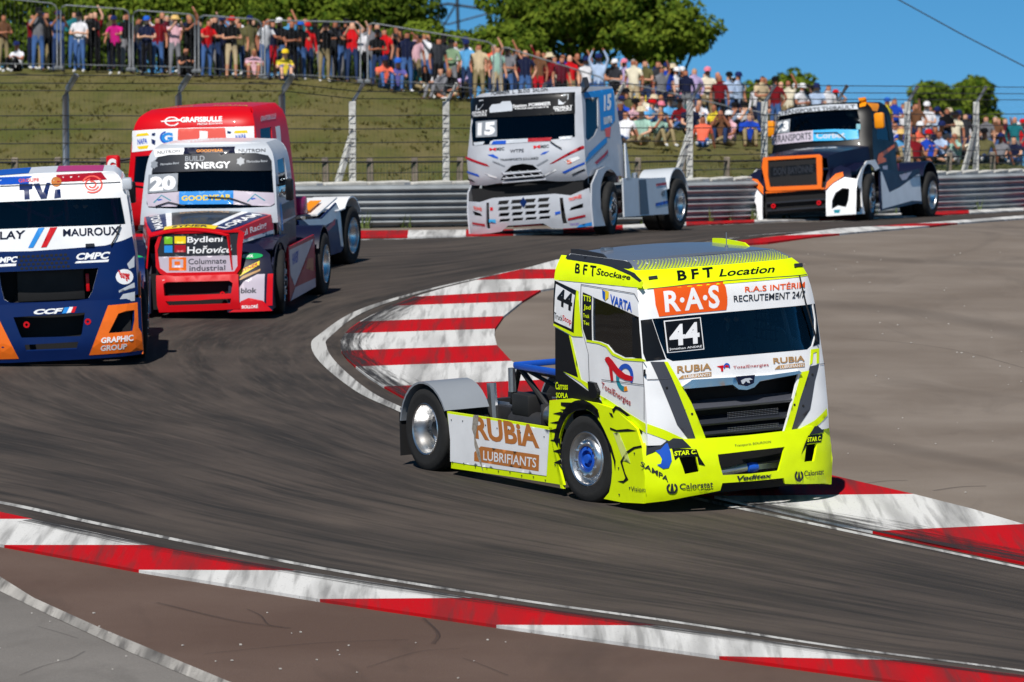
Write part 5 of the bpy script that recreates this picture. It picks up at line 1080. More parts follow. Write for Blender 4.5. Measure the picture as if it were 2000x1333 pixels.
for m_, q in (('dred', [(-1.239,1.539),(-1.084,1.502),(-0.693,1.364),(-0.644,1.314),(-0.75,1.339),(-1.215,1.499)]), ('blue', [(-1.183,1.269),(-0.906,1.187),(-0.878,1.138),(-1.19,1.231)]), ('dred', [(0.547,1.283),(1.128,1.582),(1.159,1.561),(1.153,1.523),(0.626,1.296)]), ('blue', [(0.758,1.117),(0.837,1.149),(1.152,1.278),(1.156,1.24),(0.81,1.094)]), ('blue', [(-0.677,1.534),(-0.559,1.536),(-0.453,1.472),(-0.454,1.444),(-0.558,1.479)]), ('blue', [(0.383,1.464),(0.442,1.507),(0.56,1.528),(0.481,1.476)]), ('white', [(-0.765,1.207),(-0.509,1.115),(-0.526,1.087),(-0.666,1.134)]), ('white', [(0.424,1.092),(0.643,1.182),(0.67,1.161),(0.439,1.072)]), ('white', [(0.819,1.331),(1.058,1.389),(1.095,1.348),(0.903,1.258)]), ('grey', [(-0.571,1.423),(-0.327,1.312),(-0.33,1.284),(-0.572,1.394)]), ('grey', [(0.29,1.281),(0.517,1.38),(0.535,1.359),(0.328,1.26)]), ('dgrey', [(0.922,1.067),(1.142,1.155),(1.153,1.126),(0.943,1.047)]), ('dgrey', [(-1.211,1.137),(-1.066,1.091),(-1.004,1.04),(-1.192,1.088)])): t.decal('livery_stripe', 'F', q, m_, 2)
for q, s_, m_ in (([(-0.639,1.655),(-0.5,1.655),(-0.498,1.598),(-0.637,1.607)], 'M', 'red'), ([(-0.49,1.654),(-0.333,1.653),(-0.33,1.596),(-0.487,1.597)], 'MSC', 'dgrey'), ([(0.249,1.643),(0.378,1.644),(0.381,1.587),(0.251,1.586)], 'M', 'red'), ([(0.388,1.643),(0.546,1.642),(0.548,1.585),(0.391,1.586)], 'MSC', 'dgrey'), ([(-0.216,1.598),(0.06,1.599),(0.062,1.533),(-0.214,1.542)], 'WTPS', 'charcoal'), ([(-0.422,1.442),(0.342,1.429),(0.348,1.372),(-0.404,1.393)], 'TRANSPORTS JULLIARD', 'dgrey'), ([(0.864,1.327),(0.945,1.341),(0.957,1.273),(0.876,1.26)], 'S', 'rasorange')): t.text('F', q, s_, m_, .02, 4)
wiper(t, 'F', *[(0.573,1.697),(0.682,1.614),(0.788,1.55)])
# left side (towards the camera)
t.decal('blue_panel', 'L', [(0.645,2.569),(-0.983,2.642),(-0.772,2.032),(-0.326,1.882),(0.069,1.856),(-0.09,2.48),(0.654,2.463)], 'lblue', 1)
t.text('L', [(-0.381,2.508),(-0.819,2.545),(-0.635,2.236),(-0.236,2.209)], '15', 'white', .05, 3); t.decal('sticker', 'L', [(-0.161,2.094),(-0.645,2.13),(-0.591,1.995),(-0.136,1.96)], 'silver', 2); t.decal('sticker', 'L', [(-0.161,1.883),(-0.506,1.919),(-0.373,1.727),(-0.153,1.729)], 'pinkred', 2)
t.decal('livery_stripe', 'L', [(1.142,1.268),(0.892,1.435),(0.037,1.674),(-0.208,1.729),(-0.165,1.633),(0.422,1.467),(0.973,1.303)], 'lblue', 2); t.decal('livery_stripe', 'L', [(0.602,1.26),(0.022,1.424),(-0.164,1.498),(-0.142,1.422),(0.5,1.221)], 'dred', 2)
slab(t, 'mirror_housing', 'F', [(1.018,2.667),(1.07,2.673),(1.122,2.565),(1.067,2.559)], 'dgrey', .2, .2)
# lower front
zl = .80; bo = [(-1.24, .08), (-1.24, .45), (-1.2, .70), (-.9, .67), (-.62, .73), (.62, .73), (.9, .68), (1.2, .80), (1.24, .45), (1.24, .08), (.75, .08), (.5, .10), (.35, .2), (-.35, .2), (-.5, .10), (-.75, .08)]
cells = []
for r0, r1 in ((.60, .67), (.49, .555), (.38, .44), (.27, .33)):
    for k in range(4):
        y = -.52 + k * .265
        cells.append([(y, r0), (y + .20, r0), (y + .24, r1), (y + .03, r1)])
hl = [[(.72, .16), (.80, .16), (.76, .65), (.70, .65)], [(-.80, .16), (-.72, .16), (-.70, .65), (-.76, .65)], [(.86, .40), (1.10, .44), (1.10, .52), (.9, .46)], [(-1.10, .44), (-.86, .40), (-.9, .46), (-1.10, .52)]]
t.panel('bumper', 'B', bo, 'offwhite', cells + hl, 0, .04, .12)
t.part(MB().box((1.08, 0, .55), (.05, 2.2, .75)), 'bumper_cavity', 'cavity'); t.part(MB().box((.7, 0, .9), (.3, 2.0, .3)), 'bumper_gap_shade', 'cavity')  # black box in the gap under the cab is coloured to stand for its shade
t.decal('badge', 'B', [(0, .71), (.07, .61), (0, .51), (-.07, .61)], 'navy', 3)
for m_, q in (('dred', [(.82, .22), (1.12, .27), (1.12, .31), (.82, .26)]), ('dred', [(-1.12, .27), (-.82, .22), (-.82, .26), (-1.12, .31)]), ('lblue', [(.95, .08), (1.22, .10), (1.22, .17), (1.0, .13)]), ('blue', [(.60, .34), (.70, .36), (.70, .41), (.60, .39)]), ('cyan', [(-.72, .28), (-.58, .26), (-.58, .33), (-.72, .34)]), ('red', [(-.68, .50), (-.62, .50), (-.62, .56), (-.68, .56)])): t.decal('livery_stripe', 'B', q, m_, 2)
t.text('B', [(.86, .64), (1.08, .70), (1.08, .62), (.86, .57)], 'TROPHÉE', 'pinkred', .03); t.text('B', [(-1.06, .62), (-.86, .58), (-.86, .50), (-1.06, .54)], 'TROPHÉE', 'pinkred', .03); t.text('B', [(.84, .18), (1.0, .19), (1.0, .13), (.84, .12)], 'Vannier', 'purple', .0)
t.part(MB().prism([(-.3, .16), (.3, .16), (.24, .20), (-.24, .20)], 1.16, 1.2, 'x'), 'tow_beam', 'dred')
for f_, nm, sg in (('J', 'left_wheel_panel', 1), ('K', 'right_wheel_panel', -1)):
    t.panel(nm, f_, [(.42, .08), (1.05, .08), (1.08, .5), (1.0, .86), (.62, 1.12), (.2, 1.18), (-.42, 1.14), (-.62, 1.0)] + arc_pts(0, .5, .62, 128, 20, 12) + [(.60, .4), (.52, .25)], 'offwhite', (), 0, .03, .12)
    t.panel('side_skirt' if sg > 0 else 'right_side_skirt', f_, [(-.64, .22), (-.70, .95), (-2.2, .92), (-3.08, .92), (-3.12, .22)], 'silver', (), 0, .03, .2)
    t.panel('air_deflector', f_, [(-.9, .9), (-1.15, .9), (-1.0, 1.6), (-.95, 1.6)], 'silver', (), 0, .03, .2)
    fender(t, -3.7, sg * .62, sg * 1.27, .60, 165, 20, 'silver', ext=.25)
    for m_, q in (('dred', [(-2.5, .76), (-3.1, .78), (-3.1, .83), (-2.5, .81)]), ('blue', [(-2.4, .38), (-3.1, .42), (-3.1, .48), (-2.4, .44)]), ('charcoal', [(-1.5, .24), (-2.0, .24), (-1.95, .9), (-1.55, .9)])): t.decal('livery_stripe', f_, q, m_, 2)
    t.text(f_, [(-2.75, .66), (-2.95, .67), (-2.95, .56), (-2.75, .55)][::1] if sg < 0 else [(-2.75, .66), (-2.95, .67), (-2.95, .56), (-2.75, .55)], '40', 'charcoal', .02)
chassis(t)
t.part(MB().box((-1.9, .3, 1.16), (.9, .8, .1), None, .03).box((-1.6, .5, 1.0), (.5, .4, .25), None, .03), 'rear_deck_box', 'blackplastic'); t.part(MB().box((-2.05, .55, .98), (.2, .2, .2), None, .03), 'red_canister', 'red')
wheels(t, 3.7, 8, 1.10, 1.13)

# ================================================================== red truck half hidden
t = Truck('red', 'racing_truck', 'red cab-over racing truck half hidden behind the bonneted truck number 20')
win = [(-1.0, 2.14), (-.5, 2.16), (.5, 2.16), (1.0, 2.14), (1.02, 1.72), (.5, 1.68), (-.5, 1.68), (-1.02, 1.72)]
cab_shell(t, 1.0, 2.88, -.85, HW_R, XF_R, .18, 'red', win, [[(-.4, 1.1), (.4, 1.1), (.3, 1.3), (-.3, 1.3)]], [(0.668,2.515),(0.043,2.516),(0.167,2.078),(0.825,2.065)], 'red', glass='darkglass')
interior(t, .0, 1.2, 1.66, .86); t.part(MB().box((1.0, 0, 1.2), (.04, 1.2, .4)), 'grille_cavity', 'cavity')
t.decal('white_band', 'F', [(-1.078,2.556),(-0.659,2.577),(0.065,2.583),(1.04,2.571),(1.056,2.303),(0.07,2.281),(-0.559,2.248),(-1.069,2.205)], 'white', 1)
t.decal('orange_banner', 'F', [(-0.22,2.574),(0.589,2.566),(0.619,2.306),(-0.225,2.306)], 'pinkred', 2); t.decal('pictogram', 'F', [(0.155,2.53),(0.296,2.517),(0.297,2.408),(0.245,2.393),(0.227,2.36),(0.051,2.357),(0.157,2.413)], 'white', 3)
for q in ([(-0.961,2.506),(-0.771,2.521),(-0.731,2.478),(-0.992,2.464)], [(-0.965,2.297),(-0.738,2.319),(-0.765,2.261),(-0.922,2.254)], [(0.751,2.51),(0.937,2.51),(0.954,2.467),(0.735,2.469)]): t.decal('sticker', 'F', q, 'yellow', 3)
t.text('F', [(-0.958,2.422),(-0.769,2.437),(-0.767,2.344),(-0.956,2.33)], 'NAPA', 'blue', .03); t.text('F', [(0.761,2.443),(0.93,2.452),(0.932,2.368),(0.762,2.359)], 'NAPA', 'blue', .03)
for q in ([(-0.685,2.511),(-0.62,2.518),(-0.628,2.468),(-0.684,2.469)], [(-0.693,2.419),(-0.618,2.392),(-0.626,2.316),(-0.682,2.343)], [(0.625,2.515),(0.693,2.496),(0.676,2.463),(0.625,2.473)], [(0.643,2.397),(0.711,2.369),(0.695,2.337),(0.644,2.347)]): t.decal('sticker', 'F', q, 'navy', 3)
t.text('F', [(-0.518,2.515),(-0.309,2.518),(-0.307,2.35),(-0.516,2.347)], 'G', 'lblue', .06); t.decal('sticker', 'F', [(-0.436,2.336),(-0.46,2.342),(-0.482,2.352),(-0.501,2.365),(-0.517,2.381),(-0.529,2.4),(-0.537,2.42),(-0.54,2.44),(-0.537,2.461),(-0.53,2.48),(-0.519,2.498),(-0.503,2.514),(-0.484,2.526),(-0.463,2.535),(-0.439,2.54),(-0.434,2.517),(-0.452,2.513),(-0.469,2.506),(-0.484,2.497),(-0.496,2.485),(-0.505,2.471),(-0.51,2.456),(-0.512,2.44),(-0.51,2.424),(-0.504,2.408),(-0.495,2.394),(-0.482,2.381),(-0.467,2.371),(-0.45,2.363),(-0.432,2.358)], 'blue', 4)
t.text('F', [(-0.2,2.755),(0.515,2.749),(0.531,2.668),(-0.182,2.673)], 'GRAFISBULLE', 'white', .04); t.text('F', [(0.112,2.664),(0.532,2.659),(0.535,2.626),(0.116,2.623)], 'PRESSE ÉDITION', 'white', .01); t.decal('sticker', 'F', [(-0.212,2.665),(-0.235,2.641),(-0.274,2.625),(-0.322,2.62),(-0.373,2.625),(-0.418,2.64),(-0.452,2.663),(-0.47,2.691),(-0.47,2.718),(-0.452,2.743),(-0.418,2.759),(-0.373,2.766),(-0.321,2.763),(-0.271,2.749),(-0.232,2.727),(-0.254,2.72),(-0.284,2.738),(-0.323,2.749),(-0.364,2.751),(-0.401,2.746),(-0.428,2.732),(-0.443,2.713),(-0.443,2.691),(-0.428,2.669),(-0.401,2.651),(-0.365,2.639),(-0.325,2.635),(-0.287,2.64),(-0.256,2.652),(-0.238,2.671)], 'white', 2); t.decal('sticker', 'F', [(-0.543,2.707),(-0.2,2.723),(-0.177,2.697),(-0.521,2.69)], 'white', 3)
t.text('T', [(.28, -.75), (.28, -.15), (.45, -.15), (.45, -.75)], 'NAPA', 'yellow', .02); t.text('T', [(.28, .2), (.28, .8), (.45, .8), (.45, .2)], 'NAPA', 'yellow', .02)
t.text('L', [(0.483,2.71),(-0.384,2.718),(-0.279,2.637),(0.581,2.629)], 'GRAFISBULLE', 'lilac', .02)
t.decal('white_door_strip', 'L', [(-0.151,2.506),(-0.412,2.51),(-0.334,2.179),(-0.102,2.175)], 'white', 1)
for sg in (-1, 1):
    t.part(MB().box((1.1, sg * 1.37, 2.0), (.16, .22, .34), None, .04), 'mirror', 'red')
    fnm = lambda y, z: (1.185, y, z)
    c_ = sg * 1.37; t.text(fnm, [(c_ - .08, 2.12), (c_ + .08, 2.12), (c_ + .08, 1.88), (c_ - .08, 1.88)], 'G', 'white', .06, 2)
    t.part(MB().tube([(.95, sg * 1.08, 2.1), (1.08, sg * 1.32, 2.08)], .025, 6), 'mirror_arm', 'blackplastic')
t.panel('bumper', 'B', [(-1.24, .12), (-1.24, .86), (1.24, .86), (1.24, .12)], 'red', [rrect(-.6, .3, .6, .7, .05)], 0, .04, .15); t.part(MB().box((1.05, 0, .55), (.05, 2.1, .7)), 'bumper_cavity', 'cavity')
for f_, sg in (('J', 1), ('K', -1)):
    t.panel('wheel_panel', f_, [(.42, .12), (1.05, .12), (1.0, .86), (.62, 1.12), (.2, 1.18), (-.5, 1.14), (-.62, 1.0)] + arc_pts(0, .5, .62, 128, 20, 12) + [(.60, .4), (.52, .25)], 'red', (), 0, .03, .14)
    t.panel('side_skirt', f_, [(-.66, .16), (-.70, .9), (-2.0, .86), (-2.9, 1.06), (-3.12, .88), (-3.22, .26), (-3.05, .2)], 'navy', (), 0, .03, .2)
    t.decal('white_flash', f_, [(-.9, .9), (-2.0, .84), (-2.9, 1.04), (-3.1, .86), (-3.2, .28), (-3.05, .3), (-2.9, .78), (-1.6, .66)], 'white', 1); t.decal('livery_stripe', f_, [(-2.2, .66), (-2.8, .80), (-2.75, .70), (-2.3, .6)], 'dred', 2)
    fender(t, -3.7, sg * .6, sg * 1.28, .62, 150, 45, 'white', ext=.5); fn_t = lambda x, y: (x, y, 1.17 + .0 * x)
t.part(MB().box((-2.5, .9, 1.02), (1.2, .6, .03), Matrix.Rotation(.18, 3, 'Y')), 'white_deck_cover', 'white'); t.part(MB().box((-2.3, .95, 1.05), (.7, .2, .012), Matrix.Rotation(.18, 3, 'Y')), 'amber_stripe', 'amber'); t.part(MB().box((-1.5, .9, 1.1), (.4, .4, .3), None, .04), 'magenta_box', 'magenta')
chassis(t); wheels(t, 3.7, 8, 1.10, 1.13)

# ================================================================== blue, white and orange truck at the left edge
t = Truck('blue', 'racing_truck', 'blue and white cab-over racing truck with orange bumper corners cut by the left edge')
yl = 1.07
win = [(1.045,2.317),(0.212,2.337),(-0.652,2.341)] + [(-.9, 2.34), (-1.06, 2.3), (-1.09, 2.0), (-1.06, 1.95), (-.9, 1.93)] + [(-0.669,1.965),(0.195,1.961),(1.099,1.943)]
gri = [(0.683,1.357),(0.58,1.032),(0.518,0.934),(0.359,0.921),(-0.022,0.919),(-0.575,0.931),(-0.659,0.985),(-0.693,1.166),(-0.712,1.368)]
cab_shell(t, .95, 2.66, -.9, HW_B, XF_B, .19, 'white', win, [gri], [(-.1, 2.32), (.8, 2.3), (.92, 1.9), (-.1, 1.9)], 'white', side_bottom=[(-.9, 1.05), (-.5, 1.1), (.5, 1.1)])
interior(t, .1, 1.2, 1.84, .94); cage(t, -.4, .6, 1.0, 1.2, 2.38, 'magenta')
t.part(MB().box((.98, 0, 1.2), (.04, 1.9, .7)), 'grille_cavity', 'cavity'); t.part(MB().box((1.1, 0, 1.22), (.08, .95, .62), None, .02), 'radiator', 'blackplastic'); t.part(MB().box((1.18, .52, 1.15), (.05, .05, .25), None, .01), 'red_valve', 'red')
for y in (-.28, .28, .05): t.part(MB().tube([(.6, y, 1.8), (.62, y * .9, 2.32 if y != .05 else 2.2)], .03, 8), 'cage_post', 'dred')
t.decal('blue_paint', 'F', [(-1.215, z) for z in (.95, 1.2, 1.4, 1.55, 1.66)][:4] + [(-1.2, 1.66)] + [(-0.683,1.652),(-0.252,1.64),(0.252,1.651),(0.791,1.665),(1.045,1.72),(1.176,1.765)] + [(1.205, 1.55), (1.21, 1.4), (1.22, .95)] + [(0.823,0.859),(0.513,0.848),(-0.026,0.847),(-0.666,0.855)] + [(-.9, .96)], 'navy', 1, holes=[gri])
t.decal('roof_stripe', 'F', [(-.72, 2.57), (-.7, 2.655), (-.2, 2.655), (-.24, 2.57)], 'blue', 2); t.decal('roof_stripe', 'F', [(.16, 2.57), (.14, 2.655), (.78, 2.655), (.86, 2.57)], 'dred', 2); t.decal('roof_stripe', 'T', [(.55, .14), (-.8, .14), (-.8, .80), (.55, .80)], 'magenta', 1); t.decal('roof_stripe', 'T', [(.55, -.25), (-.8, -.25), (-.8, -.85), (.55, -.85)], 'blue', 1)
t.decal('logo_letter', 'F', [(-0.371,2.565),(-0.183,2.564),(-0.192,2.497),(-0.235,2.492),(-0.233,2.365),(-0.305,2.362),(-0.307,2.488),(-0.372,2.491)], 'navy', 2); t.decal('logo_letter', 'F', [(-0.176,2.563),(-0.089,2.566),(-0.042,2.441),(0.011,2.568),(0.069,2.566),(0.005,2.361),(-0.075,2.358)], 'navy', 2); t.decal('logo_letter', 'F', [(0.124,2.475),(0.204,2.478),(0.206,2.366),(0.112,2.356)], 'navy', 2)
t.decal('logo_dot', 'F', [(0.221,2.572),(0.217,2.553),(0.206,2.536),(0.19,2.522),(0.17,2.514),(0.147,2.512),(0.125,2.516),(0.105,2.526),(0.09,2.541),(0.08,2.559),(0.076,2.578),(0.08,2.597),(0.09,2.613),(0.105,2.625),(0.125,2.632),(0.147,2.633),(0.17,2.63),(0.19,2.622),(0.207,2.608),(0.217,2.591)], 'copper', 2); t.text('F', [(-0.387,2.628),(-0.098,2.629),(-0.097,2.592),(-0.378,2.585)], 'GROUPE', 'pinkred', .01)
t.decal('round_logo', 'F', [(0.512,2.565),(0.538,2.597),(0.578,2.619),(0.627,2.629),(0.679,2.627),(0.728,2.612),(0.767,2.586),(0.792,2.55),(0.8,2.51),(0.79,2.469),(0.762,2.434),(0.722,2.409),(0.672,2.397),(0.621,2.4),(0.573,2.417),(0.586,2.434),(0.626,2.42),(0.669,2.418),(0.71,2.427),(0.744,2.448),(0.766,2.477),(0.775,2.511),(0.769,2.545),(0.748,2.575),(0.715,2.597),(0.675,2.61),(0.631,2.612),(0.591,2.603),(0.558,2.584),(0.536,2.557)], 'pinkred', 2); t.decal('round_logo', 'F', [(0.748,2.484),(0.733,2.463),(0.712,2.447),(0.685,2.437),(0.656,2.433),(0.626,2.436),(0.599,2.446),(0.576,2.462),(0.558,2.482),(0.549,2.505),(0.548,2.529),(0.555,2.552),(0.569,2.571),(0.591,2.586),(0.617,2.595),(0.625,2.58),(0.604,2.572),(0.586,2.56),(0.575,2.545),(0.569,2.527),(0.57,2.508),(0.578,2.49),(0.591,2.474),(0.61,2.461),(0.632,2.453),(0.655,2.451),(0.678,2.454),(0.699,2.462),(0.716,2.475),(0.728,2.491)], 'pinkred', 2); t.decal('round_logo', 'F', [(0.622,2.562),(0.641,2.566),(0.662,2.565),(0.681,2.559),(0.697,2.549),(0.708,2.534),(0.712,2.518),(0.71,2.502),(0.701,2.487),(0.686,2.476),(0.668,2.469),(0.647,2.468),(0.627,2.473),(0.61,2.482),(0.598,2.496),(0.617,2.504),(0.625,2.495),(0.636,2.489),(0.649,2.486),(0.662,2.486),(0.674,2.491),(0.683,2.498),(0.689,2.507),(0.691,2.518),(0.688,2.529),(0.681,2.538),(0.671,2.545),(0.658,2.549),(0.645,2.549),(0.632,2.546)], 'pinkred', 2)
t.decal('panel_gap', 'F', [(-0.645,2.556),(0.22,2.546),(1.046,2.526),(1.046,2.516),(0.22,2.535),(-0.645,2.546)], 'dgrey', 3)
t.text('F', [(-0.67,1.93),(-0.31,1.935),(-0.337,1.823),(-0.675,1.823)], 'LAY', 'dnavy', .02); t.text('F', [(0.214,1.924),(1.005,1.922),(1.006,1.801),(0.21,1.825)], 'MAUROUX', 'dnavy', .02); t.text('F', [(-1.0, 1.87), (-.72, 1.88), (-.72, 1.76), (-1.0, 1.75)], 'TREMB', 'dnavy', .02)
t.decal('stripe', 'F', [(-0.129,1.955),(-0.043,1.958),(-0.214,1.688),(-0.286,1.688)], 'lblue', 2); t.decal('stripe', 'F', [(0.036,1.954),(0.137,1.957),(-0.027,1.687),(-0.106,1.683)], 'red', 2)
t.text('F', [(0.385,1.58),(0.852,1.576),(0.832,1.477),(0.38,1.487)], 'CMPC', 'white', .04, shear=.06); t.decal('underline', 'F', [(0.379,1.466),(0.839,1.469),(0.823,1.435),(0.356,1.439)], 'white', 2); t.text('F', [(-0.687,1.574),(-0.442,1.578),(-0.454,1.492),(-0.691,1.496)], 'MPC', 'white', .04, shear=.06); t.decal('underline', 'F', [(-0.909,1.475),(-0.461,1.478),(-0.47,1.443),(-0.925,1.44)], 'white', 2)
mb = MB()
for i in range(11):
    for j in range(4):
        y = -.44 + i * .065 + (j % 2) * .03; z = 1.55 - j * .055; V, _ = mapsurf(t.fn('F'), rrect(y, z, y + .045, z + .035, .012, 2), .008, CTR); mb.add(V, [tuple(range(len(V)))])
t.part(mb, 'vent_perforations', 'cavity')
t.decal('sticker', 'F', [(1.163,1.201),(1.155,1.169),(1.137,1.14),(1.109,1.119),(1.074,1.107),(1.036,1.104),(0.999,1.113),(0.966,1.13),(0.94,1.156),(0.924,1.187),(0.92,1.22),(0.928,1.253),(0.946,1.282),(0.975,1.304),(1.009,1.317),(1.047,1.319),(1.084,1.311),(1.117,1.293),(1.143,1.266),(1.159,1.235)], 'white', 2); t.text('F', [(0.953,1.311),(1.11,1.285),(1.123,1.126),(1.003,1.164)], 'Burger', 'red', .05)
for q in ([(0.953,1.024),(1.173,1.121),(1.177,1.049),(0.952,0.995)], [(0.931,0.867),(1.008,0.97),(1.174,0.991),(1.167,0.862)], [(1.086,1.388),(1.192,1.492),(1.184,1.335),(1.111,1.314)]): t.decal('white_flash', 'F', q, 'silver', 2)
wiper(t, 'F', *[(1.012,1.936),(0.948,1.784),(0.87,1.661)])
slab(t, 'camera_pod', 'F', [(0.52,1.702),(0.642,1.702),(0.64,1.66),(0.518,1.659)], 'dgrey', .03, .03)
t.part(MB().box((.9, 1.14, 2.50), (.3, .14, .16), None, .03), 'roof_mirror', 'silver')
b1 = [(-0.54,0.733),(0.466,0.748),(0.409,0.458),(0.386,0.423),(-0.439,0.442),(-0.465,0.501)]; b2 = [(-0.402,0.34),(0.353,0.346),(0.326,0.245),(-0.385,0.251)]
b3 = [(0.931,0.705),(1.154,0.735),(1.148,0.6),(1.111,0.445),(0.782,0.443)]; b4 = [(-a, b) for a, b in b3]
t.panel('bumper', 'B', [(-1.25, .10), (-1.25, .90), (-.6, .91), (0, .915), (.6, .91), (1.25, .90), (1.25, .10), (.6, .09), (0, .09), (-.6, .09)], 'navy', [b1, b2, b3, b4], 0, .04, .12); t.part(MB().box((1.22, 0, .5), (.05, 2.2, .7)), 'bumper_cavity', 'cavity')
oc = [(0.793,0.829),(1.202,0.836),(1.199,0.486),(1.238,0.408),(1.268,0.154),(0.895,0.15),(0.493,0.146)]
for pts, hl_ in ((oc, b3), ([(-a, b) for a, b in oc], b4)):
    V, F = sheet(t.fn('B'), [(max(-1.249, min(1.249, a)), b) for a, b in pts], [hl_], .006, .12, 0); new_obj('orange_corner', [t.B @ v for v in V], F, 'orange', t.root)
t.text('B', [(0.678,0.385),(1.123,0.394),(1.119,0.308),(0.667,0.307)], 'GRAPHIC', 'white', .03); t.text('B', [(0.665,0.277),(1.031,0.28),(1.02,0.199),(0.654,0.196)], 'GROUP', 'white', .03)
t.text('B', [(-0.248,0.826),(0.154,0.828),(0.129,0.751),(-0.252,0.756)], 'CCF', 'white', .05, shear=.08)
for m_, q in (('lblue', [(0.183,0.834),(0.255,0.837),(0.208,0.754),(0.143,0.751)]), ('white', [(0.255,0.837),(0.305,0.835),(0.266,0.759),(0.208,0.754)]), ('red', [(0.305,0.835),(0.356,0.839),(0.316,0.756),(0.266,0.759)])): t.decal('flag_stripe', 'B', q, m_, 2)
for y in (-.36, .5): t.part(MB().lathe([(.02, 0), (.045, 0), (.045, .03), (.02, .03)], (1.46, y, .62), 12, 'x'), 'tow_eye', 'red')
for f_, sg in (('J', 1), ('K', -1)):
    t.panel('wheel_panel', f_, [(.50, .10), (1.2, .10), (1.15, .9), (.62, 1.14), (.2, 1.18), (-.5, 1.14), (-.62, 1.0)] + arc_pts(0, .5, .62, 128, 20, 12) + [(.60, .4), (.52, .25)], 'orange', (), 0, .03, .14)
    t.panel('side_skirt', f_, [(-.66, .16), (-.70, .9), (-3.1, .88), (-3.12, .2)], 'navy', (), 0, .03, .3); fender(t, -3.7, sg * .62, sg * 1.27, .60, 165, 20, 'navy')
chassis(t); wheels(t, 3.7, 5, 1.13, 1.14)

# ================================================================== bonneted trucks: shared bonnet
def bonnet(t, HH, ZH, x0, x1, zlow, m, gx, crown=.09):
    H = t.S['H']; n = 10; xs_ = [x0 + (x1 - x0) * k / n for k in range(n + 1)]
    t.panel('bonnet', 'H', [(x, -lerp(HH, x)) for x in xs_] + [(x, lerp(HH, x)) for x in reversed(xs_)], m, (), 0, .02, .12)
    for sg, nm in ((1, 'bonnet_left_side'), (-1, 'bonnet_right_side')):
        fs = lambda x, s, sg=sg: (x, sg * (lerp(HH, x) + .06 * s), (lerp(ZH, x) - crown) * (1 - s) + zlow * s)
        t.S['S' + str(sg)] = fs; t.panel(nm, fs, [(x, 0) for x in xs_] + [(x, 1) for x in reversed(xs_)], m, (), 0, .02, .14)

# ================================================================== red, navy and white bonneted truck, number 20
t = Truck('twenty', 'racing_truck', 'red, black and white bonneted racing truck number 20 with a plated grille')
win = [(-0.897,2.312),(-0.832,2.398),(-0.642,2.438),(0.023,2.453),(0.742,2.435),(0.925,2.388),(0.982,2.3),(1.053,1.63),(1.003,1.602),(0.54,1.595),(-0.024,1.598),(-0.519,1.604),(-0.95,1.62),(-0.989,1.682)]
cab_shell(t, 1.35, 2.58, -2.1, HW_T, XF_T, .22, 'silver', win, (), [(-1.7, 2.3), (-1.1, 2.3), (-.86, 1.72), (-1.7, 1.66)], 'white', side_bottom=[(-2.1, .7), (-.75, .7), (-.75, 1.2)], glass='darkglass')
interior(t, -1.2, 1.0, 1.62, -.72); cage(t, -1.7, -1.1, .85, 1.0, 2.4)
t.decal('roof_paint', 'F', [(-0.927,2.512),(-0.399,2.528),(-0.405,2.436),(-0.641,2.43),(-0.867,2.39)], 'white', 1); t.decal('roof_paint', 'F', [(-0.402,2.536),(0.407,2.537),(0.419,2.445),(-0.405,2.444)], 'dnavy', 1); t.text('F', [(-0.194,2.503),(0.23,2.503),(0.234,2.464),(-0.191,2.464)], 'GOODYEAR', 'amber', .02); t.text('F', [(-0.841,2.484),(-0.462,2.506),(-0.457,2.468),(-0.835,2.437)], 'NUTRON', 'charcoal', .01); t.text('F', [(0.471,2.498),(0.872,2.491),(0.877,2.445),(0.475,2.451)], 'NUTRON', 'charcoal', .01)
t.decal('visor_band', 'F', [(-0.879,2.312),(-0.813,2.391),(-0.624,2.43),(0.024,2.441),(0.743,2.427),(0.919,2.381),(0.968,2.301),(0.991,2.151),(0.038,2.179),(-0.913,2.155)], 'dgrey', 4)
t.text('F', [(-0.369,2.404),(-0.056,2.407),(-0.052,2.329),(-0.365,2.326)], 'BUILD', 'grey', .01, 6); t.text('F', [(-0.372,2.31),(0.355,2.313),(0.36,2.211),(-0.367,2.208)], 'SYNERGY', 'white', .03, 6)
for cx_ in [(-0.876,2.281),(0.514,2.309)]: t.decal('badge', 'F', [(cx_[0] + (.07 if k % 2 else .05) * cos(2 * pi * k / 12), cx_[1] + (.07 if k % 2 else .05) * sin(2 * pi * k / 12)) for k in range(12)], 'grey', 6, step=.3)
t.text('F', [(-0.77,2.297),(-0.465,2.319),(-0.463,2.288),(-0.768,2.266)], 'Mercedes-Benz', 'silver', .0, 6); t.text('F', [(0.609,2.322),(0.915,2.319),(0.917,2.288),(0.611,2.283)], 'Mercedes-Benz', 'silver', .0, 6)
t.decal('number_plate', 'F', [(-0.966,2.123),(-0.472,2.147),(-0.468,1.872),(-0.968,1.84)], 'grey', 5); t.text('F', [(-0.936,2.092),(-0.504,2.116),(-0.494,1.896),(-0.933,1.864)], '20', 'white', .06, 7)
t.decal('sunstrip', 'F', [(-1.005,1.824),(-0.443,1.864),(-0.437,1.667),(-0.478,1.636),(-0.951,1.636)], 'lilac', 4); t.decal('sunstrip', 'F', [(-0.443,1.864),(0.422,1.865),(0.427,1.66),(-0.437,1.667)], 'lblue', 4); t.decal('sunstrip', 'F', [(0.422,1.865),(1.034,1.812),(1.046,1.646),(0.988,1.61),(0.427,1.652)], 'lilac', 4); t.text('F', [(-0.399,1.8),(0.391,1.811),(0.394,1.724),(-0.397,1.721)], 'GOODYEAR', 'yellow', .03, 6)
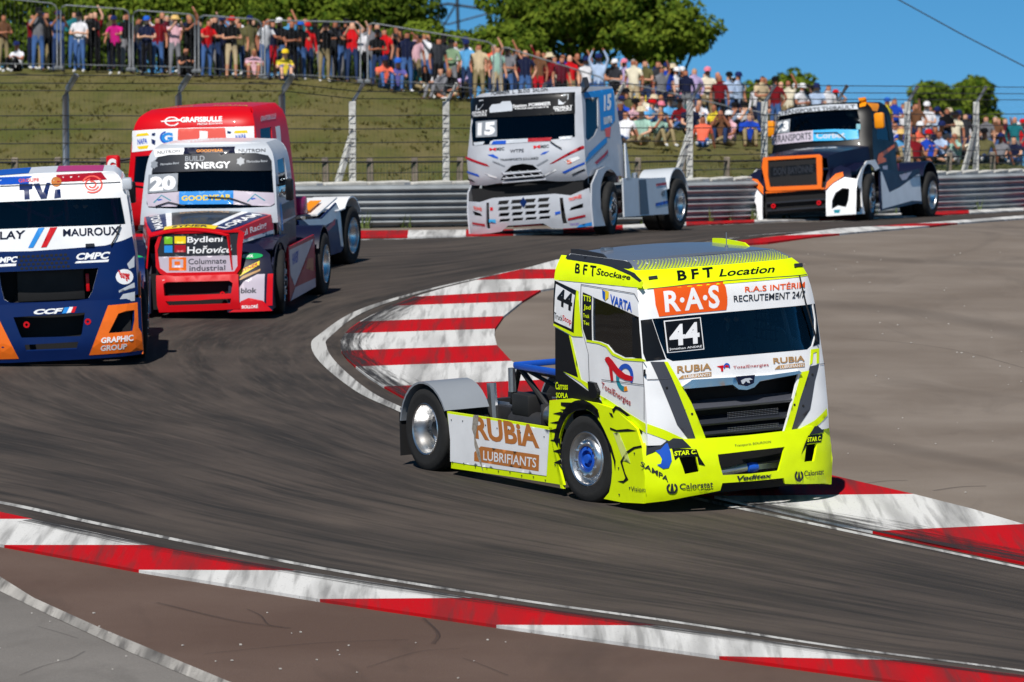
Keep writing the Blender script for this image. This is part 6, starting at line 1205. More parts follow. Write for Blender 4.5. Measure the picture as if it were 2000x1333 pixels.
for q in ([(-0.863,1.7),(-0.728,1.818),(-0.564,1.731),(-0.581,1.723),(-0.727,1.803),(-0.845,1.692)], [(0.633,1.695),(0.755,1.809),(0.911,1.701),(0.896,1.693),(0.756,1.793),(0.649,1.686)]): t.decal('sticker', 'F', q, 'teal', 6)
for q in ([(-0.812,1.74),(-0.743,1.755),(-0.708,1.74),(-0.776,1.724)], [(0.679,1.74),(0.749,1.746),(0.773,1.73),(0.711,1.716)]): t.decal('sticker', 'F', q, 'blue', 6)
wiper(t, 'F', *[(0.021,1.771),(0.377,1.748),(0.697,1.63)]); wiper(t, 'F', *[(-0.809,1.637),(-0.605,1.7),(-0.337,1.642)])
bonnet(t, HH_T, ZH_T, -.46, 1.15, .75, 'red', 1.1)
t.decal('bonnet_paint', 'H', [(-.40, -.98), (.35, -.80), (1.02, -.60), (1.02, .60), (.35, .80), (-.40, .98)], 'navy', 1); t.decal('bonnet_paint', 'H', [(-.40, -.66), (1.0, -.36), (1.0, .36), (-.40, .66)], 'white', 2); t.decal('bonnet_paint', 'H', [(-.40, -.56), (1.0, -.28), (1.0, .28), (-.40, .56)], 'black', 3); t.decal('bonnet_paint', 'H', [(.86, -.42), (1.06, -.40), (1.06, .40), (.86, .42)], 'yellow', 4)
t.text('H', [(.90, -.28), (.90, .28), (1.03, .28), (1.03, -.28)], 'SYNER', 'dnavy', .03, 6); t.text('H', [(.95, .42), (-.3, .74), (-.3, .90), (.95, .55)], 'LORAM', 'white', .03, 6); t.text('H', [(-.3, -.90), (.95, -.55), (.95, -.42), (-.3, -.74)], 'LORAM', 'white', .03, 6); t.text('H', [(-.33, -.4), (-.33, .4), (-.15, .4), (-.15, -.4)], 'GOODYEAR', 'copper2', .02, 6)
# grille shield
G = lambda pts: pts
go = [(-0.454,1.324),(-0.388,1.355),(0.794,1.357),(0.871,1.308),(0.837,1.152),(0.799,0.76),(0.735,0.675),(0.624,0.662),(-0.318,0.654),(-0.448,0.695),(-0.519,0.806),(-0.53,1.136)]
gi = [(-0.405,1.316),(0.777,1.318),(0.75,1.13),(0.753,0.801),(0.704,0.723),(0.641,0.717),(-0.35,0.717),(-0.455,0.789),(-0.491,1.057)]
slab(t, 'grille_frame', 'G', go, 'red', .03, .02, [gi]); t.decal('grille_plate', 'G', [(-0.405,1.316),(0.777,1.318),(0.75,1.13),(0.763,0.965),(-0.492,0.963),(-0.491,1.057)], 'dgrey', 0); t.decal('grille_plate', 'G', [(-0.492,0.963),(0.763,0.965),(0.753,0.801),(0.704,0.723),(0.641,0.717),(-0.35,0.717),(-0.455,0.789)], 'lilac', 0)
t.text('G', [(-0.019,1.263),(0.555,1.268),(0.537,1.151),(-0.021,1.145)], 'Bydlení', 'white', .02); t.text('G', [(-0.021,1.122),(0.71,1.116),(0.646,1.007),(-0.023,1.004)], 'Hořovice', 'white', .02); t.text('G', [(-0.008,0.925),(0.581,0.93),(0.58,0.844),(-0.01,0.839)], 'Columnate', 'charcoal', .01); t.text('G', [(0.006,0.823),(0.564,0.82),(0.562,0.742),(0.005,0.736)], 'industrial', 'charcoal', .01)
for m_, q in (('ltgreen', [(-0.382,1.268),(-0.252,1.266),(-0.254,1.156),(-0.384,1.158)]), ('yellow', [(-0.22,1.274),(-0.043,1.271),(-0.045,1.161),(-0.222,1.164)]), ('lblue', [(-0.384,1.134),(-0.255,1.133),(-0.256,1.023),(-0.386,1.024)]), ('dred', [(-0.222,1.14),(-0.045,1.138),(-0.047,1.028),(-0.224,1.03)]), ('orange', [(-0.314,0.953),(-0.04,0.949),(-0.043,0.745),(-0.317,0.748)])): t.decal('sticker', 'G', q, m_, 2)
t.decal('sticker', 'G', [(-0.266,0.921),(-0.089,0.918),(-0.091,0.793),(-0.268,0.795)], 'lilac', 3); t.decal('sticker', 'G', [(-0.226,0.889),(-0.138,0.888),(-0.138,0.833),(-0.227,0.834)], 'orange', 4)
# lower bumper
lo = [(-0.513,0.656),(0.767,0.675),(0.785,0.239),(0.797,0.151),(0.178,0.131),(-0.467,0.116),(-0.493,0.236)]
c1 = [(-0.394,0.54),(-0.346,0.571),(0.629,0.578),(0.684,0.538),(0.662,0.383),(-0.377,0.361)]; c2 = [(-0.361,0.29),(0.662,0.305),(0.643,0.234),(-0.316,0.218)]
slab(t, 'bumper_centre', 'G', lo, 'red', .07, .04, [c1, c2]); t.part(MB().box((1.08, 0, .42), (.04, 1.3, .55)), 'bumper_cavity', 'cavity'); t.text('G', [(-0.284,0.202),(0.595,0.211),(0.561,0.156),(-0.304,0.138)], 'NUTREND', 'white', .03, 22); t.text('G', [(-0.411,0.61),(-0.201,0.615),(-0.201,0.577),(-0.411,0.571)], 'PNEU JOY', 'white', .0, 22)
for y in (-.44, .52): t.part(MB().lathe([(.02, 0), (.04, 0), (.04, .03), (.02, .03)], (1.2, y, .38), 10, 'x'), 'tow_eye', 'red')
BL = t.S['B']
for sg in (1, -1):
    fo = [(sg * .60, .10), (sg * 1.28, .10), (sg * 1.28, .62), (sg * 1.20, .95), (sg * 1.0, 1.10), (sg * .72, 1.12), (sg * .62, .9)]
    t.panel('front_fender', 'B', fo, 'dnavy', (), 0, .03, .1)
    t.decal('fender_sticker', 'B', [(sg * .70, .24), (sg * .74, .42), (sg * .84, .56), (sg * 1.04, .66), (sg * 1.15, .66), (sg * 1.15, .22)], 'lilac', 1); t.decal('red_lip', 'B', [(sg * .62, .10), (sg * 1.27, .10), (sg * 1.13, .26), (sg * .92, .31), (sg * .80, .26), (sg * .74, .16)], 'red', 2)
    t.decal('red_edge', 'B', [(sg * 1.18, .18), (sg * 1.27, .18), (sg * 1.27, .66), (sg * 1.19, .66)], 'red', 1)
    t.decal('green_sticker', 'B', ellipse(sg * .93, .93, .17, .04, 18), 'green', 2); t.decal('yellow_sticker', 'B', [(sg * .74, .66), (sg * .80, .74), (sg * 1.06, .86), (sg * 1.06, .80), (sg * .78, .64)], 'yellow', 2); t.decal('yellow_sticker', 'B', [(sg * .76, .58), (sg * .82, .64), (sg * 1.08, .74), (sg * 1.08, .71), (sg * .80, .585)], 'copper2', 2)
    t.panel('fender_side', 'J' if sg > 0 else 'K', [(.50, .10), (.95, .10), (.80, .62), (.42, 1.0), (.1, 1.14), (-.5, 1.16), (-.76, 1.05)] + arc_pts(0, .5, .58, 140, 18, 12) + [(.55, .35)], 'dnavy', (), 0, .03, .12)
    t.panel('fender_top', lambda x, y: (x, y, 1.13 - .25 * max(0, x - .1) ** 1.3), [(-.76, sg * .8), (.7, sg * .6), (.62, sg * 1.215), (-.76, sg * 1.215)], 'dnavy', (), 0, .02, .15)
    f_ = 'J' if sg > 0 else 'K'
    t.panel('side_skirt', f_, [(-.72, .10), (-.72, .95), (-3.08, .98), (-3.1, .14)], 'dred' if sg > 0 else 'navy', (), 0, .03, .25); t.decal('skirt_flash', f_, [(-.76, .9), (-3.0, .92), (-1.15, .30), (-.8, .5)], 'silver', 1); t.decal('skirt_flash', f_, [(-3.05, .92), (-3.05, .28), (-1.25, .28)], 'dred', 1); t.decal('skirt_flash', f_, [(-1.2, .28), (-3.05, .28), (-3.05, .14), (-.76, .10)], 'lilac', 1); t.decal('skirt_flash', f_, [(-2.2, .5), (-2.9, .4), (-2.9, .62), (-2.4, .64)], 'copper', 2)
    t.text(f_, [(-1.0, .82), (-1.6, .84), (-1.5, .66), (-1.0, .64)] if sg > 0 else [(-1.6, .84), (-1.0, .82), (-1.0, .64), (-1.5, .66)], 'HAVEX', 'blue', .03, 3)
    fender(t, -3.7, sg * .6, sg * 1.27, .59, 165, 25, 'dnavy')
    t.part(MB().tube([(-.9, sg * 1.0, 1.9), (-.75, sg * 1.25, 1.95)], .02, 6).box((-.75, sg * 1.26, 1.85), (.12, .12, .34), None, .03), 'mirror', 'black')
t.text('B', [(.80, .46), (1.04, .46), (1.04, .38), (.80, .38)], 'blok', 'charcoal', .03); t.text('B', [(.82, .21), (1.06, .21), (1.06, .15), (.82, .15)], 'BOLLORÉ', 'white', .03, 5); t.text('B', [(.80, .74), (1.04, .84), (1.04, .79), (.80, .69)], 'SYNER', 'dred', .03, 4); t.text('B', [(.80, .95), (.96, .95), (.96, .91), (.80, .91)], 'EUROL', 'white', .03, 4)
for f_ in ('S1', 'S-1'): t.decal('side_paint', f_, [(1.13, .36), (-.44, .40), (-.44, .99), (1.13, .99)], 'dnavy', 1); t.decal('livery_stripe', f_, [(1.13, .30), (-.44, .32), (-.44, .40), (1.13, .38)], 'silver', 2)
t.text('S1', [(1.05, .08), (-.2, .08), (-.2, .26), (1.05, .26)], 'Mogul Racing', 'white', .02); t.text('S-1', [(-.2, .08), (1.05, .08), (1.05, .26), (-.2, .26)], 'Mogul Racing', 'white', .02); pass
t.decal('cab_side_paint', 'L', [(-2.08, 1.36), (-.9, 1.36), (-.9, 1.6), (-2.08, 1.62)], 'black', 1); t.decal('cab_side_paint', 'L', [(-2.08, .75), (-.78, .75), (-.78, 1.3), (-2.08, 1.34)], 'dgrey', 1); t.decal('cab_side_paint', 'L', [(-.95, 1.2), (-.80, 1.2), (-.82, 1.6), (-.95, 1.65)], 'lblue', 2)
chassis(t); wheels(t, 3.7, 9, 1.12, 1.14)

# ================================================================== black and orange bonneted truck
t = Truck('orange', 'racing_truck', 'black and orange bonneted racing truck with white wheel arches at the far right')
win = [(-1.076,2.339),(-0.588,2.413),(0.107,2.438),(0.73,2.404),(0.855,1.985),(0.844,1.641),(0.445,1.615),(-0.236,1.631),(-1.139,1.649),(-1.166,1.737)]
cab_shell(t, 1.1, 2.42, -2.2, HW_O, XF_O, .20, 'black', win, (), [(-1.9, 2.15), (-1.3, 2.15), (-1.04, 1.62), (-1.9, 1.58)], 'black', side_bottom=[(-2.2, .7), (-.85, .7), (-.85, 1.0)], glass='darkglass')
interior(t, -1.3, .95, 1.55, -.85); cage(t, -1.8, -1.2, .85, .9, 2.22)
t.decal('visor_band', 'F', [(-1.076,2.339),(-0.578,2.401),(0.116,2.416),(0.727,2.383),(0.789,2.27),(0.174,2.293),(-0.521,2.289),(-1.036,2.249)], 'silver', 4); t.text('F', [(-1.01,2.367),(0.699,2.363),(0.724,2.285),(-0.954,2.276)], 'TRANSPORTS THIBAULT', 'dgrey', .02, 6)
t.decal('number_plate', 'F', [(-1.074,2.143),(-0.7,2.171),(-0.701,1.89),(-1.1,1.874)], 'grey', 4); t.text('F', [(-1.024,2.118),(-0.734,2.141),(-0.728,1.924),(-1.043,1.903)], '33', 'white', .06, 6)
t.decal('sunstrip', 'F', [(-1.164,1.856),(-0.725,1.881),(-0.159,1.895),(-0.146,1.667),(-0.65,1.659),(-1.139,1.649)], 'lilac', 4); t.decal('sunstrip', 'F', [(-0.159,1.895),(0.319,1.883),(0.822,1.836),(0.844,1.641),(0.444,1.637),(-0.146,1.667)], 'cyan', 4); t.text('F', [(-1.066,1.839),(-0.203,1.855),(-0.194,1.703),(-1.051,1.686)], 'TRANSPORTS', 'charcoal', .02, 6); t.text('F', [(-0.087,1.836),(0.544,1.813),(0.551,1.683),(-0.079,1.706)], 'Corbet', 'silver', .03, 6)
wiper(t, 'F', *[(-0.132,1.828),(0.379,1.803),(0.576,1.638)]); t.decal('scrutineering_sticker', 'F', [(0.774,1.958),(0.857,1.952),(0.864,1.833),(0.78,1.85)], 'teal', 6)
bonnet(t, HH_O, ZH_O, -.58, 1.2, .7, 'dnavy', 1.15); t.decal('bonnet_logo', 'H', [(-.1, -.52), (.0, .02), (-.08, .50), (.14, .62), (.45, .12), (.55, -.06), (.3, -.3)], 'silver', 1); t.text('H', [(-.05, -.45), (-.05, .45), (.20, .42), (.20, -.42)], 'TEX MEX', 'dgrey', .04, 3)
go = [(-0.679,1.342),(-0.655,1.373),(0.564,1.352),(0.618,1.306),(0.614,0.945),(0.579,0.638),(0.535,0.631),(-0.57,0.662),(-0.626,0.687),(-0.671,0.979),(-0.71,1.163)]; gi = [(-0.566,1.303),(0.495,1.293),(0.492,0.953),(0.494,0.719),(-0.543,0.746),(-0.58,0.972)]
slab(t, 'grille_frame', 'G', go, 'orange', .05, .035, [gi]); t.decal('grille_backing', 'G', gi, 'cavity', 0); t.decal('grille_sticker', 'G', [(-0.537,1.162),(0.49,1.166),(0.481,0.954),(-0.535,0.948)], 'black', 1); t.text('G', [(-0.458,1.135),(0.422,1.139),(0.416,0.99),(-0.465,0.986)], 'DON BAYONNE', 'dgrey', .03, 3)
t.part(MB().box((1.18, 0, .48), (.06, 1.42, .6)), 'bumper_cavity', 'cavity')
for z, m_ in ((.64, 'amber'), (.42, 'dgrey'), (.26, 'dgrey')): t.part(MB().box((1.26, 0, z), (.04, 1.3, .035)), 'bumper_bar', m_ if z < .6 else 'orange')
for y in (-.5, .5): t.part(MB().lathe([(.02, 0), (.05, 0), (.05, .04), (.02, .04)], (1.24, y, .35), 10, 'x'), 'tow_eye', 'red')
for sg in (1, -1):
    hole = [(sg * .82, .20), (sg * .96, .26), (sg * 1.12, .22), (sg * 1.17, .36), (sg * 1.19, .60), (sg * 1.04, .62), (sg * .90, .53), (sg * .83, .38)]
    fo = [(sg * .70, .06), (sg * 1.32, .06), (sg * 1.33, .40), (sg * 1.33, .78), (sg * 1.06, .84), (sg * .84, .72), (sg * .70, .58)]
    t.panel('front_arch', 'B', fo, 'white', [hole], .01, .04, .08); t.part(MB().box((1.0, sg * 1.02, .38), (.04, .55, .55)), 'brake_duct', 'cavity')
    t.decal('orange_flash', 'B', [(sg * .68, .60), (sg * .84, .745), (sg * 1.04, .865), (sg * 1.0, .95), (sg * .86, .92), (sg * .70, .76)], 'orange', 3); t.panel('fender_cheek', 'B', [(sg * .66, .58), (sg * .84, .72), (sg * 1.02, .84), (sg * 1.2, .80), (sg * 1.15, 1.0), (sg * .9, 1.1), (sg * .68, 1.0)], 'dnavy', (), 0, .03, .1)
    f_ = 'J' if sg > 0 else 'K'
    t.panel('front_arch_side', f_, [(.48, .06), (1.02, .06), (.98, .45), (.86, .74), (.5, 1.0), (.1, 1.16), (-.45, 1.18), (-.72, 1.0)] + arc_pts(0, .5, .60, 132, 20, 12) + [(.58, .35)], 'white', [rrect(.62, .16, .86, .6, .08)], 0, .03, .1)
    t.panel('fender_top', lambda x, y: (x, y, 1.12 - .22 * max(0, x - .1) ** 1.2), [(-.7, sg * .85), (.9, sg * .66), (.86, sg * 1.22), (-.7, sg * 1.225)], 'dnavy', (), 0, .02, .15)
    t.panel('side_skirt', f_, [(-.66, .10), (-.62, .40), (-.72, .98), (-.80, .98), (-2.5, .90), (-3.48, .96), (-3.5, .2), (-3.2, .22)], 'dnavy', (), 0, .03, .2); t.decal('skirt_flash', f_, [(-.70, .14), (-.74, .92), (-.84, .92), (-1.25, .48), (-2.0, .58), (-3.2, .82), (-3.46, .84), (-3.46, .26), (-2.8, .28)], 'white', 1); t.decal('skirt_flash', f_, [(-2.0, .84), (-2.9, .90), (-2.5, .74), (-2.2, .72)], 'lilac', 2)
    fender(t, -4.1, sg * .6, sg * 1.27, .62, 170, 30, 'dnavy', ext=.9); t.part(MB().box((-.95, sg * 1.22, 2.0), (.14, .22, .34), None, .05), 'mirror', 'amber'); t.part(MB().tube([(-1.05, sg * .95, 2.05), (-.95, sg * 1.16, 2.02)], .02, 6), 'mirror_arm', 'black')
    t.decal('orange_slash', 'L' if sg > 0 else 'R', [(-.9, 1.08), (-1.5, 1.14), (-1.5, 1.20), (-1.25, 1.24), (-2.15, 1.44), (-2.15, 1.50), (-1.0, 1.30), (-.88, 1.20)], 'orange', 1); t.decal('orange_corner_flash', 'L' if sg > 0 else 'R', [(-1.05, 2.22), (-1.35, 2.2), (-1.85, 2.38), (-1.15, 2.40)], 'amber', 1); t.decal('pale_emblem', 'L' if sg > 0 else 'R', [(-1.2, .75), (-1.5, .75), (-1.55, 1.06), (-1.2, 1.04)], 'lilac', 1)
t.decal('sticker', 'B', [(.86, .18), (1.0, .18), (.98, .11), (.88, .11)], 'teal', 6); t.decal('orange_corner_flash', 'F', [(0.718,2.513),(0.849,2.525),(0.916,2.326),(0.801,2.312)], 'amber', 2)
t.part(MB().box((-2.6, .55, 1.2), (.7, .9, .14), None, .03), 'orange_rear_spoiler', 'amber'); t.part(MB().box((-2.5, .8, .95), (.3, .5, .3), None, .03), 'red_box', 'dred')
chassis(t, 4.1); wheels(t, 4.1, 8, 1.10, 1.14)

# ------------------------------------------------------------------ spectators
def person_mesh(pose):
    """one continuous body grown from a posed skeleton; returns mesh, head centre, hand point"""
    seat = pose.startswith('sit')
    if not seat:
        lean = .10 if 'rail' in pose else (.05 if 'camera' in pose else 0)
        J = dict(pelvis=(0, 0, .95), spine=(.01 + lean * .3, 0, 1.14), chest=(.02 + lean * .8, 0, 1.34), neck=(.02 + lean, 0, 1.48), head=(.05 + lean * 1.2, 0, 1.61), crown=(.04 + lean * 1.2, 0, 1.73))
        for s, n in ((1, 'l'), (-1, 'r')):
            st = .10 if 'stride' in pose and s > 0 else 0
            J['hip' + n] = (0, s * .10, .88); J['knee' + n] = (.03 + st, s * .12, .48); J['ankle' + n] = (-.01 + st * .6, s * .13, .09); J['toe' + n] = (.15 + st * .6, s * .15, .035)
            J['sh' + n] = (lean * .9, s * .19, 1.40)
        def arm(n, s, kind):
            E = dict(down=((-.04, s * .26, 1.14), (.05, s * .27, .90), (.07, s * .26, .80)), folded=((.05, s * .27, 1.14), (.22, s * .06, 1.16), (.23, -s * .06, 1.18)), camera=((.16, s * .26, 1.24), (.24, s * .09, 1.52), (.26, s * .05, 1.60)),
                     pocket=((-.10, s * .31, 1.15), (.0, s * .23, .97), (.04, s * .20, .90)), phone=((.20, s * .22, 1.33), (.36, s * .10, 1.52), (.40, s * .07, 1.58)), raised=((.06, s * .27, 1.60), (.10, s * .16, 1.84), (.12, s * .12, 1.92)),
                     rail=((.20, s * .25, 1.20), (.42, s * .22, 1.20), (.50, s * .20, 1.20)), shade=((.10, s * .36, 1.44), (.15, s * .13, 1.66), (.15, s * .07, 1.69)))[kind]
            J['el' + n], J['wr' + n], J['ha' + n] = E
        ks = pose.split('_')[1:]
        arm('l', 1, ks[0]); arm('r', -1, ks[1] if len(ks) > 1 and ks[1] != 'stride' else ks[0])
    else:
        back = -.16 if 'back' in pose else .06
        J = dict(pelvis=(0, 0, .13), spine=(back * .3, 0, .34), chest=(back * .8, 0, .54), neck=(back, 0, .68), head=(back + .05, 0, .81), crown=(back + .04, 0, .93))
        for s, n in ((1, 'l'), (-1, 'r')):
            J['hip' + n] = (.06, s * .10, .13); J['sh' + n] = (back * .9, s * .19, .60)
            if 'knees' in pose: J['knee' + n] = (.42, s * .14, .47); J['ankle' + n] = (.56, s * .13, .09); J['toe' + n] = (.70, s * .15, .04); A = ((.20, s * .24, .42), (.40, s * .10, .50), (.46, s * .03, .50))
            elif 'cross' in pose: J['knee' + n] = (.34, s * .32, .22); J['ankle' + n] = (.40, s * .02 + .05, .09); J['toe' + n] = (.50, -s * .10 + .05, .07); A = ((.12, s * .27, .36), (.32, s * .14, .30), (.38, s * .09, .28))
            else: J['knee' + n] = (.46, s * .12, .26 if s > 0 else .17); J['ankle' + n] = (.86, s * .14, .08); J['toe' + n] = (.90, s * .16, .20); A = ((-.24, s * .26, .34), (-.34, s * .30, .10), (-.36, s * .32, .05)) if 'back' in pose else ((.16, s * .25, .38), (.36, s * .12, .30), (.42, s * .09, .28))
            if 'camera' in pose: A = ((.20, s * .24, .48), (.26, s * .09, .74), (.28, s * .05, .81))
            J['el' + n], J['wr' + n], J['ha' + n] = A
    R = dict(pelvis=(.15, .115), spine=(.135, .10), chest=(.165, .115), neck=(.055, .055), head=(.088, .10), crown=(.055, .06))
    for n in 'lr':
        R.update({'hip' + n: (.092, .092), 'knee' + n: (.062, .062), 'ankle' + n: (.042, .042), 'toe' + n: (.038, .030), 'sh' + n: (.062, .062), 'el' + n: (.043, .043), 'wr' + n: (.032, .032), 'ha' + n: (.036, .028)})
    E = [('pelvis', 'spine'), ('spine', 'chest'), ('chest', 'neck'), ('neck', 'head'), ('head', 'crown')]
    for n in 'lr': E += [('pelvis', 'hip' + n), ('hip' + n, 'knee' + n), ('knee' + n, 'ankle' + n), ('ankle' + n, 'toe' + n), ('chest', 'sh' + n), ('sh' + n, 'el' + n), ('el' + n, 'wr' + n), ('wr' + n, 'ha' + n)]
    K = list(J); me = bpy.data.meshes.new('p'); me.from_pydata([J[k] for k in K], [(K.index(a), K.index(b)) for a, b in E], [])
    o = bpy.data.objects.new('p', me); COL.objects.link(o)
    m = o.modifiers.new('s', 'SKIN'); m.use_smooth_shade = True
    for i, k in enumerate(K): me.skin_vertices[0].data[i].radius = R[k]; me.skin_vertices[0].data[i].use_root = (k == 'pelvis')
    o.modifiers.new('d', 'SUBSURF').levels = 1
    dg = bpy.context.evaluated_depsgraph_get(); ev = o.evaluated_get(dg); out = bpy.data.meshes.new_from_object(ev)
    bpy.data.objects.remove(o); out.name = 'person'
    JV = {k: Vector(v) for k, v in J.items()}; reg = []
    def seg(p, a, b):
        d = b - a; t = max(0, min(1, (p - a).dot(d) / d.length_squared)); return (p - (a + d * t)).length, t
    for f in out.polygons:
        c = f.center; best = min(((seg(c, JV[a], JV[b]), a, b) for a, b in E), key=lambda q: q[0][0] / (.5 * (sum(R[q[1]]) + sum(R[q[2]])))); (d, tt), a, b = best
        if b in ('head', 'crown') or a == 'neck': r = 4 if (c.z > JV['head'].z + .045 or (c.x < JV['head'].x - .035 and c.z > JV['head'].z - .07)) else 0
        elif a[:2] == 'sh': r = 1 if tt < .62 else 6
        elif a[:2] == 'el': r = 6
        elif a[:2] == 'wr': r = 0
        elif b[:3] == 'hip' or a[:3] == 'hip': r = 2
        elif a[:4] == 'knee': r = 3
        elif a[:5] == 'ankle': r = 5
        elif a == 'pelvis': r = 2 if tt < .35 else 1
        else: r = 1
        reg.append(r); f.use_smooth = True
    out.materials.clear()
    for k in range(7): out.materials.append(None)
    out.polygons.foreach_set('material_index', reg)
    h = (JV['hal'] + JV['har']) / 2
    return out, JV['head'], h
POSES = {}
def get_pose(p):
    if p not in POSES: POSES[p] = person_mesh(p)
    return POSES[p]
def cloth(n, c): return mat('cloth_' + n.replace(' ', '_'), c, .9, spec=.15, var=.18, vscale=7, srgb=True)
SH = {'grey': (120, 120, 126), 'black': (20, 20, 23), 'denim blue': (70, 96, 150), 'white': (226, 226, 232), 'magenta': (206, 30, 130), 'pale pink': (224, 178, 190), 'red': (206, 22, 30), 'dark red': (120, 20, 30), 'navy': (26, 32, 60), 'olive': (96, 92, 60), 'coral': (240, 110, 84), 'purple blue': (92, 90, 160), 'sage green': (130, 156, 124), 'sky blue': (96, 168, 222), 'beige': (206, 184, 150), 'mint': (160, 196, 182), 'royal blue': (30, 70, 180), 'lilac': (190, 170, 214), 'charcoal': (52, 54, 60), 'cream': (230, 220, 196), 'orange': (236, 122, 30), 'yellow': (232, 208, 60), 'brown': (110, 76, 54), 'teal': (30, 110, 120), 'maroon': (90, 24, 40), 'pale blue': (176, 196, 226)}
TR = {'jeans': (70, 104, 160), 'black trousers': (20, 20, 24), 'grey trousers': (130, 130, 136), 'khaki trousers': (150, 134, 100), 'navy trousers': (28, 34, 60), 'dark jeans': (40, 58, 96), 'beige shorts': (196, 176, 142), 'black shorts': (24, 24, 28), 'denim shorts': (80, 112, 164), 'red shorts': (196, 30, 44)}
HT = {'black cap': (18, 18, 22), 'white cap': (230, 230, 232), 'red cap': (196, 24, 30), 'navy cap': (28, 40, 90), 'blue cap': (40, 100, 200), 'pink cap': (226, 130, 150), 'yellow cap': (236, 200, 40), 'straw hat': (214, 178, 110), 'bucket hat': (206, 190, 160)}
HR = {'dark hair': (28, 20, 15), 'brown hair': (70, 46, 28), 'grey hair': (150, 146, 140), 'fair hair': (170, 130, 80), 'bald head': (196, 146, 116)}
SK = [(206, 150, 122), (190, 128, 100), (220, 168, 140), (176, 112, 84), (160, 100, 74)]
SKM = [mat('skin_tone_%s' % w, c, .55, spec=.3, srgb=True) for w, c in zip(('fair', 'tan', 'light', 'olive', 'deep'), SK)]
SHOE = [cloth('shoe_white', (220, 220, 220)), cloth('shoe_dark', (30, 28, 28)), cloth('shoe_brown', (90, 66, 48))]
def hat_mesh(kind):
    mb = MB(); wide = kind in ('straw hat', 'bucket hat')
    if wide: mb.lathe([(.19, .0), (.17, .012), (.112, .02), (.105, .10), (.07, .125), (0, .13)], (0, 0, 0), 16, 'z')
    else:
        mb.lathe([(.108, 0), (.108, .03), (.098, .08), (.065, .115), (0, .128)], (0, 0, 0), 14, 'z')
        V = [(.095 * cos(a), .095 * sin(a), .012) for a in [-.9, -.45, 0, .45, .9]] + [(.20 - .02 * abs(i), .042 * i, .0) for i in (-2, -1, 0, 1, 2)]; mb.add(V, [(i, i + 1, i + 6, i + 5) for i in range(4)])
    me = bpy.data.meshes.new('hat'); me.from_pydata(mb.v, [], mb.f); me.materials.append(cloth('hat_' + kind, HT[kind]))
    for p in me.polygons: p.use_smooth = True
    return me
HATS = {k: hat_mesh(k) for k in HT}
LABELS = set()
def zone(px_):
    for lim, z in ((60, 'at far left'), (190, 'beside first panel'), (320, 'behind second panel'), (450, 'behind third panel'), (560, 'by middle panels'), (712, 'behind widest panel'), (850, 'at sloping panel'), (930, 'left of white truck'), (1200, 'above white truck'), (1350, 'right of white truck'), (1500, 'right of braced post'), (1720, 'above black truck'), (1850, 'behind black truck'), (9999, 'at far right')):
        if px_ < lim: return z
POSE_WORDS = {'folded': 'arms folded', 'camera': 'hands at face', 'down': 'arms down', 'pocket': 'elbows out', 'phone': 'hands forward', 'raised': 'arms raised', 'rail': 'arms forward', 'shade': 'shading eyes', 'knees': 'hugging knees', 'cross': 'cross-legged', 'out': 'legs out', 'back': 'leaning back'}
pr = random.Random(21)
def person(px_, X, Y, pose, shirt, trou, head, scale=1.0, turn=0, long=False):
    """one spectator standing or sitting on the bank at (X, Y)"""
    me, hc, hp = get_pose(pose); seat = pose.startswith('sit')
    for _ in range(60):
        pw = POSE_WORDS[[k for k in POSE_WORDS if k in pose][-1]]
        lab = '%s person, %s top, %s, %s, %s, %s' % ('seated' if seat else 'standing', shirt, trou, head, pw, zone(px_))
        if lab not in LABELS: break
        shirt = pr.choice(list(SH)); head = pr.choice(['black cap', 'navy cap', 'white cap'] + list(HR))
    LABELS.add(lab)
    o = bpy.data.objects.new('person', me); COL.objects.link(o)
    o.matrix_world = Matrix.Translation(TILT @ Vector((X, Y, terrain(X, Y) + .02))) @ Matrix.Rotation(radians(-90 + turn), 4, 'Z') @ Matrix.Scale(scale, 4)
    sk = pr.choice(SKM); st = cloth(shirt, SH[shirt]); tm = cloth(trou, TR[trou]); hair = head if head in HR else pr.choice(['dark hair', 'brown hair', 'grey hair'])
    hm = sk if hair == 'bald head' else cloth(hair, HR[hair])
    for i, m in enumerate((sk, st, tm, sk if 'shorts' in trou else tm, hm, pr.choice(SHOE), st if long else sk)):
        o.material_slots[i].link = 'OBJECT'; o.material_slots[i].material = m
    tag(o, lab, 'person', 'spectators seated on the bank' if seat else 'spectators standing on the bank')
    if head in HT:
        h = bpy.data.objects.new('hat' if 'hat' in head else 'cap', HATS[head]); COL.objects.link(h); h.parent = o; h.location = hc + Vector((-.005, 0, .055)); h.rotation_euler = (0, pr.uniform(0, .15), pr.uniform(-.2, .2))
    if 'camera' in pose and not seat and pr.random() < .8:
        c = MB().box((0, 0, 0), (.09, .14, .10), None, .015).lathe([(.04, 0), (.045, .12), (0, .12)], (.04, 0, 0), 10, 'x'); q = c.build('camera', 'blackplastic'); q.matrix_world = o.matrix_world @ Matrix.Translation(hp + Vector((.02, 0, .02)))
        tag(q, 'black camera held up by the %s shirt and %s, %s' % (shirt, trou, zone(px_)), 'camera', 'cameras held by spectators')
    return o
def stand(px_, D, *a, **k): return person(px_, (px_ - 1000) / 11500 * D, D, *a, **k)
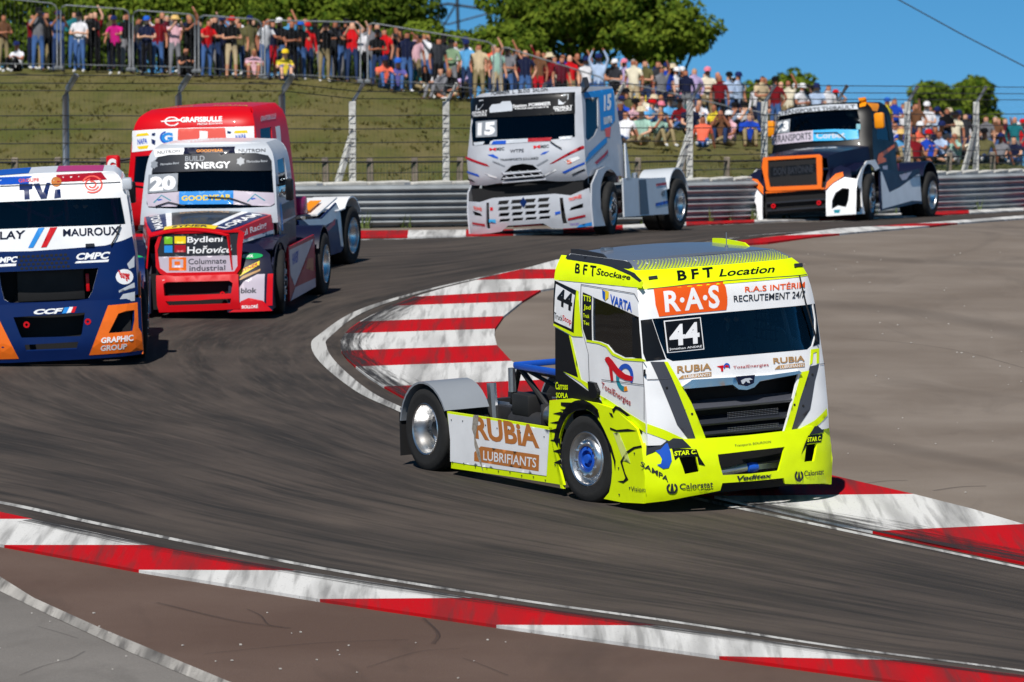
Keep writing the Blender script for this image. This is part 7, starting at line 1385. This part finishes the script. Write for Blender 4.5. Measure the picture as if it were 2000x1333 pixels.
ROW = [(6, 'folded', 'brown', 'khaki trousers', 'brown hair'), (74, 'camera', 'grey', 'jeans', 'black cap'), (92, 'down', 'black', 'black trousers', 'dark hair'), (114, 'phone', 'denim blue', 'dark jeans', 'navy cap'), (155, 'folded', 'white', 'jeans', 'black cap'), (183, 'rail_camera', 'black', 'black trousers', 'dark hair'), (226, 'rail', 'magenta', 'black trousers', 'navy cap'), (247, 'pocket', 'black', 'grey trousers', 'brown hair'), (268, 'rail_down', 'charcoal', 'dark jeans', 'brown hair'), (287, 'folded', 'navy', 'black trousers', 'blue cap'), (308, 'down', 'dark red', 'jeans', 'dark hair'), (324, 'down', 'maroon', 'black trousers', 'grey hair'), (341, 'phone', 'pale pink', 'grey trousers', 'straw hat'), (369, 'raised_phone', 'black', 'black trousers', 'fair hair'), (386, 'down', 'charcoal', 'navy trousers', 'dark hair'), (403, 'rail', 'red', 'jeans', 'brown hair'), (420, 'folded', 'black', 'dark jeans', 'dark hair'), (433, 'rail_pocket', 'navy', 'black trousers', 'navy cap'), (452, 'folded', 'black', 'beige shorts', 'red cap'), (468, 'down', 'olive', 'dark jeans', 'brown hair'), (487, 'down', 'olive', 'khaki trousers', 'navy cap'),
    (516, 'rail_down', 'white', 'jeans', 'bald head'), (531, 'pocket', 'navy', 'red shorts', 'dark hair'), (546, 'folded', 'black', 'denim shorts', 'white cap'), (569, 'folded', 'black', 'black trousers', 'bald head'), (586, 'rail', 'black', 'jeans', 'blue cap'), (601, 'down', 'red', 'dark jeans', 'red cap'), (633, 'shade_rail', 'black', 'khaki trousers', 'black cap'), (648, 'rail', 'charcoal', 'black trousers', 'brown hair'), (669, 'rail_down', 'black', 'jeans', 'black cap'), (688, 'phone', 'red', 'dark jeans', 'bald head'), (705, 'raised_phone', 'white', 'black trousers', 'grey hair'), (722, 'down', 'grey', 'grey trousers', 'dark hair'), (737, 'folded', 'black', 'dark jeans', 'black cap'), (752, 'down', 'red', 'black trousers', 'dark hair'),
    (768, 'camera', 'charcoal', 'jeans', 'brown hair'), (794, 'shade_down', 'navy', 'jeans', 'dark hair'), (811, 'down', 'pale pink', 'khaki trousers', 'brown hair'), (832, 'camera', 'white', 'jeans', 'fair hair'), (856, 'down', 'charcoal', 'black trousers', 'dark hair'), (882, 'folded', 'sage green', 'grey trousers', 'black cap'), (912, 'down', 'sky blue', 'dark jeans', 'navy cap'), (936, 'pocket', 'beige', 'khaki trousers', 'brown hair'), (971, 'down', 'mint', 'beige shorts', 'brown hair'), (992, 'folded', 'grey', 'jeans', 'black cap'), (1026, 'pocket', 'navy', 'jeans', 'bald head'), (1052, 'down', 'brown', 'red shorts', 'fair hair'), (1075, 'folded', 'dark red', 'dark jeans', 'bucket hat'), (1097, 'down', 'maroon', 'black trousers', 'dark hair'), (1113, 'down', 'red', 'khaki trousers', 'bald head'), (1146, 'pocket', 'white', 'jeans', 'navy cap'),
    (1170, 'raised', 'pale blue', 'jeans', 'navy cap'), (1203, 'folded', 'charcoal', 'black trousers', 'white cap'), (1221, 'down', 'lilac', 'red shorts', 'pink cap'), (1238, 'down', 'cream', 'beige shorts', 'grey hair'), (1262, 'folded', 'olive', 'dark jeans', 'brown hair'), (1285, 'folded', 'charcoal', 'jeans', 'brown hair'), (1292, 'raised_down', 'grey', 'navy trousers', 'dark hair'), (1301, 'down', 'royal blue', 'dark jeans', 'navy cap'), (1321, 'folded', 'white', 'jeans', 'white cap'), (1341, 'down', 'navy', 'grey trousers', 'dark hair'), (1356, 'pocket', 'lilac', 'jeans', 'grey hair'), (1382, 'folded', 'cream', 'khaki trousers', 'pink cap'), (1406, 'down', 'dark red', 'black trousers', 'bald head'), (1424, 'folded', 'pale blue', 'jeans', 'black cap'), (1441, 'down', 'pale blue', 'navy trousers', 'navy cap'),
    (1488, 'folded', 'beige', 'dark jeans', 'brown hair'), (1516, 'pocket', 'dark red', 'jeans', 'black cap'), (1541, 'raised_down', 'cream', 'khaki trousers', 'bald head'), (1566, 'folded', 'white', 'jeans', 'white cap'), (1596, 'down', 'pale blue', 'black trousers', 'navy cap'), (1618, 'down', 'white', 'jeans', 'dark hair'),
    (1732, 'down', 'yellow', 'khaki trousers', 'blue cap'), (1748, 'folded', 'royal blue', 'jeans', 'dark hair'), (1766, 'down', 'white', 'beige shorts', 'brown hair'), (1792, 'pocket', 'brown', 'dark jeans', 'dark hair'), (1812, 'folded', 'white', 'jeans', 'white cap'), (1832, 'down', 'pale blue', 'black shorts', 'navy cap'), (1850, 'folded', 'black', 'jeans', 'brown hair'), (1868, 'down', 'cream', 'khaki trousers', 'black cap'), (1886, 'pocket', 'charcoal', 'dark jeans', 'dark hair'), (1928, 'down', 'grey', 'jeans', 'brown hair'), (1946, 'folded', 'brown', 'jeans', 'grey hair'), (1966, 'down', 'maroon', 'navy trousers', 'brown hair'), (1984, 'pocket', 'teal', 'grey trousers', 'bald head'), (1998, 'down', 'red', 'dark jeans', 'red cap')]
for i, (px_, ps, sh, tr, hd) in enumerate(ROW):
    D = 173.5 + (i % 3) * .8 + (1.2 if px_ > 1150 else 0) + max(0, px_ - 1450) * .025
    stand(px_, D, 'stand_' + ps, sh, tr, hd, pr.uniform(.96, 1.07), pr.uniform(-40, 40) + (18 if px_ < 720 else 0), pr.random() < .25)
for px_, sh, tr, hd in ((36, 'white', 'black trousers', 'navy cap'), (360, 'black', 'black trousers', 'dark hair'), (497, 'pale pink', 'beige shorts', 'fair hair'), (556, 'yellow', 'denim shorts', 'yellow cap'), (750, 'coral', 'jeans', 'navy cap'), (778, 'purple blue', 'jeans', 'blue cap')):
    D = 171.9; person(px_, (px_ - 1000) / 11500 * D, D, 'sit_knees', sh, tr, hd, pr.uniform(.95, 1.1), pr.uniform(-30, 30))
MUTED = ['black'] * 5 + ['charcoal'] * 3 + ['white'] * 4 + ['navy'] * 4 + ['grey'] * 3 + ['red', 'dark red', 'royal blue', 'pale blue', 'olive', 'beige', 'cream', 'maroon', 'brown', 'pale pink', 'sky blue', 'coral', 'teal']
HEADS = ['black cap'] * 3 + ['navy cap'] * 2 + ['white cap', 'red cap', 'bucket hat'] + ['dark hair'] * 5 + ['brown hair'] * 5 + ['grey hair'] * 2 + ['fair hair'] * 2 + ['bald head'] * 3
BACK = list(range(66, 1000, 25)) + list(range(1010, 1460, 23)) + list(range(1480, 1640, 17)) + list(range(1726, 2004, 14))
for i, px_ in enumerate(BACK):
    px_ += pr.uniform(-6, 6); D = 176.2 + pr.uniform(-.5, 1.2) + (1.2 if px_ > 1150 else 0) + max(0, px_ - 1450) * .025
    stand(px_, D, 'stand_' + pr.choice(['down', 'folded', 'pocket', 'camera', 'phone', 'shade_down', 'rail_down', 'raised_down', 'down', 'folded']), pr.choice(MUTED), pr.choice(['jeans', 'black trousers', 'dark jeans', 'grey trousers', 'khaki trousers', 'navy trousers']), pr.choice(HEADS), pr.uniform(.93, 1.06), pr.uniform(-60, 60), pr.random() < .2)
SEATS = [(-3.02,174.25),(-2.57,174.75),(-2.11,174.5),(-1.81,173.75),(-1.39,177.25),(-2.0,171.5),(-1.78,171.5),(-1.39,176.0),(-1.09,199.75),(-0.82,199.75),(-0.35,199.75),(-0.07,199.75),(0.4,199.75),(0.87,199.75),(1.15,199.75),(1.62,199.75),(2.09,199.75),(2.36,199.75),(2.83,199.75),(3.3,199.75),(3.65,199.75),(4.14,199.75),(4.43,199.75),(4.92,199.75),(5.41,199.75),(5.7,199.75),(6.19,199.75),(6.67,199.75),(6.97,199.75),(7.46,199.75),(7.94,199.75),(3.28,171.25),(3.92,177.5),(4.28,177.75),(5.41,199.75),(6.0,199.75),(6.4,199.75),(6.99,199.75),(7.58,199.75),(7.98,199.75),(3.03,160.5),(3.51,160.75),(3.92,164.5),(4.42,164.75),(4.74,164.5),(5.29,166.5),(6.94,199.75),(7.34,199.75),(7.93,199.75),(3.07,168.0),(3.33,167.75),(3.76,168.25),(4.19,168.5),(4.58,173.25),(5.09,175.75),(5.42,177.5),(6.61,199.75),(7.11,199.75),(7.42,199.75),(7.93,199.75),(8.43,199.75),(2.8,155.5),(3.23,155.75),(3.72,158.75),(3.99,158.75),(4.82,159.5),(5.1,159.75),(5.73,165.5),(6.23,166.75),(6.52,166.75),(2.83,149.25),(3.33,149.5),(3.74,149.75),(4.9,151.0),(5.47,154.25),(5.77,154.25),(6.25,154.75),(8.6,199.75),(9.06,199.75),(9.51,199.75),(9.77,199.75),(10.22,199.75),(10.67,199.75),(7.67,177.25),(9.02,199.75),(12.75,199.75),(13.04,199.75),(13.53,199.75),(13.82,199.75),(14.31,199.75),(14.8,199.75),(15.09,199.75),(15.58,199.75),(16.07,199.75),(16.36,199.75),(16.85,199.75),(17.34,199.75),(9.73,155.25),(10.35,159.0),(10.57,158.75),(11.0,159.25),(11.46,160.25),(12.18,167.0),(15.06,199.75),(15.55,199.75),(15.84,199.75),(16.33,199.75),(16.82,199.75),(17.11,199.75),(9.72,151.5),(10.0,151.75),(10.43,152.0),(11.05,155.0),(11.34,155.25),(11.82,156.0),(12.3,156.75),(12.89,160.75),(13.41,161.75),(13.93,162.75)]
SEAT_PX = None
for i, (X, Y) in enumerate(SEATS):
    px_ = 1000 + 11500 * X / Y; ps = pr.choice(['sit_knees', 'sit_knees', 'sit_out', 'sit_cross', 'sit_back_out', 'sit_knees_camera'])
    sh = pr.choice(MUTED + ['black', 'black', 'white', 'navy', 'charcoal', 'grey', 'red', 'coral', 'sky blue', 'cream', 'olive', 'pale pink', 'lilac', 'royal blue', 'teal', 'dark red', 'beige', 'mint', 'orange', 'yellow', 'maroon', 'pale blue'])
    tr = pr.choice(['jeans', 'black trousers', 'beige shorts', 'black shorts', 'denim shorts', 'dark jeans', 'grey trousers', 'khaki trousers'])
    hd = pr.choice(HEADS + ['black cap', 'white cap', 'red cap', 'navy cap', 'pink cap', 'straw hat', 'bucket hat', 'dark hair', 'dark hair', 'brown hair', 'fair hair', 'grey hair', 'bald head', 'blue cap'])
    person(px_, X, Y, ps, sh, tr, hd, pr.uniform(.95, 1.08), pr.uniform(-55, 45), pr.random() < .15)

# ------------------------------------------------------------------ drivers at the wheel
def helmet_mesh():
    mb = MB().lathe([(.10, -.12), (.135, -.06), (.142, .02), (.12, .09), (.07, .135), (0, .15)], (0, 0, 0), 18, 'z'); me = bpy.data.meshes.new('helmet'); me.from_pydata(mb.v, [], mb.f); me.materials.append(M['white'])
    for p in me.polygons: p.use_smooth = True
    return me
HELM = helmet_mesh()
for r in [o for o in scene.objects if o.name.startswith('racing_truck') and o.parent is None]:
    st = [c for c in r.children if c.name.startswith('racing_seat')][0]; bb = [Vector(c) for c in st.bound_box]; c = sum(bb, Vector()) / 8; lo = min(b.z for b in bb)
    me, hc, hp = get_pose('sit_out_camera' if False else 'sit_knees'); o = bpy.data.objects.new('person', me); COL.objects.link(o)
    o.matrix_world = r.matrix_world @ Matrix.Translation((c.x + .02, c.y, lo + .14))
    for i, m in enumerate((SKM[0], M['dnavy'], M['dnavy'], M['dnavy'], M['black'], M['black'], M['dnavy'])): o.material_slots[i].link = 'OBJECT'; o.material_slots[i].material = m
    h = bpy.data.objects.new('helmet', HELM); COL.objects.link(h); h.parent = o; h.location = hc + Vector((0, 0, .03))
    tag(o, 'driver in dark overalls and white helmet inside the ' + r['label'].split(' racing truck')[0] + ' truck', 'person', 'drivers at the wheel')
